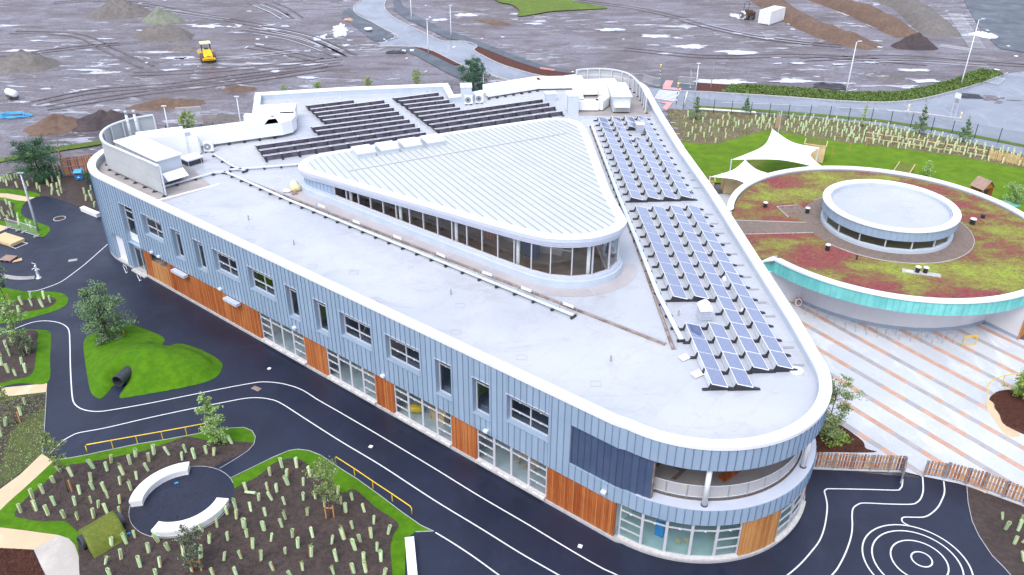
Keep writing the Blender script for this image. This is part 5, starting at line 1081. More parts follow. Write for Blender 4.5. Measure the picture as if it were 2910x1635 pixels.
def cowl(label,x,y,rz):
    t=thing('vent_cowl',label,'vent cowl',(x,y,ZR),rz,'louvred vent cowls'); part_box('upstand','unit_grey',t,(0,0,.15),(.6,.75,.30))
    for i in range(6): part_box('louvre_blade','zinc_pale',t,(0,0,.36+i*.115),(.72,.92,.07)); 
    part_box('core','unit_grey',t,(0,0,.65),(.60,.80,.75))
    MB().add([(-.42,-.52,1.03),(.42,-.52,1.03),(.42,.52,1.03),(-.42,.52,1.03),(-.42,0,1.16),(.42,0,1.16)],[(0,1,5,4),(2,3,4,5),(1,2,5),(3,0,4),(0,3,2,1)]).build('cap','duct_white',t)
    return t
cowl('white louvred vent cowl among the far right solar rows',13.1,82.7,R2(4)); cowl('white louvred vent cowl in front of the near right solar rows',12.5,46.0,R2(4))
# loose spare plates beside the right solar rows
random.seed(11)
pm=MB().box((0,0,.02),(.62,.20,.04)).mesh('ballast_plate','grey_line')
for i,y in enumerate(list(np.arange(86,66.5,-1.78))+list(np.arange(62.6,46,-1.78))+[42.9,41.0]):
    x=14.46+(65.3-y)*(-.046)+1.75 if y>64 else 14.58+(63.5-y)*.05+1.65
    if y<46: x-=.05
    o=link('ballast_plate',pm); o.location=(x,y,ZR+.01); o.rotation_euler=(0,0,R2(2)); tag(o,'grey ballast plate lying between the outer solar row and the right parapet','plate','ballast plates by the right parapet')
for i,(x,y,s) in enumerate(((10.5,41.6,.42),(10.95,39.9,.45),(15.3,51.6,.5),(15.6,47.3,.5),(13.0,48.1,.5),(16.95,40.4,.35))):
    lab=['white paper sheet by the short solar rows, farther one','white paper sheet by the short solar rows, nearer one','white crumpled bag right of the near solar rows, farther one','white crumpled bag right of the near solar rows, nearer one','white board beside the near vent cowl','white round roof drain at the corner of the near solar rows'][i]
    if i==5: o=MB().cyl((0,0,0),.42,.08,24).build('roof_drain','white_paint')
    elif i in(2,3): o=MB().lathe((0,0,0),[(.02,.26),(.18,.22),(.30,.12),(.34,.0)],9).build('plastic_bag','white_paint')
    else: o=MB().box((0,0,.12),(s*1.5,s,.05),.6,Matrix.Rotation(.25,3,'X')).build('paper_sheet','white_paint')
    o.location=(x,y,ZR+.01); tag(o,lab,'litter' if i<4 else ('board' if i==4 else 'roof drain'))
# loose heap by the left tip of the clerestory
t=thing('bag_heap','heap of pale yellow bags and a rope coil by the left tip of the clerestory','bags',(-19.1,67.0,ZR))
def blob(c,r,seed,sq=(1,1,1)):
    bm=bmesh.new(); bmesh.ops.create_icosphere(bm,subdivisions=2,radius=1)
    vs=[]; 
    for v in bm.verts:
        k=1+.28*noise.noise(v.co*1.7+Vector((seed,0,0))); vs.append((c[0]+v.co.x*r*sq[0]*k,c[1]+v.co.y*r*sq[1]*k,max(.0,c[2]+v.co.z*r*sq[2]*k)))
    fs=[tuple(v.index for v in f.verts) for f in bm.faces]; bm.free(); return vs,fs
MB().add(*blob((.15,-.1,.4),.45,1,(1,.8,.9))).build('yellow_sack','pale_yellow',t,True); MB().add(*blob((-.55,-.3,.15),.30,2,(1.3,.9,.6))).build('white_sack','white_paint',t,True); MB().add(*blob((-.1,.6,.45),.36,3,(1.1,.8,.8))).build('grey_sack','room_wall',t,True)
MB().tube([(.2+.22*math.cos(k*.5),-.75+.22*math.sin(k*.5),.04+.008*k) for k in range(26)],.035,6).build('rope_coil','old_wood',t)

# ------------------------------------------------------------------ round building with a sedum roof
CR=(33.85,68.2); RR=13.95
rb=thing('round_building','round single storey building with a red and green sedum roof','building',(CR[0],CR[1],0))
ang0=math.degrees(math.atan2(61.56-CR[1],22.05-CR[0]))      # teal corner
lk=[(22.05-CR[0],61.56-CR[1]),(18.3-CR[0],59.1-CR[1]),(17.9-CR[0],68.9-CR[1]),(20.15-CR[0],70.6-CR[1])]
edge=arc((0,0),RR,ang0+360 if ang0<0 else ang0,170+360,90) if False else arc((0,0),RR,ang0,170.5,100)
poly=edge+[lk[3],lk[2],lk[1],lk[0]]
ZS=4.15
MB().sheet(off(poly,.55,True),ZS).build('sedum_roof','sedum',rb)
# moss tufts give the sedum its depth
random.seed(21); vs=[];fs=[]
for i in range(9000):
    r=RR*.95*math.sqrt(random.random()); t_=random.uniform(0,2*math.pi)
    if r<7.4: continue
    x,y=r*math.cos(t_),r*math.sin(t_)
    if x<-7 and -1.6<y<1.0: continue
    s=random.uniform(.05,.16); h=random.uniform(.03,.10); k=len(vs)
    vs+=[(x-s,y-s*.7,ZS),(x+s,y-s*.5,ZS),(x+s*.2,y+s,ZS),(x+random.uniform(-.05,.05),y,ZS+h)]; fs+=[(k,k+1,k+3),(k+1,k+2,k+3),(k+2,k,k+3)]
me=bpy.data.meshes.new('sedum_tufts'); me.from_pydata(vs,[],fs); me.materials.append(MATS['sedum']); o=link('sedum_tufts',me,rb); o['kind']='stuff'
MB().sheet(arc((0,0),7.25,0,357,60),ZS+.014).build('gravel_ring','gravel',rb)
MB().sheet([(-7,-1.5),(-7.0,.55),(-15.7,1.1),(-15.9,-2.2)],ZS+.012).build('gravel_strip','gravel',rb)
MB().sheet([(-6.0,3.0),(-6.4,4.6),(-8.7,4.1),(-8.3,1.7),(-6.8,1.6)],ZS+.013).build('gravel_strip','gravel',rb)
MB().wall(arc((0,0),7.27,-150,130,70),ZS,ZS+.06,-.05).build('gravel_edging','kerb',rb)
for a_,b_ in (((-7.0,.57),(-13.6,.98)),((-7,-1.52),(-13.2,-1.95)),((-8.3,1.7),(-8.7,4.1)),((-8.7,4.1),(-6.6,4.5))): MB().bar((*a_,ZS+.03),(*b_,ZS+.03),.06,.06).build('gravel_edging','kerb',rb)
# coping pieces
eo=off(poly,-.08,True); ei=off(poly,.52,True); n=len(poly)
for i in range(0,n,5):
    idx=[j%n for j in range(i,min(i+5,n)+1)]; vs=[]
    for j in idx: vs+=[(*eo[j],4.28),(*eo[j],4.46),(*ei[j],4.44),(*ei[j],4.28)]
    m_=len(idx); MB().add(vs,[(k*4+e,(k+1)*4+e,(k+1)*4+(e+1)%4,k*4+(e+1)%4) for k in range(m_-1) for e in range(4)]+[(0,1,2,3),(m_*4-1,m_*4-2,m_*4-3,m_*4-4)]).build('coping','white_coat',rb)
MB().wall(off(poly,.44,True),ZS-.05,4.279,.06,True).build('parapet_lining','slate_blue',rb)
# teal fascia: separate patinated panels on the front
pa=arc((0,0),RR-.02,ang0,ang0+100,52)
for i in range(52): MB().wall(pa[i:i+2],3.16,4.275,.08).build('copper_panel','teal',rb); p=pa[i]; u=Vector(p).normalized(); MB().bar((p[0]+u.x*.02,p[1]+u.y*.02,3.17),(p[0]+u.x*.02,p[1]+u.y*.02,4.26),.03,.05,up=(u.x,u.y,0)).build('copper_seam','teal',rb)
ll=[lk[1],lk[0]]
for i in range(6):
    p=Vector(ll[0]).lerp(Vector(ll[1]),i/6); q=Vector(ll[0]).lerp(Vector(ll[1]),(i+1)/6); MB().wall([tuple(p),tuple(q)],3.16,4.275,.08).build('copper_panel','teal',rb)
MB().sheet(off(poly,.06,True),3.17).build('soffit','render_wall',rb)
# white wall under the overhang, then the outer wall round the back
wa=arc((0,0),11.2,-144,-62,10)
for i in range(10): MB().wall(wa[i:i+2],.30,3.17,.2).build('render_panel','render_wall',rb)
wf=arc((0,0),11.24,-144,-62,40); MB().wall(wf,0,.30,.24).build('wall_base','slate_blue',rb)
j0=wa[-1]; MB().wall([j0,(40.6-CR[0],55.8-CR[1])],.30,3.17,.2).build('render_panel','render_wall',rb); MB().wall([j0,(40.6-CR[0],55.8-CR[1])],0,.30,.24).build('wall_base','slate_blue',rb)
MB().wall(arc((0,0),RR-.15,-56,170,70),0,4.26,.2).build('outer_wall','render_wall',rb)
MB().wall([wa[0],(-11.9,-6.9),(-15.5,-8.7)],0,3.17,-.2).build('link_wall','render_wall',rb)
tc=[(40.62-CR[0],55.7-CR[1]),(42.2-CR[0],57.0-CR[1])]
for i in range(12):
    p=Vector(tc[0]).lerp(Vector(tc[1]),i/12); q=Vector(tc[0]).lerp(Vector(tc[1]),(i+.8)/12); MB().wall([tuple(p),tuple(q)],.1,3.1,.1).build('timber_board','cedar_pale',rb)
# lantern
lt=bpy.data.objects.new('lantern',None); COL.objects.link(lt); lt.parent=rb
RLn=5.55
MB().wall(arc((0,0),RLn+.05,0,352.5,47),ZS,4.44,.3,True).build('lantern_kerb','upstand',lt)
for i in range(16):
    a_,b_=i*22.5,(i+1)*22.5; p=(RLn-.12)*math.cos(R2(a_)),(RLn-.12)*math.sin(R2(a_)); q=(RLn-.12)*math.cos(R2(b_)),(RLn-.12)*math.sin(R2(b_))
    w=MB().bar((*p,4.42),(*p,5.42),.10,.12,up=(p[0],p[1],0)).build('mullion','unit_grey',lt)
    MB().add([(*p,4.43),(*q,4.43),(*q,5.42),(*p,5.42)],[(0,1,2,3)]).build('pane','glass_green',w)
    MB().bar((*p,4.49),(*q,4.49),.1,.08).build('bottom_frame','unit_grey',w)
la=arc((0,0),RLn+.12,0,360,72)
for i in range(72): MB().wall(la[i:i+2],5.36,6.24,.10).build('zinc_panel','zinc',lt)
for i in range(0,72): p=la[i]; u=Vector(p).normalized(); MB().bar((p[0]+u.x*.015,p[1]+u.y*.015,5.37),(p[0]+u.x*.015,p[1]+u.y*.015,6.24),.02,.04,up=(u.x,u.y,0)).build('standing_seam','zinc',lt)
MB().wall(arc((0,0),RLn+.22,0,355,71),6.22,6.34,.68,True).build('lantern_coping','white_coat',lt)
MB().wall(arc((0,0),RLn-.5,0,355,71),5.9,6.24,.06,True).build('parapet_lining','upstand',lt)
MB().sheet(arc((0,0),RLn-.45,0,355,71),6.0).build('lantern_roof','membrane',lt)
MB().sheet(arc((0,0),RLn-.3,0,355,71),4.2).build('lantern_floor','hall_floor',lt)
MB().cyl((0,0,4.2),2.2,1.6,24).build('lantern_core','cedar',lt)
for k in range(4): MB().tube([(3.6*math.cos(R2(250+k*26))+.5*math.cos(t_/16*2*math.pi),3.6*math.sin(R2(250+k*26))+.5*math.sin(t_/16*2*math.pi),5.0) for t_ in range(17)],.05,6).build('ring_light','white_paint',lt)
def vent(label,x,y,h=.45,r=.2,cap=True):
    t=thing('roof_vent',label,'roof vent',(x,y,ZS),0,'vents on the sedum roof'); MB().cyl((0,0,0),r*.8,h,16).build('vent_pipe','black_plastic',t)
    if cap: MB().lathe((0,0,h),[(.01,.09),(r*.9,.07),(r*1.1,.0),(r*.8,-.02)],18).build('vent_cap','white_paint',t,True)
for l,x,y,h,c in (('white capped vent on the far left of the sedum roof',24.0,72.2,.45,True),('white capped vent in the gravel left of the lantern',27.6,70.9,.5,True),('white capped vent on the red sedum left of the lantern',27.0,63.3,.5,True),('left of two capped vents in front of the lantern',33.0,59.3,.55,True),('right of two capped vents in front of the lantern',33.6,59.2,.55,True),('broad white capped vent right of the lantern',42.0,68.7,.5,True),('short black vent on the sedum right of the lantern',43.6,70.0,.35,False),('thin grey vent pipe on the red sedum near the front',28.9,61.6,.4,False)):
    vent(l,x,y,h,.28 if 'broad' in l else .22 if 'thin' not in l else .08,c)
t=thing('vent_tray','grey slab tray under the two vents in front of the lantern','tray',(33.3,59.2,ZS),R2(-18)); part_box('tray','kerb',t,(0,0,.05),(2.9,.55,.09)); part_box('label_plate','white_paint',t,(-.9,-.05,.105),(.5,.25,.02))
# ------------------------------------------------------------------ rooms behind the glass
def room(z,mat,name): MB().sheet([FP(-4.5,-.3),FP(49,-.3),FP(55,-6.5),FP(-4.5,-6.5)],z).build(name,mat,bld)
room(.115,'lino','classroom_floor'); room(3.872,'carpet','classroom_floor')
MB().sheet(arc(CN,RN-.3,-128,-3,30)+[(18.1,44),(8,45)],.118).build('classroom_floor','lino',bld)
for z0,z1,mt in ((.1,3.02,'room_wall'),(3.86,7.4,'room_wall')): MB().wall([FP(-4.5,-6.5),FP(52,-6.5)],z0,z1,.1).build('classroom_wall',mt,bld)
MB().wall([(7.5,45),(18.1,44)],.1,3.02,.1).build('classroom_wall','room_green',bld)
for s in (-4.4,15.6,22.6,29.9,37.2,44.5,48.4): MB().wall([FP(s,-.3),FP(s,-6.4)],.1,3.0,.1).build('partition','room_white',bld)
for s,mt in ((-.3,'room_white'),(7.4,'room_white'),(14.8,'room_green'),(22.3,'room_green'),(29.7,'room_wall'),(37.2,'room_green'),(44.9,'room_green')): MB().wall([FP(s,-.3),FP(s,-6.4)],3.87,7.38,.1).build('partition',mt,bld)
for a,b in ((15.0,22),(34,37),(38,44)): MB().wall([FP(a,-.2),FP(b,-.2)],6.80,7.35,.05).build('green_bulkhead','room_green',bld)
RZF=math.atan2(TT.y,TT.x)
def table(label,s,o,l=1.8,w=.9,h=.62):
    p=FP(s,o); t=thing('classroom_table',label,'table',(p[0],p[1],.118),RZF); part_box('table_top','birch_ply',t,(0,0,h),(l,w,.04))
    for x in(-1,1):
        for y in(-1,1): MB().cyl((x*(l/2-.1),y*(w/2-.1),0),.025,h-.02,8).build('leg','birch_ply',t)
    return t
table('pale wooden table with stools behind the fourth glazed bay from the left',41.1,-2.2); table('pale wooden table behind the first glazed bay from the left',18.6,-1.9,1.3,.7); table('pale wooden table behind the second glazed bay from the left',26.2,-2.0,1.4,.7)
def stool(x,y,h,label,grp):
    t=thing('stool',label,'stool',(x,y,.118),0,grp); MB().cyl((0,0,h-.03),.15,.03,14).build('seat','birch_ply',t)
    for k in range(4): a=k*math.pi/2+.4; MB().tube([(.12*math.cos(a),.12*math.sin(a),h-.03),(.16*math.cos(a),.16*math.sin(a),0)],.014,6).build('leg','birch_ply',t)
    return t
for i,(ds,do) in enumerate(((-.6,-.8),(0,-.8),(.6,-.8),(-.6,.75),(0,.75),(.6,.75))): p=FP(41.1+ds,-2.2+do); stool(p[0],p[1],.36,'small wooden stool at the table behind the fourth glazed bay','stools round the classroom table')
p=FP(33.6,-1.6); t=thing('wooden_play_unit','pale wooden play unit behind the third glazed bay from the left','play furniture',(p[0],p[1],.118),RZF); part_box('step_block','birch_ply',t,(0,0,.35),(1.2,.5,.7)); part_box('upper_block','birch_ply',t,(.2,.2,.9),(.7,.4,.45)); part_box('side_panel','birch_ply',t,(-.65,0,.6),(.05,.6,1.2))
p=FP(31.6,-1.2); o=MB().add(*blob((0,0,.3),.45,7,(1.3,.8,.7))).build('yellow_cushion','yellow',None,True); o.location=(p[0],p[1],.118); tag(o,'yellow floor cushion behind the third glazed bay','cushion')
o=MB().box((0,0,.6),(.5,.12,1.1),R2(-30)).build('blue_mat','blue_plastic'); o.location=(8.6,34.6,.118); tag(o,'blue gym mat standing behind the curved corner glazing','mat')
for i,(x,y) in enumerate(((9.6,34.0),(10.1,34.05),(11.8,34.3))): stool(x,y,.32,'small wooden stool behind the curved corner glazing','stools in the corner room')
o=MB().tube([(9,35,1.9),(12,34.6,1.9)],.45,14).build('ceiling_drum','blue_plastic'); tag(o,'dark blue soft play roll behind the curved corner glazing','soft roll')
# terrace benches
for i,(p,q) in enumerate((((11.7,34.8),(13.6,36.3)),((14.0,36.6),(15.3,37.9)),((15.5,38.3),(16.4,39.7)))):
    c=Vector(p).lerp(Vector(q),.5); d=Vector(q)-Vector(p); t=thing('terrace_bench','%s slatted timber bench on the corner terrace'%['nearest','middle','farthest'][i],'bench',(c.x,c.y,ZT+.02),math.atan2(d.y,d.x),'benches on the terrace'); L=d.length
    for k in range(4): part_box('slat','cedar',t,(0,-.21+k*.14,.44),(L,.12,.04))
    for s in(-1,1): MB().tube([(s*(L/2-.2),-.2,.42),(s*(L/2-.2),-.14,.0),(s*(L/2-.2),.14,.0),(s*(L/2-.2),.2,.42)],.02,6).build('leg_frame','galv',t)
o=MB().add(*blob((0,0,.08),.16,5,(1.2,.8,.7))).build('yellow_bag','yellow',None,True); o.location=(9.7,34.6,ZT+.03); tag(o,'small yellow bag on the terrace floor','bag')
# ------------------------------------------------------------------ playground furniture
def curved_bench(label,a0,a1,rz=0):
    t=thing('curved_bench',label,'bench',(cx,cy_,.036),0,'curved white benches')
    MB().prism(arc((0,0),2.95,a0,a1,28)+list(reversed(arc((0,0),2.28,a0,a1,28))),.0,.30).build('base','white_coat',t)
    MB().prism(arc((0,0),3.0,a0-.3,a1+.3,28)+list(reversed(arc((0,0),2.24,a0-.3,a1+.3,28))),.301,.46).build('seat','white_coat',t)
curved_bench('curved white concrete bench on the far left side of the seating circle',100,192); curved_bench('curved white concrete bench on the near side of the seating circle',-104,-6)
def slab_bench(label,p,q,w):
    c=Vector(p).lerp(Vector(q),.5); d=Vector(q)-Vector(p); t=thing('slab_bench',label,'bench',(c.x,c.y,.02),math.atan2(d.y,d.x)); part_box('base','white_coat',t,(0,0,.15),(d.length-.06,w-.06,.30)); part_box('seat','white_coat',t,(0,0,.375),(d.length,w,.148))
slab_bench('straight white bench at the bottom edge beside the lawn',(-5.80,34.1),(-5.25,31.0),.52); slab_bench('straight white bench beside the left end of the school',(-45.2,79.5),(-42.75,77.85),.48)
def railing(label,pts,h,n_posts):
    b=Vector(pts[0]); rel=[Vector(p)-b for p in pts]; t=thing('yellow_railing',label,'railing',(b.x,b.y,0))
    P_=[(p.x,p.y) for p in rel]; d0=(rel[1]-rel[0]).normalized()*.1; d1=(rel[-1]-rel[-2]).normalized()*.1
    MB().tube([(*P_[0],0),(*P_[0],h-.1),(P_[0][0]+d0.x,P_[0][1]+d0.y,h)]+[(*p,h) for p in P_[1:-1]]+[(P_[-1][0]-d1.x,P_[-1][1]-d1.y,h),(*P_[-1],h-.1),(*P_[-1],0)],.035,8).build('top_rail','yellow',t,True)
    for p in P_[1:-1]: MB().cyl((*p,0),.03,h,8).build('post','yellow',t)
railing('yellow railing with six legs beside the upper edge of the big planting bed',[(-27.73,41.61),(-26.24,42.08),(-24.8,42.53),(-23.3,43.0),(-21.86,43.47),(-20.5,43.93)],.68,6)
railing('yellow railing along the right edge of the big planting bed',[(-11.3,40.75),(-9.89,39.62),(-8.56,38.50),(-7.22,37.40),(-5.91,36.30)],.62,5)
# tunnels
def pipe(label,p,q,r,z,back=True):
    c=Vector(p); d=Vector(q)-c; t=thing('tunnel_pipe',label,'tunnel',(c.x,c.y,0)); d3=Vector((d.x,d.y,0)); L=d3.length; d3.normalize(); s=d3.cross(Vector((0,0,1)))
    n_=22; vs=[]; fs=[]
    for e,(dist,rad) in enumerate(((0,r),(L,r),(L,r-.07),(0,r-.07))):
        for k in range(n_):
            a=2*math.pi*k/n_; v=d3*dist+s*rad*math.cos(a)+Vector((0,0,z+rad*math.sin(a))); vs.append(v)
    for e in range(4):
        for k in range(n_): fs.append((e*n_+k,e*n_+(k+1)%n_,((e+1)%4)*n_+(k+1)%n_,((e+1)%4)*n_+k))
    MB().add(vs,fs).build('pipe','dark_metal',t,False); return t
pipe('dark round tunnel pipe through the big grass mound',(-28.68,48.85),(-27.6,53.1),.46,.45)
# small turf covered tunnel
t=thing('turf_tunnel','small dull green turf hump with a tunnel at each end','play mound',(-23.6,34.45,.03),R2(50))
vs=[];fs=[]; nx_,ny_=14,13
for i in range(nx_):
    for j in range(ny_):
        x=-1.0+2.0*i/(nx_-1); v=-1+2*j/(ny_-1); y=v*1.3; zt=.95*(1-abs(v)**2.2)*(1+.05*noise.noise(Vector((x*2,y*2,1))))+.02; vs.append((x+.15*v,y,zt))
for i in range(nx_-1):
    for j in range(ny_-1): fs.append((i*ny_+j,(i+1)*ny_+j,(i+1)*ny_+j+1,i*ny_+j+1))
for i in (0,nx_-1):
    k=len(vs); vs+=[(vs[i*ny_+j][0],vs[i*ny_+j][1],0) for j in range(ny_)]
    for j in range(ny_-1): fs.append((i*ny_+j,i*ny_+j+1,k+j+1,k+j))
MB().add(vs,fs).build('turf_cover','grass_mat',t,True)
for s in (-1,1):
    mb=MB(); n_=20; vs=[]
    for (dx,rad) in ((s*.7,.42),(s*1.25,.42),(s*1.25,.36),(s*.7,.36)):
        for k in range(n_): a=2*math.pi*k/n_; vs.append((dx,rad*math.cos(a),.42+rad*math.sin(a)))
    fs=[(e*n_+k,e*n_+(k+1)%n_,((e+1)%4)*n_+(k+1)%n_,((e+1)%4)*n_+k) for e in range(4) for k in range(n_)]
    mb.add(vs,fs).build('pipe_mouth','dark_metal',t)
    MB().add([(s*1.1,.37*math.cos(2*math.pi*k/20),.42+.37*math.sin(2*math.pi*k/20)) for k in range(20)],[tuple(range(20))]).build('pipe_shade_disc','black_plastic',t)  # black disc stands in for the shade inside the pipe
# timber platform, pallet, pump and trough
t=thing('timber_platform','pale timber platform at the left edge of the playground','platform',(-49.2,72.35,0),R2(-27))
for i in range(9): part_box('plank','pine_wood',t,(-1.3+i*.325,0,.27),(.30,1.45,.05))
part_box('side','pine_wood',t,(0,-.74,.13),(2.9,.04,.24)); part_box('side','pine_wood',t,(1.44,0,.13),(.04,1.40,.24)); part_box('side','pine_wood',t,(0,.74,.13),(2.9,.04,.24)); part_box('side','pine_wood',t,(-1.44,0,.13),(.04,1.40,.24))
t=thing('pallet','weathered brown pallet lying on the asphalt at the left','pallet',(-47.2,68.55,0),R2(-10))
for i in range(7): part_box('deck_board','old_wood',t,(0,-.45+i*.15,.13),(1.2,.12,.025))
for s in(-1,0,1): part_box('bearer','old_wood',t,(s*.5,0,.06),(.1,1.0,.10))
t=thing('offcut_pile','small pile of pale timber offcuts beside the brown pallet','timber',(-46.1,68.1,0))
for i in range(6): MB().bar((-.35+.06*i,-.25+.07*i,.05+.04*(i%3)),(.35-.03*i,.15+.05*i,.06+.04*(i%3)),.10,.04).build('offcut','pine_wood',t)
t=thing('water_pump','pale blue hand pump standing at the end of the trough','water pump',(-42.55,64.95,0)); MB().lathe((0,0,0),[(.24,0),(.24,.05),(.13,.07),(.12,.75),(.15,.80),(.10,.85),(.09,1.15),(.12,1.2),(.05,1.32)],18,cap=True).build('body','galv_pale',t,True)
MB().tube([(0,0,1.28),(.15,-.05,1.42),(-.28,.1,1.5)],.03,8).build('handle','galv_pale',t); MB().tube([(0,0,1.02),(-.22,-.08,1.0),(-.30,-.1,.92)],.045,8).build('spout','galv_pale',t); MB().bar((.05,-.05,1.05),(.42,-.22,.98),.05,.05).build('lever','galv_pale',t)
tr_=smooth([(-42.95,64.99),(-43.73,64.82),(-44.85,64.92),(-46.4,65.35)],False,5)
t=thing('water_trough','shallow grey stone trough leading left from the hand pump','trough',(0,0,0)); MB().ribbon(tr_,.32,.03).build('trough_bed','deck_pavers',t); MB().wall(off(tr_,.16),0,.10,.06).build('trough_side','kerb',t); MB().wall(off(tr_,-.16),0,.10,-.06).build('trough_side','kerb',t); 
t=thing('manhole_ring','round brick lined pit set in the asphalt at the left','manhole',(-46.65,77.45,.004)); MB().prism(arc((0,0),.52,0,345,24)+[],0,.03).build('pit_floor','soil',t); MB().wall(arc((0,0),.52,0,345,23),0,.05,-.08,True).build('rim','kerb',t)
o=MB().box((0,0,.004),(.75,.45,.008)).build('drain_cover','deck_pavers'); o.location=(-41.1,68.4,.004); o.rotation_euler=(0,0,R2(20)); tag(o,'flat grey drain cover in the asphalt left of the school','drain cover')
for x,y,l in ((-24.4,55.0,'flat rusty drain cover beside the grass mound'),):
    o=MB().box((0,0,.004),(.7,.4,.008)).build('drain_cover','brown_edge'); o.location=(-18.6,48.7,.004); o.rotation_euler=(0,0,R2(-30)); tag(o,'flat rusty drain cover on the asphalt near the glazed bays','drain cover')
for i,(x,y) in enumerate(((-18.3,51.2),(-9.3,42.4),(4.0,33.9))):
    o=MB().box((0,0,.015),(.25,.25,.03)).build('paving_slab','white_paint'); o.location=(x,y,.002); o.rotation_euler=(0,0,R2(-20)); tag(o,['small white slab on the asphalt by the first glazed bay','small white slab on the asphalt by the running track line','small white slab on the asphalt by the curved corner'][i],'slab')
for i,(x,y) in enumerate(((-35.1,66.0),(-33.3,64.55))):
    t=thing('barrier_hoop','%s grey bent tube hoop outside the school door'%('left' if i==0 else 'right'),'hoop barrier',(x,y,0),RZF-.15,'hoops outside the school door')
    pth=[(-.05,0,0),(.38,0,.22),(.42,0,.60),(.34,0,.78),(-.30,0,.74),(-.48,0,.60),(-.46,0,.36),(-.05,0,0)]
    MB().tube(pth,.028,8).build('hoop','galv_pale',t); part_box('foot_plate','galv',t,(-.05,0,.01),(.22,.16,.02))
# lamp posts and other columns
def lamp(label,x,y,h,arm=0.0,rz=0.0,r=.075,mat='galv_pale',head='flat'):
    t=thing('lamp_post',label,'lamp post',(x,y,0),rz,'lamp posts'); MB().tube([(0,0,-.1),(0,0,1.2),(0,0,h)],[r*1.35,r*1.3,r*.7],12).build('column',mat,t,True)
    if arm: MB().tube([(0,0,h-.05),(arm,0,h+.06)],.035,8).build('arm',mat,t)
    part_box('lantern_head',mat,t,(arm+(.28 if arm else .0),0,h+.08),(.62,.26,.10)); part_box('lens','white_paint',t,(arm+(.28 if arm else 0),0,h+.022),(.42,.2,.015)); part_box('door','galv',t,(0,-r*1.35-.002,.75),(.09,.01,.5))
    return t
lamp('tall grey lamp post on the left lawn lobe beside the wire fence',-47.44,74.59,6.1,0,0,.10,'galv')
lamp('tall white lamp post in the middle of the right road verge',50.08,122.86,7.8,.3,R2(20)); lamp('tallest white lamp post at the right end of the road verge',70.11,128.55,9.9,.5,R2(20))
lamp('white lamp post on the far side of the access road, right one',-11.69,157.8,5.75,-.2); lamp('white lamp post in the mulch strip on the near side of the access road',-14.85,145.9,5.75,-.2); lamp('white lamp post on the far side of the access road, left one',-20.6,171.8,5.9,-.2)
lamp('short white lamp post beside the zebra crossing',27.74,124.29,4.1); lamp('white lamp post behind the left plant screen',-44.14,102.08,4.1); lamp('white lamp post at the left corner of the back wing',-35.49,104.28,4.7); lamp('white lamp post beside the dark pine behind the roof',-4.48,122.75,3.3)
o=MB().tube([(0,0,-.1),(0,0,4)],.07,10).build('steel_pole','galv'); o.location=(30.47,126.26,0); tag(o,'plain grey pole in the mulch beside the zebra crossing','pole')
def beacon(label,x,y,h):
    t=thing('belisha_beacon',label,'beacon',(x,y,0),0,'crossing beacons')
    for k in range(8): MB().cyl((0,0,k*(h-.3)/8),.055,(h-.3)/8,10).build('black_band' if k%2==0 else 'white_band','dark_metal' if k%2==0 else 'white_paint',t)
    MB().lathe((0,0,h-.15),[(.02,-.19),(.13,-.14),(.19,0),(.13,.14),(.02,.19)],16,cap=True).build('globe','beacon',t,True)
beacon('yellow globe beacon on the far side of the zebra crossing',23.1,129.9,2.55); beacon('yellow globe beacon on the near side of the zebra crossing',23.75,118.0,3.05)
# small signs and bollards on the road
t=thing('road_sign','small white sign on two grey legs at the road junction','sign',(61.4,112.5,0),R2(-60)); part_box('plate','white_paint',t,(0,0,3.0),(.9,.04,.75))
for s in(-1,1): MB().cyl((s*.35,.04,0),.04,3.2,8).build('leg','galv_pale',t)
part_box('panel_back','galv',t,(0,.03,2.3),(.8,.02,.6))
for i,(x,y) in enumerate(((62.24,111.96),(56.35,115.29))):
    t=thing('traffic_bollard','%s white and yellow bollard on the traffic island'%('right' if i==0 else 'left'),'bollard',(x,y,0),0,'traffic bollards'); MB().tube([(0,0,0),(0,0,.9)],.12,10).build('body','white_paint',t); MB().cyl((0,0,.30),.125,.30,10).build('band','yellow',t)
struct(MB().wall([(55.6,114.9),(58.5,113.4),(62.2,111.5)],-.02,.10,.3).build('kerb','kerb'))
# timber slat fences and gates on the right
def slat_fence(label,pts,h,posts=True,seed=1,name='timber_fence',closed_ends=False):
    random.seed(seed); b=Vector(pts[0]); rel=[Vector(p)-b for p in pts]; t=thing(name,label,'fence' if name!='gate' else 'gate',(b.x,b.y,0))
    for a,c in zip(rel,rel[1:]):
        d=(c-a); L=d.length; d=d.normalized(); rz=math.atan2(d.y,d.x); n_=Vector((-d.y,d.x))
        k=int(L/.185)
        for i in range(k):
            p=a+d*((i+.5)*L/k)+n_*.05; part_box('slat','slat%d'%random.choice((0,0,1,1,2,3,3)),t,(p.x,p.y,.10+(h-.1)/2+random.uniform(-.02,.02)),(.125,.022,h-.1),rz)
        for z in(.22,h*.55,h-.12): MB().bar((a.x,a.y,z),(c.x,c.y,z),.035,.045).build('rail','galv',t)
    if posts:
        for a in rel: part_box('post','galv',t,(a.x,a.y,h/2+.02),(.07,.07,h+.06))
    return t
slat_fence('coloured timber slat fence right of the school corner, left run',[(18.9,40.6),(20.72,40.49),(21.84,40.41),(23.03,40.36),(24.19,40.31),(25.03,40.28)],1.3,seed=3)
slat_fence('coloured timber slat fence running off to the right beside the soil bed',[(27.51,39.67),(28.57,39.14),(29.45,38.73),(30.33,38.02),(31.33,37.36),(32.9,36.2)],1.35,seed=4)
slat_fence('open slatted gate leaf at the end of the left fence run',[(25.08,40.25),(24.55,39.26)],1.25,seed=5,name='gate'); slat_fence('closed slatted gate leaf at the start of the right fence run',[(26.27,39.92),(27.40,39.66)],1.25,seed=6,name='gate')
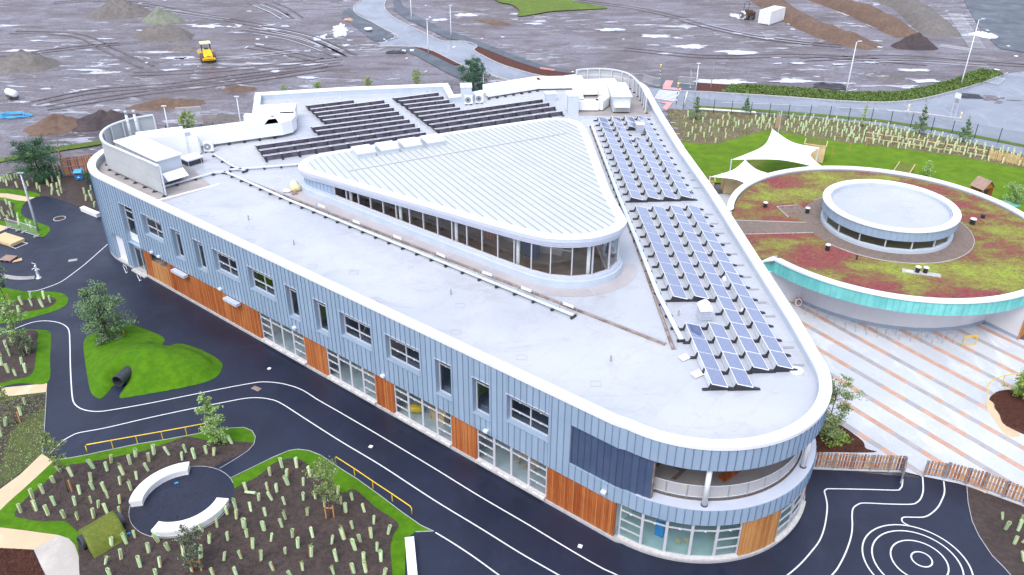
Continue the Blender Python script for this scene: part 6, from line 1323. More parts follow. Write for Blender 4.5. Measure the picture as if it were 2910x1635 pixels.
struct(MB().wall([(18.9,40.5),(25.03,40.2)],0,.05,.12).build('fence_kerb','kerb')); struct(MB().wall([(27.5,39.6),(28.55,39.05),(30.33,37.9),(32.9,36.1)],0,.05,.12).build('fence_kerb','kerb'))
# bicycle stands along the white wall
pts_b=[(24.75,59.43),(25.33,58.8),(26.0,58.29),(26.6,57.79),(27.27,57.19),(27.94,56.8),(28.66,56.41),(29.43,56.1),(30.15,55.84),(30.9,55.66),(31.76,55.47),(32.58,55.35),(33.33,55.25),(34.09,55.21),(34.93,55.25),(35.81,55.40)]
hm=MB().tube([(-.36,0,0),(-.36,0,.62),(-.28,0,.74),(.28,0,.74),(.36,0,.62),(.36,0,0)],.024,8).mesh('cycle_stand','galv')
for p in pts_b:
    o=link('cycle_stand',hm); u=Vector((p[0]-CR[0],p[1]-CR[1])); o.location=(p[0]+.1,p[1]+.3,.016); o.rotation_euler=(0,0,math.atan2(u.y,u.x)+.15); tag(o,'grey steel hoop cycle stand along the curved white wall','cycle stand','cycle stands along the white wall')
t=thing('toddler_cycle_rack','yellow wavy topped rack in front of the white wall','cycle rack',(36.3,54.95,.016),R2(8))
MB().tube([(-.55,0,0),(-.55,0,.82)],.03,8).build('leg','yellow',t); MB().tube([(.55,0,0),(.55,0,.82)],.03,8).build('leg','yellow',t); MB().tube([(-.55,0,.06),(.55,0,.06)],.025,8).build('base_bar','yellow',t)
MB().tube([(-.55+1.1*i/60,0,.86+.11*math.copysign(min(1,abs(math.sin(i/60*2*math.pi*5))*1.6),math.sin(i/60*2*math.pi*5))) for i in range(61)],.03,8).build('wave_bar','yellow',t)
t=thing('yellow_ladder','yellow sided ladder leaning low against the white wall','ladder',(24.5,61.3,.016))
p0,p1=Vector((-.35,1.9,.55)),Vector((.05,-.1,.25))
for z in(-.14,.16): MB().bar(p0+Vector((0,0,z)),p1+Vector((0,0,z)),.04,.06).build('stile','yellow',t)
for i in range(11): p=p0.lerp(p1,(i+.5)/11); MB().bar(p+Vector((0,0,-.13)),p+Vector((0,0,.15)),.03,.07).build('rung','white_paint',t); 
for p in (p0,p1): MB().cyl((p.x,p.y,0),.02,p.z,6).build('prop','galv',t)
t=thing('hose_reel','red and white ring at the end of the yellow ladder','ring',(24.55,61.0,.3)); MB().tube([(.0+.26*math.cos(a),.1*math.sin(a),.0+.26*math.sin(a)) for a in np.linspace(0,2*math.pi,25)],.05,8,False).build('white_ring','white_paint',t); MB().tube([(.08+.26*math.cos(a),.12+.1*math.sin(a),.26*math.sin(a)) for a in np.linspace(0,2*math.pi,25)],.05,8,False).build('red_ring','red_mat',t)
t=thing('yellow_rail_hoop','bent yellow tube rail beside the mulch bed at the right edge','railing',(33.83,47.01,.02)); MB().tube(smooth([(0,0,0),(.15,.5,.55),(.25,.9,.82),(.9,1.8,.88),(2.0,2.5,.88),(3.4,2.9,.88)],False,6),.035,8).build('rail','yellow',t,True); MB().cyl((2.4,2.65,0),.03,.88,8).build('post','yellow',t)
# ------------------------------------------------------------------ building site things
def heap(label,x,y,rx,ry,h,mat,seed,rz=0.0,name='dirt_mound',flat=0.0,group='spoil heaps'):
    vs=[];fs=[]; nr,na=22,64
    for i in range(nr+1):
        for j in range(na):
            r=i/nr; a=2*math.pi*j/na; k=1+.22*noise.noise(Vector((math.cos(a)*1.4+seed*7.3,math.sin(a)*1.4,seed)))
            px,py=rx*r*k*math.cos(a),ry*r*k*math.sin(a); prof=(1-r)**.92 if flat==0 else min(1,(1-r)/(1-flat))**.9
            z=h*prof*(1+.22*noise.noise(Vector((px*.5,py*.5,seed))))+.16*h*noise.noise(Vector((px*1.3,py*1.3,seed+3)))*(1-r)+.10*noise.noise(Vector((px*3.1,py*3.1,seed)))
            vs.append((px,py,z-.2*r))
    for i in range(nr):
        for j in range(na): fs.append((i*na+j,i*na+(j+1)%na,(i+1)*na+(j+1)%na,(i+1)*na+j))
    o=MB().add(vs,fs).build(name,mat,None,True); o.location=(x,y,-.06); o.rotation_euler=(0,0,rz); return tag(o,label,'dirt mound',group)
heap('tall grey conical spoil heap at the far top left',-81,176.5,6.8,4.6,3.5,'mound_grey',1); heap('pale green grey conical heap right of the tall one',-70.5,170.5,4.6,3.2,2.8,'mound_green',2)
heap('flat topped dark heap behind the yellow roller',-65,157,6.2,4.4,1.9,'mound_grey',3,-.4,flat=.45); heap('brown grey spoil heap at the left edge of the site',-80.5,136.5,6.2,5.0,2.6,'mound_grey',4)
heap('rusty brown heap just behind the left end of the school',-60.5,106.0,4.2,3.0,1.9,'mound_brown',5,.5); heap('long black stony heap behind the left end of the school',-55.0,108.0,6.2,3.0,1.8,'mound_black',6,.45)
heap('brown heap between the black heap and the back wing',-49.5,116.0,6.0,2.6,1.0,'mound_brown',7,.3); heap('small reddish heap behind the back wing',-41.5,123.5,3.6,1.6,.8,'mound_brown',8,.1)
heap('grey gravel patch heap behind the wire panel',-40.5,110.0,3.6,2.6,.5,'mound_grey',9,.1); heap('black spoil heap at the far right of the site',73.2,153.0,4.6,3.2,2.6,'mound_black',10)
heap('low dark heap in front of the flat topped heap',-58.5,148,4.0,2.0,.7,'mound_grey',14,.2); heap('brown mound beside the access road bend',-4,171,6,1.6,.6,'mound_brown',15,-.5); heap('low brown heap behind the road verge',60.0,131.5,4.0,1.2,.5,'mound_grey',16,.1)
def bank(label,path,w,h,mat,seed):
    P_=smooth(path,False,8); A,B,C_=off(P_,w/2),off(P_,-w/2),off(P_,0); vs=[];fs=[]; m=9
    for i,(a,b) in enumerate(zip(A,B)):
        e=min(1,i/6,(len(P_)-1-i)/6)
        for j in range(m):
            t=j/(m-1); x=a[0]+(b[0]-a[0])*t; y=a[1]+(b[1]-a[1])*t; z=h*e*math.sin(math.pi*t)**.8*(1+.25*noise.noise(Vector((x*.25,y*.25,seed))))+.1*noise.noise(Vector((x*.9,y*.9,seed)))-.12
            vs.append((x,y,z))
    for i in range(len(P_)-1):
        for j in range(m-1): fs.append((i*m+j,i*m+j+1,(i+1)*m+j+1,(i+1)*m+j))
    o=MB().add(vs,fs).build('earth_bank',mat,None,True); tag(o,label,'earth bank','earth banks')
bank('long brown earth bank running down beside the white container',[(56,198),(57.5,184),(58.5,170),(61.5,158),(66,152)],6.5,1.8,'mound_brown',1)
bank('middle brown earth bank at the top right of the site',[(69,200),(73,184),(74.5,170),(75.5,160)],6.5,2.2,'mound_brown',2)
bank('right hand grey earth bank beside the top right road',[(84,204),(86.5,188),(84,172),(82,161)],8,2.0,'mound_grey',3)
# yellow roller
def wheel(t,name,x,y,r,w,z=None,rim='machine_yellow'):
    z=r if z is None else z; o=MB().lathe((0,0,0),[(r*.55,-w/2),(r*.92,-w/2),(r,-w*.3),(r,w*.3),(r*.92,w/2),(r*.55,w/2)],24,'X').build('tyre','rubber',None,True)
    w_=bpy.data.objects.new('wheel',None); COL.objects.link(w_); w_.parent=t; w_.location=(x,y,z); o.parent=w_
    MB().lathe((0,0,0),[(.02,-w*.35),(r*.56,-w*.42),(r*.56,w*.42),(.02,w*.35)],18,'X',cap=True).build('rim',rim,w_)
t=thing('road_roller','yellow road roller with a cab standing in the mud','roller',(-51.6,140.4,0),R2(25))
wheel(t,'wheel',-.95,-1.0,.78,.55); wheel(t,'wheel',.95,-1.0,.78,.55)
def hull(name,mat,secs,parent):
    vs=[];fs=[]; k=len(secs[0])
    for s in secs: vs+=s
    for i in range(len(secs)-1):
        for j in range(k): fs.append((i*k+j,i*k+(j+1)%k,(i+1)*k+(j+1)%k,(i+1)*k+j))
    fs+=[tuple(range(k)),tuple(range(len(vs)-k,len(vs)))]; return MB().add(vs,fs).build(name,mat,parent)
def sec(y,w,z0,z1,b=.12): return [(-w/2,y,z0),(w/2,y,z0),(w/2,y,z1-b),(w/2-b,y,z1),(-w/2+b,y,z1),(-w/2,y,z1-b)]
hull('engine_cover','machine_yellow',[sec(-2.25,1.35,.75,1.15),sec(-1.9,1.45,.65,1.45),sec(-1.0,1.35,.8,1.95),sec(-.5,1.3,.8,2.0)],t)
MB().add([(-.32,-2.27,1.17),(.32,-2.27,1.17),(.30,-.62,2.02),(-.30,-.62,2.02)],[(0,1,2,3)]).build('grille','dark_metal',t)
hull('rear_bumper','machine_yellow',[sec(-2.45,2.1,.55,.85,.06),sec(-2.2,2.1,.5,.9,.06)],t); part_box('light_bar','dark_metal',t,(0,-2.46,.7),(1.7,.02,.08))
hull('cab_base','machine_yellow',[sec(-.48,1.5,.85,1.5),sec(.7,1.5,.85,1.5)],t); hull('cab_roof','pale_yellow',[sec(-.65,1.75,2.85,2.98,.05),sec(.85,1.75,2.9,3.04,.05)],t)
for x_ in(-.7,.7):
    for y_ in(-.42,.62): part_box('cab_post','dark_metal',t,(x_,y_,2.16),(.09,.09,1.40))
for a_,b_ in (((-.7,-.42),(.7,-.42)),((-.7,.62),(.7,.62)),((-.7,-.42),(-.7,.62)),((.7,-.42),(.7,.62))): MB().add([(*a_,1.5),(*b_,1.5),(*b_,2.85),(*a_,2.85)],[(0,1,2,3)]).build('cab_glass','glass',t)
part_box('seat','black_plastic',t,(0,0,1.75),(.6,.6,.6)); part_box('articulation','dark_metal',t,(0,1.0,.8),(.6,.8,.5))
o=MB().lathe((0,0,0),[(.02,-1.05),(.78,-1.05),(.78,1.05),(.02,1.05)],28,'X').build('drum','deck_pavers',t,True); o.location=(0,2.1,.78)
part_box('drum_frame','machine_yellow',t,(0,1.25,.95),(2.4,.25,.35)); part_box('drum_frame','dark_metal',t,(0,2.98,.9),(2.4,.2,.3))
for s in(-1,1): part_box('drum_arm','machine_yellow',t,(s*1.16,2.1,.95),(.14,1.9,.30))
# dumper and white container
t=thing('site_container','plain white site container at the top right','container',(52.2,172.9,0),R2(48)); part_box('body','duct_white',t,(0,0,1.35),(6.1,2.44,2.5)); part_box('roof','white_coat',t,(0,0,2.62),(6.15,2.5,.06))
for s in(-1,1):
    for q in(-1,1): part_box('corner_post','white_coat',t,(s*3.02,q*1.2,1.33),(.14,.14,2.64))
for s in (-.6,.6): part_box('door','white_paint',t,(-3.06,s,1.35),(.03,1.1,2.3))
t=thing('site_dumper','brown site dumper with a roll bar beside the white container','dumper',(48.2,176.0,0),R2(15))
for x_ in(-.85,.85):
    for y_ in(-.8,1.0): wheel(t,'wheel',x_,y_,.55,.42,rim='white_paint')
vs=[(-.8,-1.9,1.55),(.8,-1.9,1.55),(.8,-.2,1.75),(-.8,-.2,1.75),(-.55,-1.5,.85),(.55,-1.5,.85),(.55,-.3,.85),(-.55,-.3,.85)]
MB().add(vs,[(0,1,5,4),(1,2,6,5),(2,3,7,6),(3,0,4,7),(7,6,5,4)]).build('skip','mound_brown',t); hull('chassis','white_paint',[sec(-.1,1.2,.55,1.1),sec(1.7,1.2,.55,1.25)],t); part_box('seat','black_plastic',t,(0,.7,1.45),(.5,.5,.5))
MB().tube([(-.55,.9,1.2),(-.55,.9,2.9),(-.4,.9,3.2),(.4,.9,3.2),(.55,.9,2.9),(.55,.9,1.2)],.05,8).build('roll_bar','dark_metal',t)
# bowser tank
t=thing('water_bowser','white tank trailer at the left edge of the site','trailer',(-73.0,118.4,0),R2(-35)); o=MB().lathe((0,0,0),[(.05,-1.15),(.42,-1.1),(.52,-.9),(.52,.9),(.42,1.1),(.05,1.15)],20,'X',cap=True).build('tank','white_paint',t,True); o.location=(0,0,.85); part_box('chassis','dark_metal',t,(0,0,.32),(2.2,.9,.12)); MB().bar((-1.1,0,.34),(-2.1,0,.34),.10,.08).build('drawbar','dark_metal',t)
for s in(-1,1): o=MB().lathe((0,0,0),[(.05,-.1),(.3,-.1),(.3,.1),(.05,.1)],16,'X').build('wheel','rubber',t); o.location=(.2,s*.55,.3); o.rotation_euler=(0,0,math.pi/2)
# blue hose coils
random.seed(8); pts=[]
for k in range(90): a=k*.42; pts.append((-68.8+2.1*math.cos(a)*(1+.3*math.sin(k*.9)),110.4+1.0*math.sin(a)*(1+.3*math.cos(k*.7)),.05+.002*k))
o=MB().tube(pts,.05,6).build('water_hose','hose_blue'); tag(o,'loose coil of bright blue hose at the left edge of the site','hose')
# wire fence panels
def heras(label,p,q,h=2.0,lie=False,mesh=True,z=0):
    a,b=Vector(p),Vector(q); t=thing('wire_fence_panel',label,'fence panel',(a.x,a.y,z),0,'wire fence panels'); d=b-a
    A=[(0,0,.06),(d.x,d.y,.06),(d.x,d.y,h),(0,0,h)] if not lie else [(0,0,.08),(d.x,d.y,.10),(d.x-d.y*h/d.length,d.y+d.x*h/d.length,.16),(-d.y*h/d.length,d.x*h/d.length,.12)]
    MB().tube(A+[A[0]],.022,6).build('frame','galv_pale',t)
    MB().add(A,[(0,1,2,3)]).build('mesh','perf_fine',t)
    if not lie:
        for s in(.12,.88): part_box('foot','deck_pavers',t,(d.x*s,d.y*s,.05),(.22,.6,.10),math.atan2(d.y,d.x))
heras('wire fence panel at the left end of the lawn lobe',(-50.9,75.3),(-49.2,74.55),1.0); heras('wire fence panel beside the lamp post on the lawn lobe',(-48.9,74.4),(-46.68,73.2),1.05)
heras('tall wire fence panel standing behind the left roof duct',(-44.8,107.0),(-41.7,107.6),2.4); heras('pair of wire panels in the middle of the gravel, left one',(2.2,142.2),(4.4,141.6),1.1); heras('pair of wire panels in the middle of the gravel, right one',(4.5,141.6),(6.9,143.2),1.2)
for i in range(6):
    p=Vector((92.3,182)).lerp(Vector((82.6,152)),i/6); q=Vector((92.3,182)).lerp(Vector((82.6,152)),(i+.94)/6); heras('%s lying wire panel from the back in the line beside the right earth bank'%od[i],tuple(p),tuple(q),2.6,True)
heras('lying wire panel at the foot of the right earth bank',(77.6,153.2),(81.8,149.8),1.4,True); heras('lying wire panel at the tip of the road verge',(76.0,128.5),(78.5,131.5),2.2,True,z=.06)
heras('wire barrier tilted left of the zebra crossing',(20.4,129.0),(22.6,126.4),1.2); heras('wire barrier behind the near beacon',(25.8,128.4),(28.2,127.6),1.1); heras('wire barrier right of the zebra crossing',(27.6,128.6),(27.2,125.5),2.0); heras('wire barrier on the near side of the crossing',(24.6,117.5),(25.6,114.9),1.2)
t=thing('pipe_frame','triangle of loose poles lying behind the back wing','poles',(-25.5,124.3,0))
for a_,b_ in (((-1.2,-.6,.1),(.4,1.2,.25)),((.4,1.2,.25),(2.6,.1,.1)),((-1.2,-.6,.15),(2.4,.0,.12))): MB().tube([a_,b_],.05,6).build('pole','galv',t)
# tarps, sacks, small site litter
def tarp(label,x,y,a,b,h,mat,seed,rz):
    vs=[];fs=[]; m=14
    for i in range(m):
        for j in range(m):
            u,v=-1+2*i/(m-1),-1+2*j/(m-1); e=max(0,1-max(abs(u),abs(v))**3); k=1+.3*noise.noise(Vector((u*1.3,v*1.3,seed*5)))
            vs.append((u*a*k,v*b*k,.03+h*e*(.5+.8*abs(noise.noise(Vector((u*2.2,v*2.2,seed)))))))
    for i in range(m-1):
        for j in range(m-1): fs.append((i*m+j,(i+1)*m+j,(i+1)*m+j+1,i*m+j+1))
    o=MB().add(vs,fs).build('tarpaulin',mat,None,True); o.location=(x,y,.0); o.rotation_euler=(0,0,rz); tag(o,label,'tarpaulin')
tarp('black tarpaulin heap behind the road verge',49,126.8,2.4,1.0,.7,'tarp_black',1,-.3); tarp('black tarpaulin lying on the wet road at the right',68.6,122.4,1.7,1.0,.35,'tarp_black',2,-.15); tarp('white tarpaulin crumpled beside the top right road',90.0,162.0,1.5,2.2,.8,'white_paint',3,.6); tarp('grey sheet lying behind the right end of the road verge',65.5,130.5,2.0,.8,.2,'unit_grey',4,.2)
tarp('black sheet heap beside the start of the left footway',-20.6,146.4,1.7,.9,.4,'tarp_black',5,0); tarp('orange sand heap on the far left footway',-33.5,172.5,.9,.7,.4,'brick_orange',6,0)
t=thing('red_barrier','row of pale red plastic boards lying in the mulch strip','barrier',(5.6,135.6,.06),R2(-26)); part_box('board','tactile',t,(0,0,.1),(2.6,.3,.18))
for i,(x,y) in enumerate(((9.6,133.9),(10.5,133.7),(11.3,133.5))):
    o=MB().add(*blob((0,0,.12),.22,i+30,(1,.8,.7))).build('sand_bag','pale_yellow',None,True); o.location=(x,y,.05); tag(o,'small pale sandbag in a row at the end of the mulch strip','sandbag','sandbags by the mulch strip')
for i,(x,y) in enumerate(((-19.3,147.2),(-17.9,147.6))):
    o=MB().box((0,0,.1),(.7,.6,.2)).build('cover_slab','white_paint'); o.location=(x,y,.04); tag(o,'white square cover on the near left footway','cover','covers on the footway')
o=MB().add(*blob((0,0,.3),.7,41,(1.2,.9,.5))).build('white_sack','white_paint',None,True); o.location=(-27.9,163,.05); tag(o,'white sack on the left side of the access road','sack')
random.seed(99)
for i in range(26):
    x,y=random.uniform(-95,95),random.uniform(128,200); o=MB().box((0,0,.06),(random.uniform(.3,.9),random.uniform(.2,.5),.12),random.uniform(0,3)).build('litter_scrap','white_paint'); o.location=(x,y,-.02); tag(o,'small white scrap lying in the mud of the building site','litter','white scraps in the mud')
t=thing('white_pipe_stack','white pipes lying on the path beside the near bed','pipes',(26.3,115.4,0)); 
for i in range(3): MB().tube([(0,-.2*i,.12),(7.9,-1.55-.2*i,.12)],.09,8).build('pipe','white_paint',t)
t=thing('notice_board','weathered wooden notice board on a tall white post','sign',(35.06,105.3,0),R2(30)); MB().cyl((0,0,0),.06,3.0,8).build('post','galv_pale',t); part_box('board','brick_orange',t,(-.4,0,1.6),(.7,.05,1.6))
# green mesh fence at the back of the planting bed
def mesh_fence(label,pts,h=1.9):
    t=thing('mesh_fence',label,'fence',(pts[0][0],pts[0][1],0)); b=Vector(pts[0])
    for p in pts: q=Vector(p)-b; part_box('post','mesh_green',t,(q.x,q.y,h/2),(.07,.07,h+.1))
    for p,q in zip(pts,pts[1:]):
        a=Vector(p)-b; c=Vector(q)-b; MB().add([(a.x,a.y,.05),(c.x,c.y,.05),(c.x,c.y,h),(a.x,a.y,h)],[(0,1,2,3)]).build('mesh_panel','weldmesh',t)
fp=[(24.2,115.0),(26.2,114.4),(28.24,113.7),(30.6,113.1),(33.16,112.5),(35.61,112.0),(38.13,111.6),(41.07,111.4),(43.66,111.0),(46.03,110.3),(49.0,109.9),(51.25,108.9),(53.5,107.7),(55.78,106.4),(57.8,105.0),(60.2,103.7),(62.5,102.1),(64.9,100.2),(67.5,98.0),(70,95.5)]
mesh_fence('dark green mesh fence along the back of the right planting bed',fp)
mesh_fence('dark green mesh fence behind the back wing beside the dark pine',[(-15,118.5),(-12,119.5),(-9,120.3),(-6,121),(-2.5,121.8),(.5,122.2),(2.2,122.4),(3.6,122.5)],2.0)
mesh_fence('dark green mesh fence behind the left roof duct',[(-58,97.5),(-50,99.5),(-44,101),(-38.5,102.5),(-35,103.2),(-30,104.5)],1.9)
# timber rail and picket fence
t=thing('timber_rail_fence','post and rail timber fence between the right lawn and the planting bed','fence',(45.67,103.18,0)); rp_=[(45.67,103.18),(47.62,102.1),(49.79,101.05),(52.0,99.9),(54.0,98.85),(56.24,97.75),(58.22,96.5)]; b0=Vector(rp_[0])
for p in rp_: q=Vector(p)-b0; part_box('post','trunk',t,(q.x,q.y,.62),(.11,.11,1.25))
for p,q in zip(rp_,rp_[1:]):
    for z in(.25,.95): a=Vector(p)-b0; c=Vector(q)-b0; MB().bar((a.x,a.y,z),(c.x,c.y,z),.05,.10).build('rail','pine_wood',t)
random.seed(12); t=thing('picket_fence','rustic split timber picket fence at the right edge of the lawn','fence',(58.3,96.4,0)); b0=Vector((58.3,96.4)); L_=[(58.3,96.4),(61.4,93.7),(65,90.6)]
for p,q in zip(L_,L_[1:]):
    a=Vector(p)-b0; c=Vector(q)-b0; k=int((c-a).length/.13)
    for i in range(k): m_=a.lerp(c,(i+.5)/k); part_box('picket','pine_wood' if random.random()<.8 else 'stake',t,(m_.x+random.uniform(-.03,.03),m_.y,.60),(.085,.05,1.15+random.uniform(-.1,.12)),random.uniform(-.2,.2))
    for z in(.3,.9): MB().bar((a.x,a.y,z),(c.x,c.y,z),.05,.07).build('rail','pine_wood',t)
# red cedar bin store on the left
random.seed(15); t=thing('bin_store_fence','rusty orange timber fence with metal rails at the far left of the school','fence',(-51.5,88.9,0)); F_=[(-54.6,94.6),(-51.5,88.9),(-47.8,90.6)]; b0=Vector((-51.5,88.9))
for p,q in zip(F_,F_[1:]):
    a=Vector(p)-b0; c=Vector(q)-b0; k=int((c-a).length/.24); rz=math.atan2((c-a).y,(c-a).x)
    for i in range(k): m_=a.lerp(c,(i+.5)/k); part_box('board','slat%d'%random.choice((0,0,3,2)),t,(m_.x,m_.y,1.1),(.20,.03,2.1+random.uniform(-.05,.05)),rz)
    for z in(.3,1.1,1.9): MB().bar((a.x-.04,a.y-.06,z),(c.x-.04,c.y-.06,z),.04,.05).build('rail','galv',t)
for p in F_: q=Vector(p)-b0; part_box('post','galv',t,(q.x-.03,q.y-.08,1.15),(.08,.08,2.3))
t=thing('wheeled_bin','bright blue wheeled bin in front of the rusty orange fence','bin',(-49.3,87.9,.02),R2(12)); hull('body','blue_plastic',[[(-.34,-.30,.12),(.34,-.30,.12),(.34,.30,.12),(-.34,.30,.12)],[(-.44,-.42,.95),(.44,-.42,.95),(.44,.40,.95),(-.44,.40,.95)]],t); hull('lid','hose_blue',[[(-.46,-.46,.96),(.46,-.46,.96),(.46,.42,.96),(-.46,.42,.96)],[(-.40,-.38,1.10),(.40,-.38,1.10),(.40,.36,1.16),(-.40,.36,1.16)]],t)
part_box('front_label','white_paint',t,(0,-.375,.42),(.24,.02,.12)); part_box('dark_band','dark_metal',t,(0,-.425,.80),(.7,.02,.14))
for x_ in(-.3,.3):
    for y_ in(-.25,.25): MB().cyl((x_,y_,0),.07,.12,10).build('castor','rubber',t)
# ------------------------------------------------------------------ canopies and garden huts beside the round building
def sail(label,cs,poles,sagk=.22,n_=16):
    t=thing('sail_canopy',label,'canopy',(cs[0][0],cs[0][1],0),0,'white sail canopies'); C4=[Vector(c)-Vector((cs[0][0],cs[0][1],0)) for c in cs]; cen=sum(C4,Vector())/4; vs=[];fs=[]
    for i in range(n_+1):
        for j in range(n_+1):
            u,v=i/n_,j/n_
            p=C4[0]*(1-u)*(1-v)+C4[1]*u*(1-v)+C4[2]*u*v+C4[3]*(1-u)*v
            k=0
            eu=4*u*(1-u); ev=4*v*(1-v); du=abs(2*v-1); dv_=abs(2*u-1)
            pull=sagk*(eu*du**2+ev*dv_**2)*.5
            p=p+(cen-p)*pull*1.0; vs.append(p)
    for i in range(n_):
        for j in range(n_): fs.append((i*(n_+1)+j,(i+1)*(n_+1)+j,(i+1)*(n_+1)+j+1,i*(n_+1)+j+1))
    MB().add(vs,fs).build('membrane','sand_fabric',t,True)
    for c in C4: MB().tube([(c.x,c.y,0),(c.x,c.y,c.z+.05)],.07,10).build('mast','white_paint',t)
sail('large white sail canopy behind the round building',[(31.4,96.6,3.5),(36.0,93.0,2.5),(33.5,83.4,3.6),(24.7,88.4,2.7)],4,.62)
sail('smaller white sail canopy left of the large one',[(26.0,87.6,3.0),(29.0,85.0,2.2),(24.6,79.6,3.2),(21.4,84.0,2.4)],4,.55)
def hut(label,x,y,rz,l,w,h,roof='grass_mat',door=True):
    t=thing('garden_hut',label,'hut',(x,y,.02),rz)
    k=int(l/.2)
    for i in range(7):
        z=.05+i*h/7
        part_box('board','pine_wood',t,(0,-w/2,z+h/14),(l,.04,h/7-.012)); part_box('board','pine_wood',t,(0,w/2,z+h/14),(l,.04,h/7-.012)); part_box('board','pine_wood',t,(l/2,0,z+h/14),(.04,w-.09,h/7-.012)); part_box('board','pine_wood',t,(-l/2,0,z+h/14),(.04,w-.09,h/7-.012))
    part_box('roof_trim','pine_wood',t,(0,0,h+.09),(l+.2,w+.2,.08)); part_box('green_roof',roof,t,(0,0,h+.15),(l,w,.05))
hut('tall pale timber hut with a green roof right of the large canopy',36.6,95.6,R2(-22),2.4,1.8,2.1); hut('brown timber box with a green roof below the smaller canopy',24.3,85.7,R2(0),1.9,1.5,1.7); hut('low timber planter box with turf left of the brown box',21.7,86.6,R2(-10),1.7,1.6,1.1); hut('square timber turf planter on the lawn behind the round building',46.0,91.6,R2(-33),1.6,3.6,.45); hut('pale timber bench hut under the canopies',29.3,86.6,R2(-20),1.6,1.2,1.1)
t=thing('stepping_logs','row of dark step logs beside the large canopy','step logs',(28.0,94.5,.02)); 
for i in range(6): o=MB().bar((-1.1+i*.62,-1.3+i*.78,.08),(-.5+i*.62,-1.45+i*.78,.08),.22,.12).build('log','trunk',t)
MB().sheet([(-.9,-1.9),(2.4,2.6),(3.9,1.9),(.6,-2.6)],.012).build('log_bed','grass_mat',t)
sheetobj('terrace_paving',[(20,70),(20.4,84),(24,85.2),(30,88.5),(35.5,93.6),(41,90.5),(46,83.5),(42,80)],.026,'plaza_conc')
t=thing('playhouse','small timber playhouse with a slatted pitched roof by the round building','playhouse',(51.6,84.6,.03),R2(25))
for i in range(8):
    zt=1.9-(i+.5)*.085; 
    for s in(-1,1): part_box('roof_slat','old_wood',t,(s*(.06+i*.115),0,2.05-i*.115),(.15,1.7,.03),0) if False else MB().box((s*(.08+i*.12),0,2.06-i*.115),(.155,1.75,.03),0,Matrix.Rotation(s*R2(44),3,'Y')).build('roof_slat','old_wood',t)
for s in(-1,1):
    for q in(-1,1): part_box('corner_post','cedar',t,(s*.78,q*.72,.6),(.09,.09,1.2))
MB().add([(-.8,-.75,1.2),(.8,-.75,1.2),(0,-.75,2.0)],[(0,1,2)]).build('gable','cedar',t); MB().add([(-.8,.75,1.2),(.8,.75,1.2),(0,.75,2.0)],[(0,1,2)]).build('gable','cedar',t)
for i in range(5): part_box('wall_board','cedar',t,(0,.74,.15+i*.21),(1.5,.04,.18)); part_box('wall_board','cedar',t,(.78,0,.15+i*.21),(.04,1.4,.18))
part_box('doorway_shade','black_plastic',t,(-.2,-.70,.6),(.5,.04,1.1))  # black panel stands in for the unlit door opening
t=thing('play_slide','pale green rounded play surface beside the playhouse','play surface',(53.0,82.6,.035)); MB().prism([(1.9*math.cos(a)*1.0+.5*math.sin(a),.9*math.sin(a)-.4*math.cos(a)) for a in np.linspace(0,2*math.pi,30)[:-1]],0,.05).build('pad','mould_green',t); MB().prism([(-2.6+.5*math.cos(a),1.9+.25*math.sin(a)) for a in np.linspace(0,2*math.pi,16)[:-1]],0,.05).build('pad','mould_green',t)
# ------------------------------------------------------------------ trees and planting
def leaves(pts,size,seed,up=.3,aspect=1.0):
    rng=np.random.default_rng(seed); n=len(pts); P=np.array(pts)
    d=rng.normal(size=(n,3)); d[:,2]+=up; d/=np.linalg.norm(d,axis=1)[:,None]
    e=rng.normal(size=(n,3)); e-=d*(e*d).sum(1)[:,None]; e/=np.linalg.norm(e,axis=1)[:,None]
    s=size*rng.uniform(.6,1.35,(n,1))
    a=P-e*s*.5*aspect; b=P+d*s*.55; c=P+e*s*.5*aspect; q=P-d*s*.55
    V=np.stack([a,q,c,b],1).reshape(-1,3); F=np.arange(n*4).reshape(-1,4)
    return V,F
def leafobj(V,F,mat,parent,name='crown'):
    me=bpy.data.meshes.new(name); me.vertices.add(len(V)); me.vertices.foreach_set('co',V.astype(np.float32).ravel())
    me.loops.add(F.size); me.loops.foreach_set('vertex_index',F.astype(np.int32).ravel()); me.polygons.add(len(F)); me.polygons.foreach_set('loop_start',np.arange(0,F.size,4,dtype=np.int32)); me.polygons.foreach_set('loop_total',np.full(len(F),4,dtype=np.int32)); me.update(); me.validate()
    me.materials.append(MATS[mat]); return link(name,me,parent)
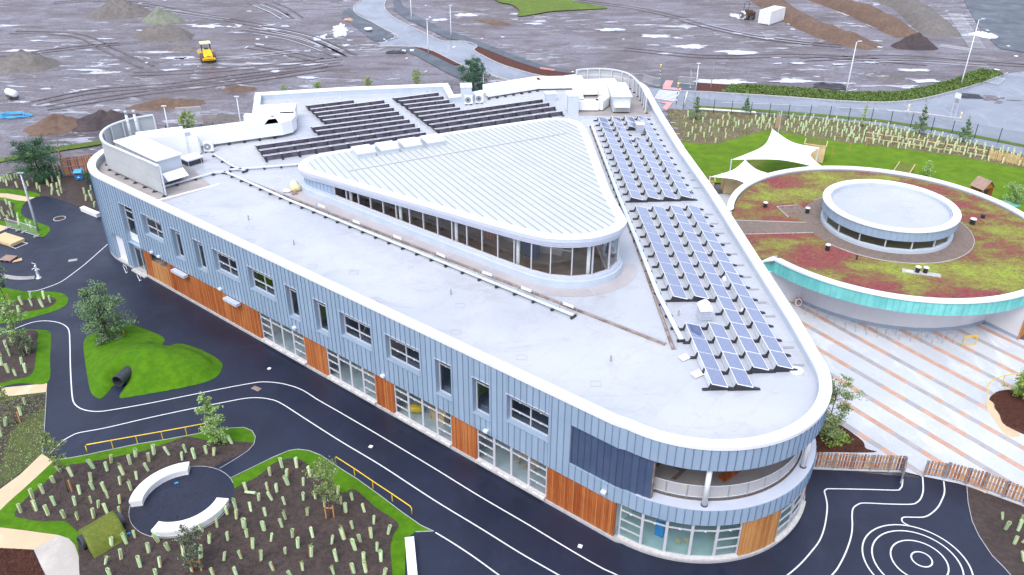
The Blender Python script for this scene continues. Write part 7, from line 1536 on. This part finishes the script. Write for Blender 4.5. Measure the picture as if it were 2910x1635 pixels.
def tree(label,x,y,h,rad,mat,seed,kind='pine',n=6000,leaf=.11,z0=.25,name='pine_tree',stake=False,lean=(0,0),z=0.0,cat='tree',trunk_r=.06,group=None):
    rng=random.Random(seed); t=thing(name,label,cat,(x,y,z),0,group); tk=MB(); tip=Vector((lean[0],lean[1],h*.94))
    path=[Vector((0,0,-.1))]+[Vector((lean[0]*k+.06*h*.2*math.sin(k*4+seed),lean[1]*k,h*k*.94)) for k in (.25,.5,.75,1)]
    tk.tube(path,[trunk_r*1.25,trunk_r,trunk_r*.75,trunk_r*.5,trunk_r*.15],8)
    tips=[]; nb_=int(26 if kind=='pine' else 18)
    def axis(k): 
        i=min(3,int(k*4)); return path[i].lerp(path[i+1],k*4-i)
    for i in range(nb_):
        k=z0+(1-z0)*(i+.5)/nb_; a=i*2.399+rng.uniform(-.5,.5)
        if kind=='pine': rr=rad*(.35+.75*math.sin(math.pi*min(1,(1-k)/(1-z0)*.78+.08)))*rng.uniform(.6,1.1); rise=.25
        elif kind=='cone': rr=rad*(1-(k-z0)/(1-z0)*.95)*rng.uniform(.8,1.1); rise=.35
        else: rr=rad*(.45+.65*math.sin(math.pi*min(1,(1-k)/(1-z0)*.85+.05)))*rng.uniform(.5,1.1); rise=.75
        o=axis(max(.05,k-.08)); e=o+Vector((math.cos(a)*rr,math.sin(a)*rr,rr*rise)); tk.tube([o,o.lerp(e,.5)+Vector((0,0,.03)),e],[trunk_r*.35,trunk_r*.22,.006],5)
        tips.append((o,e,rr))
    tk.build('trunk','trunk',t,True)
    pts=[]; per=n//(nb_*5)
    for o,e,rr in tips:
        for c in range(5):
            f=.35+.65*((c+rng.random())/5); m=o.lerp(e,f)+Vector((rng.gauss(0,.16),rng.gauss(0,.16),rng.gauss(0,.10)))*rr
            cr=max(.10,rr*.26)*rng.uniform(.7,1.3)
            for _ in range(per): pts.append((m.x+rng.gauss(0,cr*.55),m.y+rng.gauss(0,cr*.55),m.z+rng.gauss(0,cr*.38)))
    for _ in range(max(20,per)): pts.append((tip.x+rng.gauss(0,.10*rad),tip.y+rng.gauss(0,.10*rad),tip.z+rng.uniform(-.1,.12)*h))
    V,F=leaves(pts,leaf,seed,.5,.55 if kind!='leafy' else .8); leafobj(V,F,mat,t)
    if stake:
        for s in ((-1,1) if stake==2 else (1,)): MB().bar((s*.22,.05*s,-.1),(s*.22,.05*s,.95),.07,.07).build('stake','stake',t)
        if stake==2: MB().bar((-.25,0,.8),(.25,0,.8),.05,.08).build('tie_bar','stake',t)
    return t
tree('large bushy green pine on the grass mound beside the school',-32.1,54.9,5.0,1.75,'pine_leaf',1,'pine',16000,.13,.10,trunk_r=.10,z=.15)
for i,(x,y) in enumerate(((-31.9,54.3),(-30.8,55.2))): o=MB().bar((0,0,-.1),(0,0,.7),.08,.08).build('tree_stake','stake'); o.location=(x,y,.1); tag(o,'short orange tree stake %s the bushy pine on the mound'%('below' if i==0 else 'right of'),'stake')
tree('dark bushy pine among tree guards at the far left',-53.5,87.5,5.0,2.3,'pine_dark',2,'pine',14000,.14,.10,trunk_r=.10)
tree('dark pine behind the middle of the roof',-5.9,122.7,5.4,2.0,'pine_dark',3,'pine',9000,.17,.08,trunk_r=.10)
tree('dark round shrub right beside the left end wall',-47.2,87.0,1.4,1.1,'pine_dark',4,'leafy',2500,.12,.0,name='shrub',cat='shrub')
tree('slender multi stemmed tree in the mulch right of the school corner',21.0,43.2,5.3,1.35,'sap_leaf',5,'leafy',4200,.11,.12,name='young_tree',trunk_r=.05)
random.seed(31)
for i in range(4): pass
tree('leafy young birch at the tip of the big planting bed',-19.4,42.6,4.0,.75,'birch_leaf',6,'leafy',3600,.12,.04,name='young_tree',trunk_r=.03,lean=(-.5,.1))
tree('sparse young tree with an orange stake at the left of the big bed',-27.3,38.0,5.2,.62,'sap_leaf',7,'leafy',1500,.11,.48,name='young_tree',stake=1,trunk_r=.035,lean=(-.25,0))
tree('thin leafed young tree with two stakes at the right of the big bed',-10.75,36.0,4.6,.85,'sap_leaf',8,'leafy',2600,.10,.38,name='young_tree',stake=2,trunk_r=.035)
tree('dark sparse young tree near the bottom of the big bed',-17.3,31.9,3.5,.7,'dark_leaf',9,'leafy',2200,.10,.18,name='young_tree',stake=2,trunk_r=.03)
tree('young tree with an orange stake at the left end of the middle lawn',-43.0,60.5,3.9,.85,'pine_leaf',10,'leafy',2200,.12,.45,name='young_tree',stake=1,trunk_r=.04,lean=(-.4,0))
tree('pale leafed young tree on the left of the lower soil bed',-38.6,54.0,4.4,.95,'birch_leaf',11,'leafy',3000,.12,.12,name='young_tree',trunk_r=.035)
tree('dark low bush at the foot of the pale young tree',-37.6,53.0,1.7,.8,'dark_leaf',12,'leafy',1800,.10,.0,name='shrub',cat='shrub',trunk_r=.02)
tree('staked young trunk at the left edge above the sand path',-33.9,44.6,3.4,.4,'sap_leaf',13,'leafy',500,.10,.7,name='young_tree',stake=1,trunk_r=.035,lean=(-.4,0))
for l,x,y,h,r,m_,n_,s_ in (('short conifer behind the left end of the right planting bed',25.1,110.6,3.6,.9,'pine_leaf',1600,20),('small conifer near the left end of the mesh fence',32.9,114.0,2.3,.8,'pine_leaf',1200,21),('thin wispy sapling in the middle of the right planting bed',47.1,107.9,3.4,.5,'birch_leaf',500,22),('tall open conifer in the right planting bed',53.6,105.1,4.3,1.2,'pine_leaf',2600,23),('second open conifer near the right end of the planting bed',58.1,102.4,3.4,1.1,'pine_leaf',2200,24)):
    tree(l,x,y,h,r,m_,s_,'cone',n_,.16,.15,name='conifer',trunk_r=.05)
for l,x,y,h,r,m_,n_,s_ in (('bright green young tree behind the left roof duct',-42.7,104.7,2.6,.9,'shrub_leaf',1800,30),('yellow green bush behind the middle of the back wing',-14.9,126.7,2.2,.8,'shrub_leaf',900,31),('small yellow green bush behind the back wing',-22.3,125.5,1.3,.7,'shrub_leaf',600,32),('small bright green bush behind the left of the back wing',-29.4,122.9,1.2,.7,'shrub_leaf',600,33),('bushy grey green shrub at the right edge of the lawn',54.5,82.8,2.1,1.2,'birch_leaf',2400,34),('pale sapling on the lawn behind the round building',48.3,90.5,1.8,.7,'birch_leaf',500,35),('leafy shrub in the mulch bed at the right edge',37.0,48.1,1.8,1.0,'shrub_leaf',2600,36),('faint green sapling left of the back wing',-33.9,120.5,1.5,.6,'birch_leaf',400,37)):
    tree(l,x,y,h,r,m_,s_,'leafy',n_,.14,.02,name='shrub',cat='shrub',trunk_r=.025)
for i,(x,y) in enumerate(((41.9,98.3),(44.7,100.0),(39.2,96.6))): o=MB().tube([(0,0,-.1),(0,0,1.3)],.05,6).build('tree_stake','stake'); o.location=(x,y,0); tag(o,'thin wooden tree stake on the right lawn','stake','stakes on the right lawn')
# low green growth in the mulch beds and on the verge
def tufts(name,poly,n,mat,size,seed,z=.05,h=.2):
    rng=random.Random(seed); xs=[p[0] for p in poly]; ys=[p[1] for p in poly]; pts=[]
    while len(pts)<n:
        p=(rng.uniform(min(xs),max(xs)),rng.uniform(min(ys),max(ys)))
        if inside(p,poly): pts.append((p[0],p[1],z+rng.uniform(0,h)))
    V,F=leaves(pts,size,seed,.8,.8); o=leafobj(V,F,mat,None,name); o['kind']='stuff'; o['label']=name.replace('_',' ')
tufts('verge_groundcover',D['verge_r'],16000,'verge_leaf',.24,1,.06,.25); tufts('mulch_bed_groundcover',[(21.0,42.4),(23.0,43.0),(22.3,44.7),(20.6,44.6)],700,'shrub_leaf',.14,2); tufts('planting_bed_weeds',D['bed_back'],5000,'shrub_leaf',.16,3,.03,.12)
tufts('west_bed_weeds',D['g_west'],3500,'birch_leaf',.06,4,.02,.05)
# tree guards
gm=[]
for k in range(3):
    mb=MB(); rs=[.088,.094,.086][k]; n_=6; vs=[]
    for z,r in ((-.03,rs*.95),(.34,rs),(.66,rs*1.05),(.66,rs*.93),(.30,rs*.85)):
        for j in range(n_): a=2*math.pi*j/n_+.25*k; vs.append((r*math.cos(a)*(1.15 if k==1 else 1.0),r*math.sin(a),z+(.03*math.cos(a) if z>.6 else 0)))
    fs=[(e*n_+j,e*n_+(j+1)%n_,(e+1)*n_+(j+1)%n_,(e+1)*n_+j) for e in range(4) for j in range(n_)]+[tuple(range(4*n_,5*n_))]
    gm.append(mb.add(vs,fs).mesh('tree_guard','guard'))
sm=MB().box((.10,0,.34),(.025,.025,.75)).mesh('guard_stake','stake')
rng=np.random.default_rng(4); lp=[(float(rng.normal(0,.06)),float(rng.normal(0,.06)),.66+float(abs(rng.normal(0,.09)))) for _ in range(26)]
V,F=leaves(lp,.055,3,.5,.8); sprig=bpy.data.meshes.new('sprig'); sprig.from_pydata([tuple(v) for v in V],[],[tuple(int(i) for i in f) for f in F]); sprig.materials.append(MATS['shrub_leaf'])
random.seed(77); NG=0
def guards(pts,label,group,tilt=.11,leafp=.16,sc=1.0):
    global NG
    for p in pts:
        o=link('tree_guard',random.choice(gm)); o.location=(p[0],p[1],.03); o.rotation_euler=(random.gauss(0,tilt),random.gauss(0,tilt),random.uniform(0,6.28)); s=random.uniform(.82,1.16)*sc; o.scale=(s*1.08,s*1.08,s); tag(o,label,'tree guard',group); NG+=1
        c=link('guard_stake',sm,o)
        if random.random()<leafp: link('sprig',sprig,o)
guards(D['guards_e']+D['guards_f'],'pale green plastic tree guard in the big soil bed round the seating circle','tree guards in the big soil bed')
guards(D['guards_up'],'pale green plastic tree guard in the soil round the dark pine at the far left','tree guards at the far left')
guards(D['guards_lobe'],'pale green plastic tree guard in the soil of the lawn lobe by the lamp post','tree guards in the lawn lobe')
guards(D['guards_mid'],'pale green plastic tree guard in the soil patch of the middle left lawn','tree guards in the middle left lawn')
guards(D['guards_low'],'pale green plastic tree guard in the lower left soil bed','tree guards in the lower left bed'); guards(D['guards_r'],'pale green plastic tree guard in the soil bed beside the right slat fence','tree guards in the right corner bed')
guards(D['guards_bl'],'pale green plastic tree guard in the left part of the planting bed beyond the school','tree guards in the back planting bed',.05)
o=link('tree_guard',gm[0]); o.location=(-16.35,38.0,.12); o.rotation_euler=(R2(88),0,R2(80)); tag(o,'fallen pale green tree guard lying on the soil right of the seating circle','tree guard'); NG+=1
# far part of the planting bed
rg=random.Random(5); far=[]; bb=D['bed_back']
while len(far)<230:
    x,y=rg.uniform(33,72),rg.uniform(86,112)
    if not inside((x,y),bb) : continue
    if any((x-a)**2+(y-b)**2<.45 for a,b in far): continue
    far.append((x,y))
far.sort(key=lambda p:p[0]**2+p[1]**2); k=max(0,298-NG)
guards(far[:k],'pale green plastic tree guard in the right part of the planting bed behind the lawn','tree guards behind the right lawn',.06)
mb=MB()
for x,y in far[k:]: mb.tube([(x,y,0),(x+random.gauss(0,.03),y,.66)],.09,6)
if mb.v:
    o=mb.build('distant_tree_guards','guard_far'); o['kind']='stuff'; o['label']='more pale green tree guards at the back of the planting bed'
# crumbs of soil and leaves keep the near beds from looking flat
def crumbs(name,poly,n,mat,seed,smin,smax,z=.03):
    rng=random.Random(seed); xs=[p[0] for p in poly]; ys=[p[1] for p in poly]; vs=[];fs=[]; c=0
    while c<n:
        x,y=rng.uniform(min(xs),max(xs)),rng.uniform(max(26,min(ys)),max(ys))
        if not inside((x,y),poly): continue
        c+=1; s=rng.uniform(smin,smax); k=len(vs); a=rng.uniform(0,6.28)
        for j in range(3): vs.append((x+s*math.cos(a+j*2.1),y+s*math.sin(a+j*2.1),z-.01))
        vs.append((x,y,z+s*.8)); fs+=[(k,k+1,k+3),(k+1,k+2,k+3),(k+2,k,k+3)]
    me=bpy.data.meshes.new(name); me.from_pydata(vs,[],fs); me.materials.append(MATS[mat]); o=link(name,me); o['kind']='stuff'; o['label']=name.replace('_',' ')
crumbs('soil_clods',[p for p in D['s_big'] if p[1]>25],9000,'soil',1,.02,.07,.03); crumbs('mulch_chips',D['mulch_s'],5000,'mulch',2,.03,.08,.03); crumbs('mulch_chips',D['mulch_r'],3000,'mulch',3,.03,.09,.03); crumbs('mulch_chips',D['mulch_tree'],2000,'mulch',4,.03,.08,.03)
# litter near the seating circle
for l,x,y,m_ in (('small blue scrap inside the seating circle',-20.9,38.8,'blue_plastic'),('small blue scrap beside the near curved bench',-22.2,34.6,'blue_plastic')):
    o=MB().box((0,0,.02),(.22,.14,.04),.5).build('blue_scrap',m_); o.location=(x,y,.05); tag(o,l,'litter')
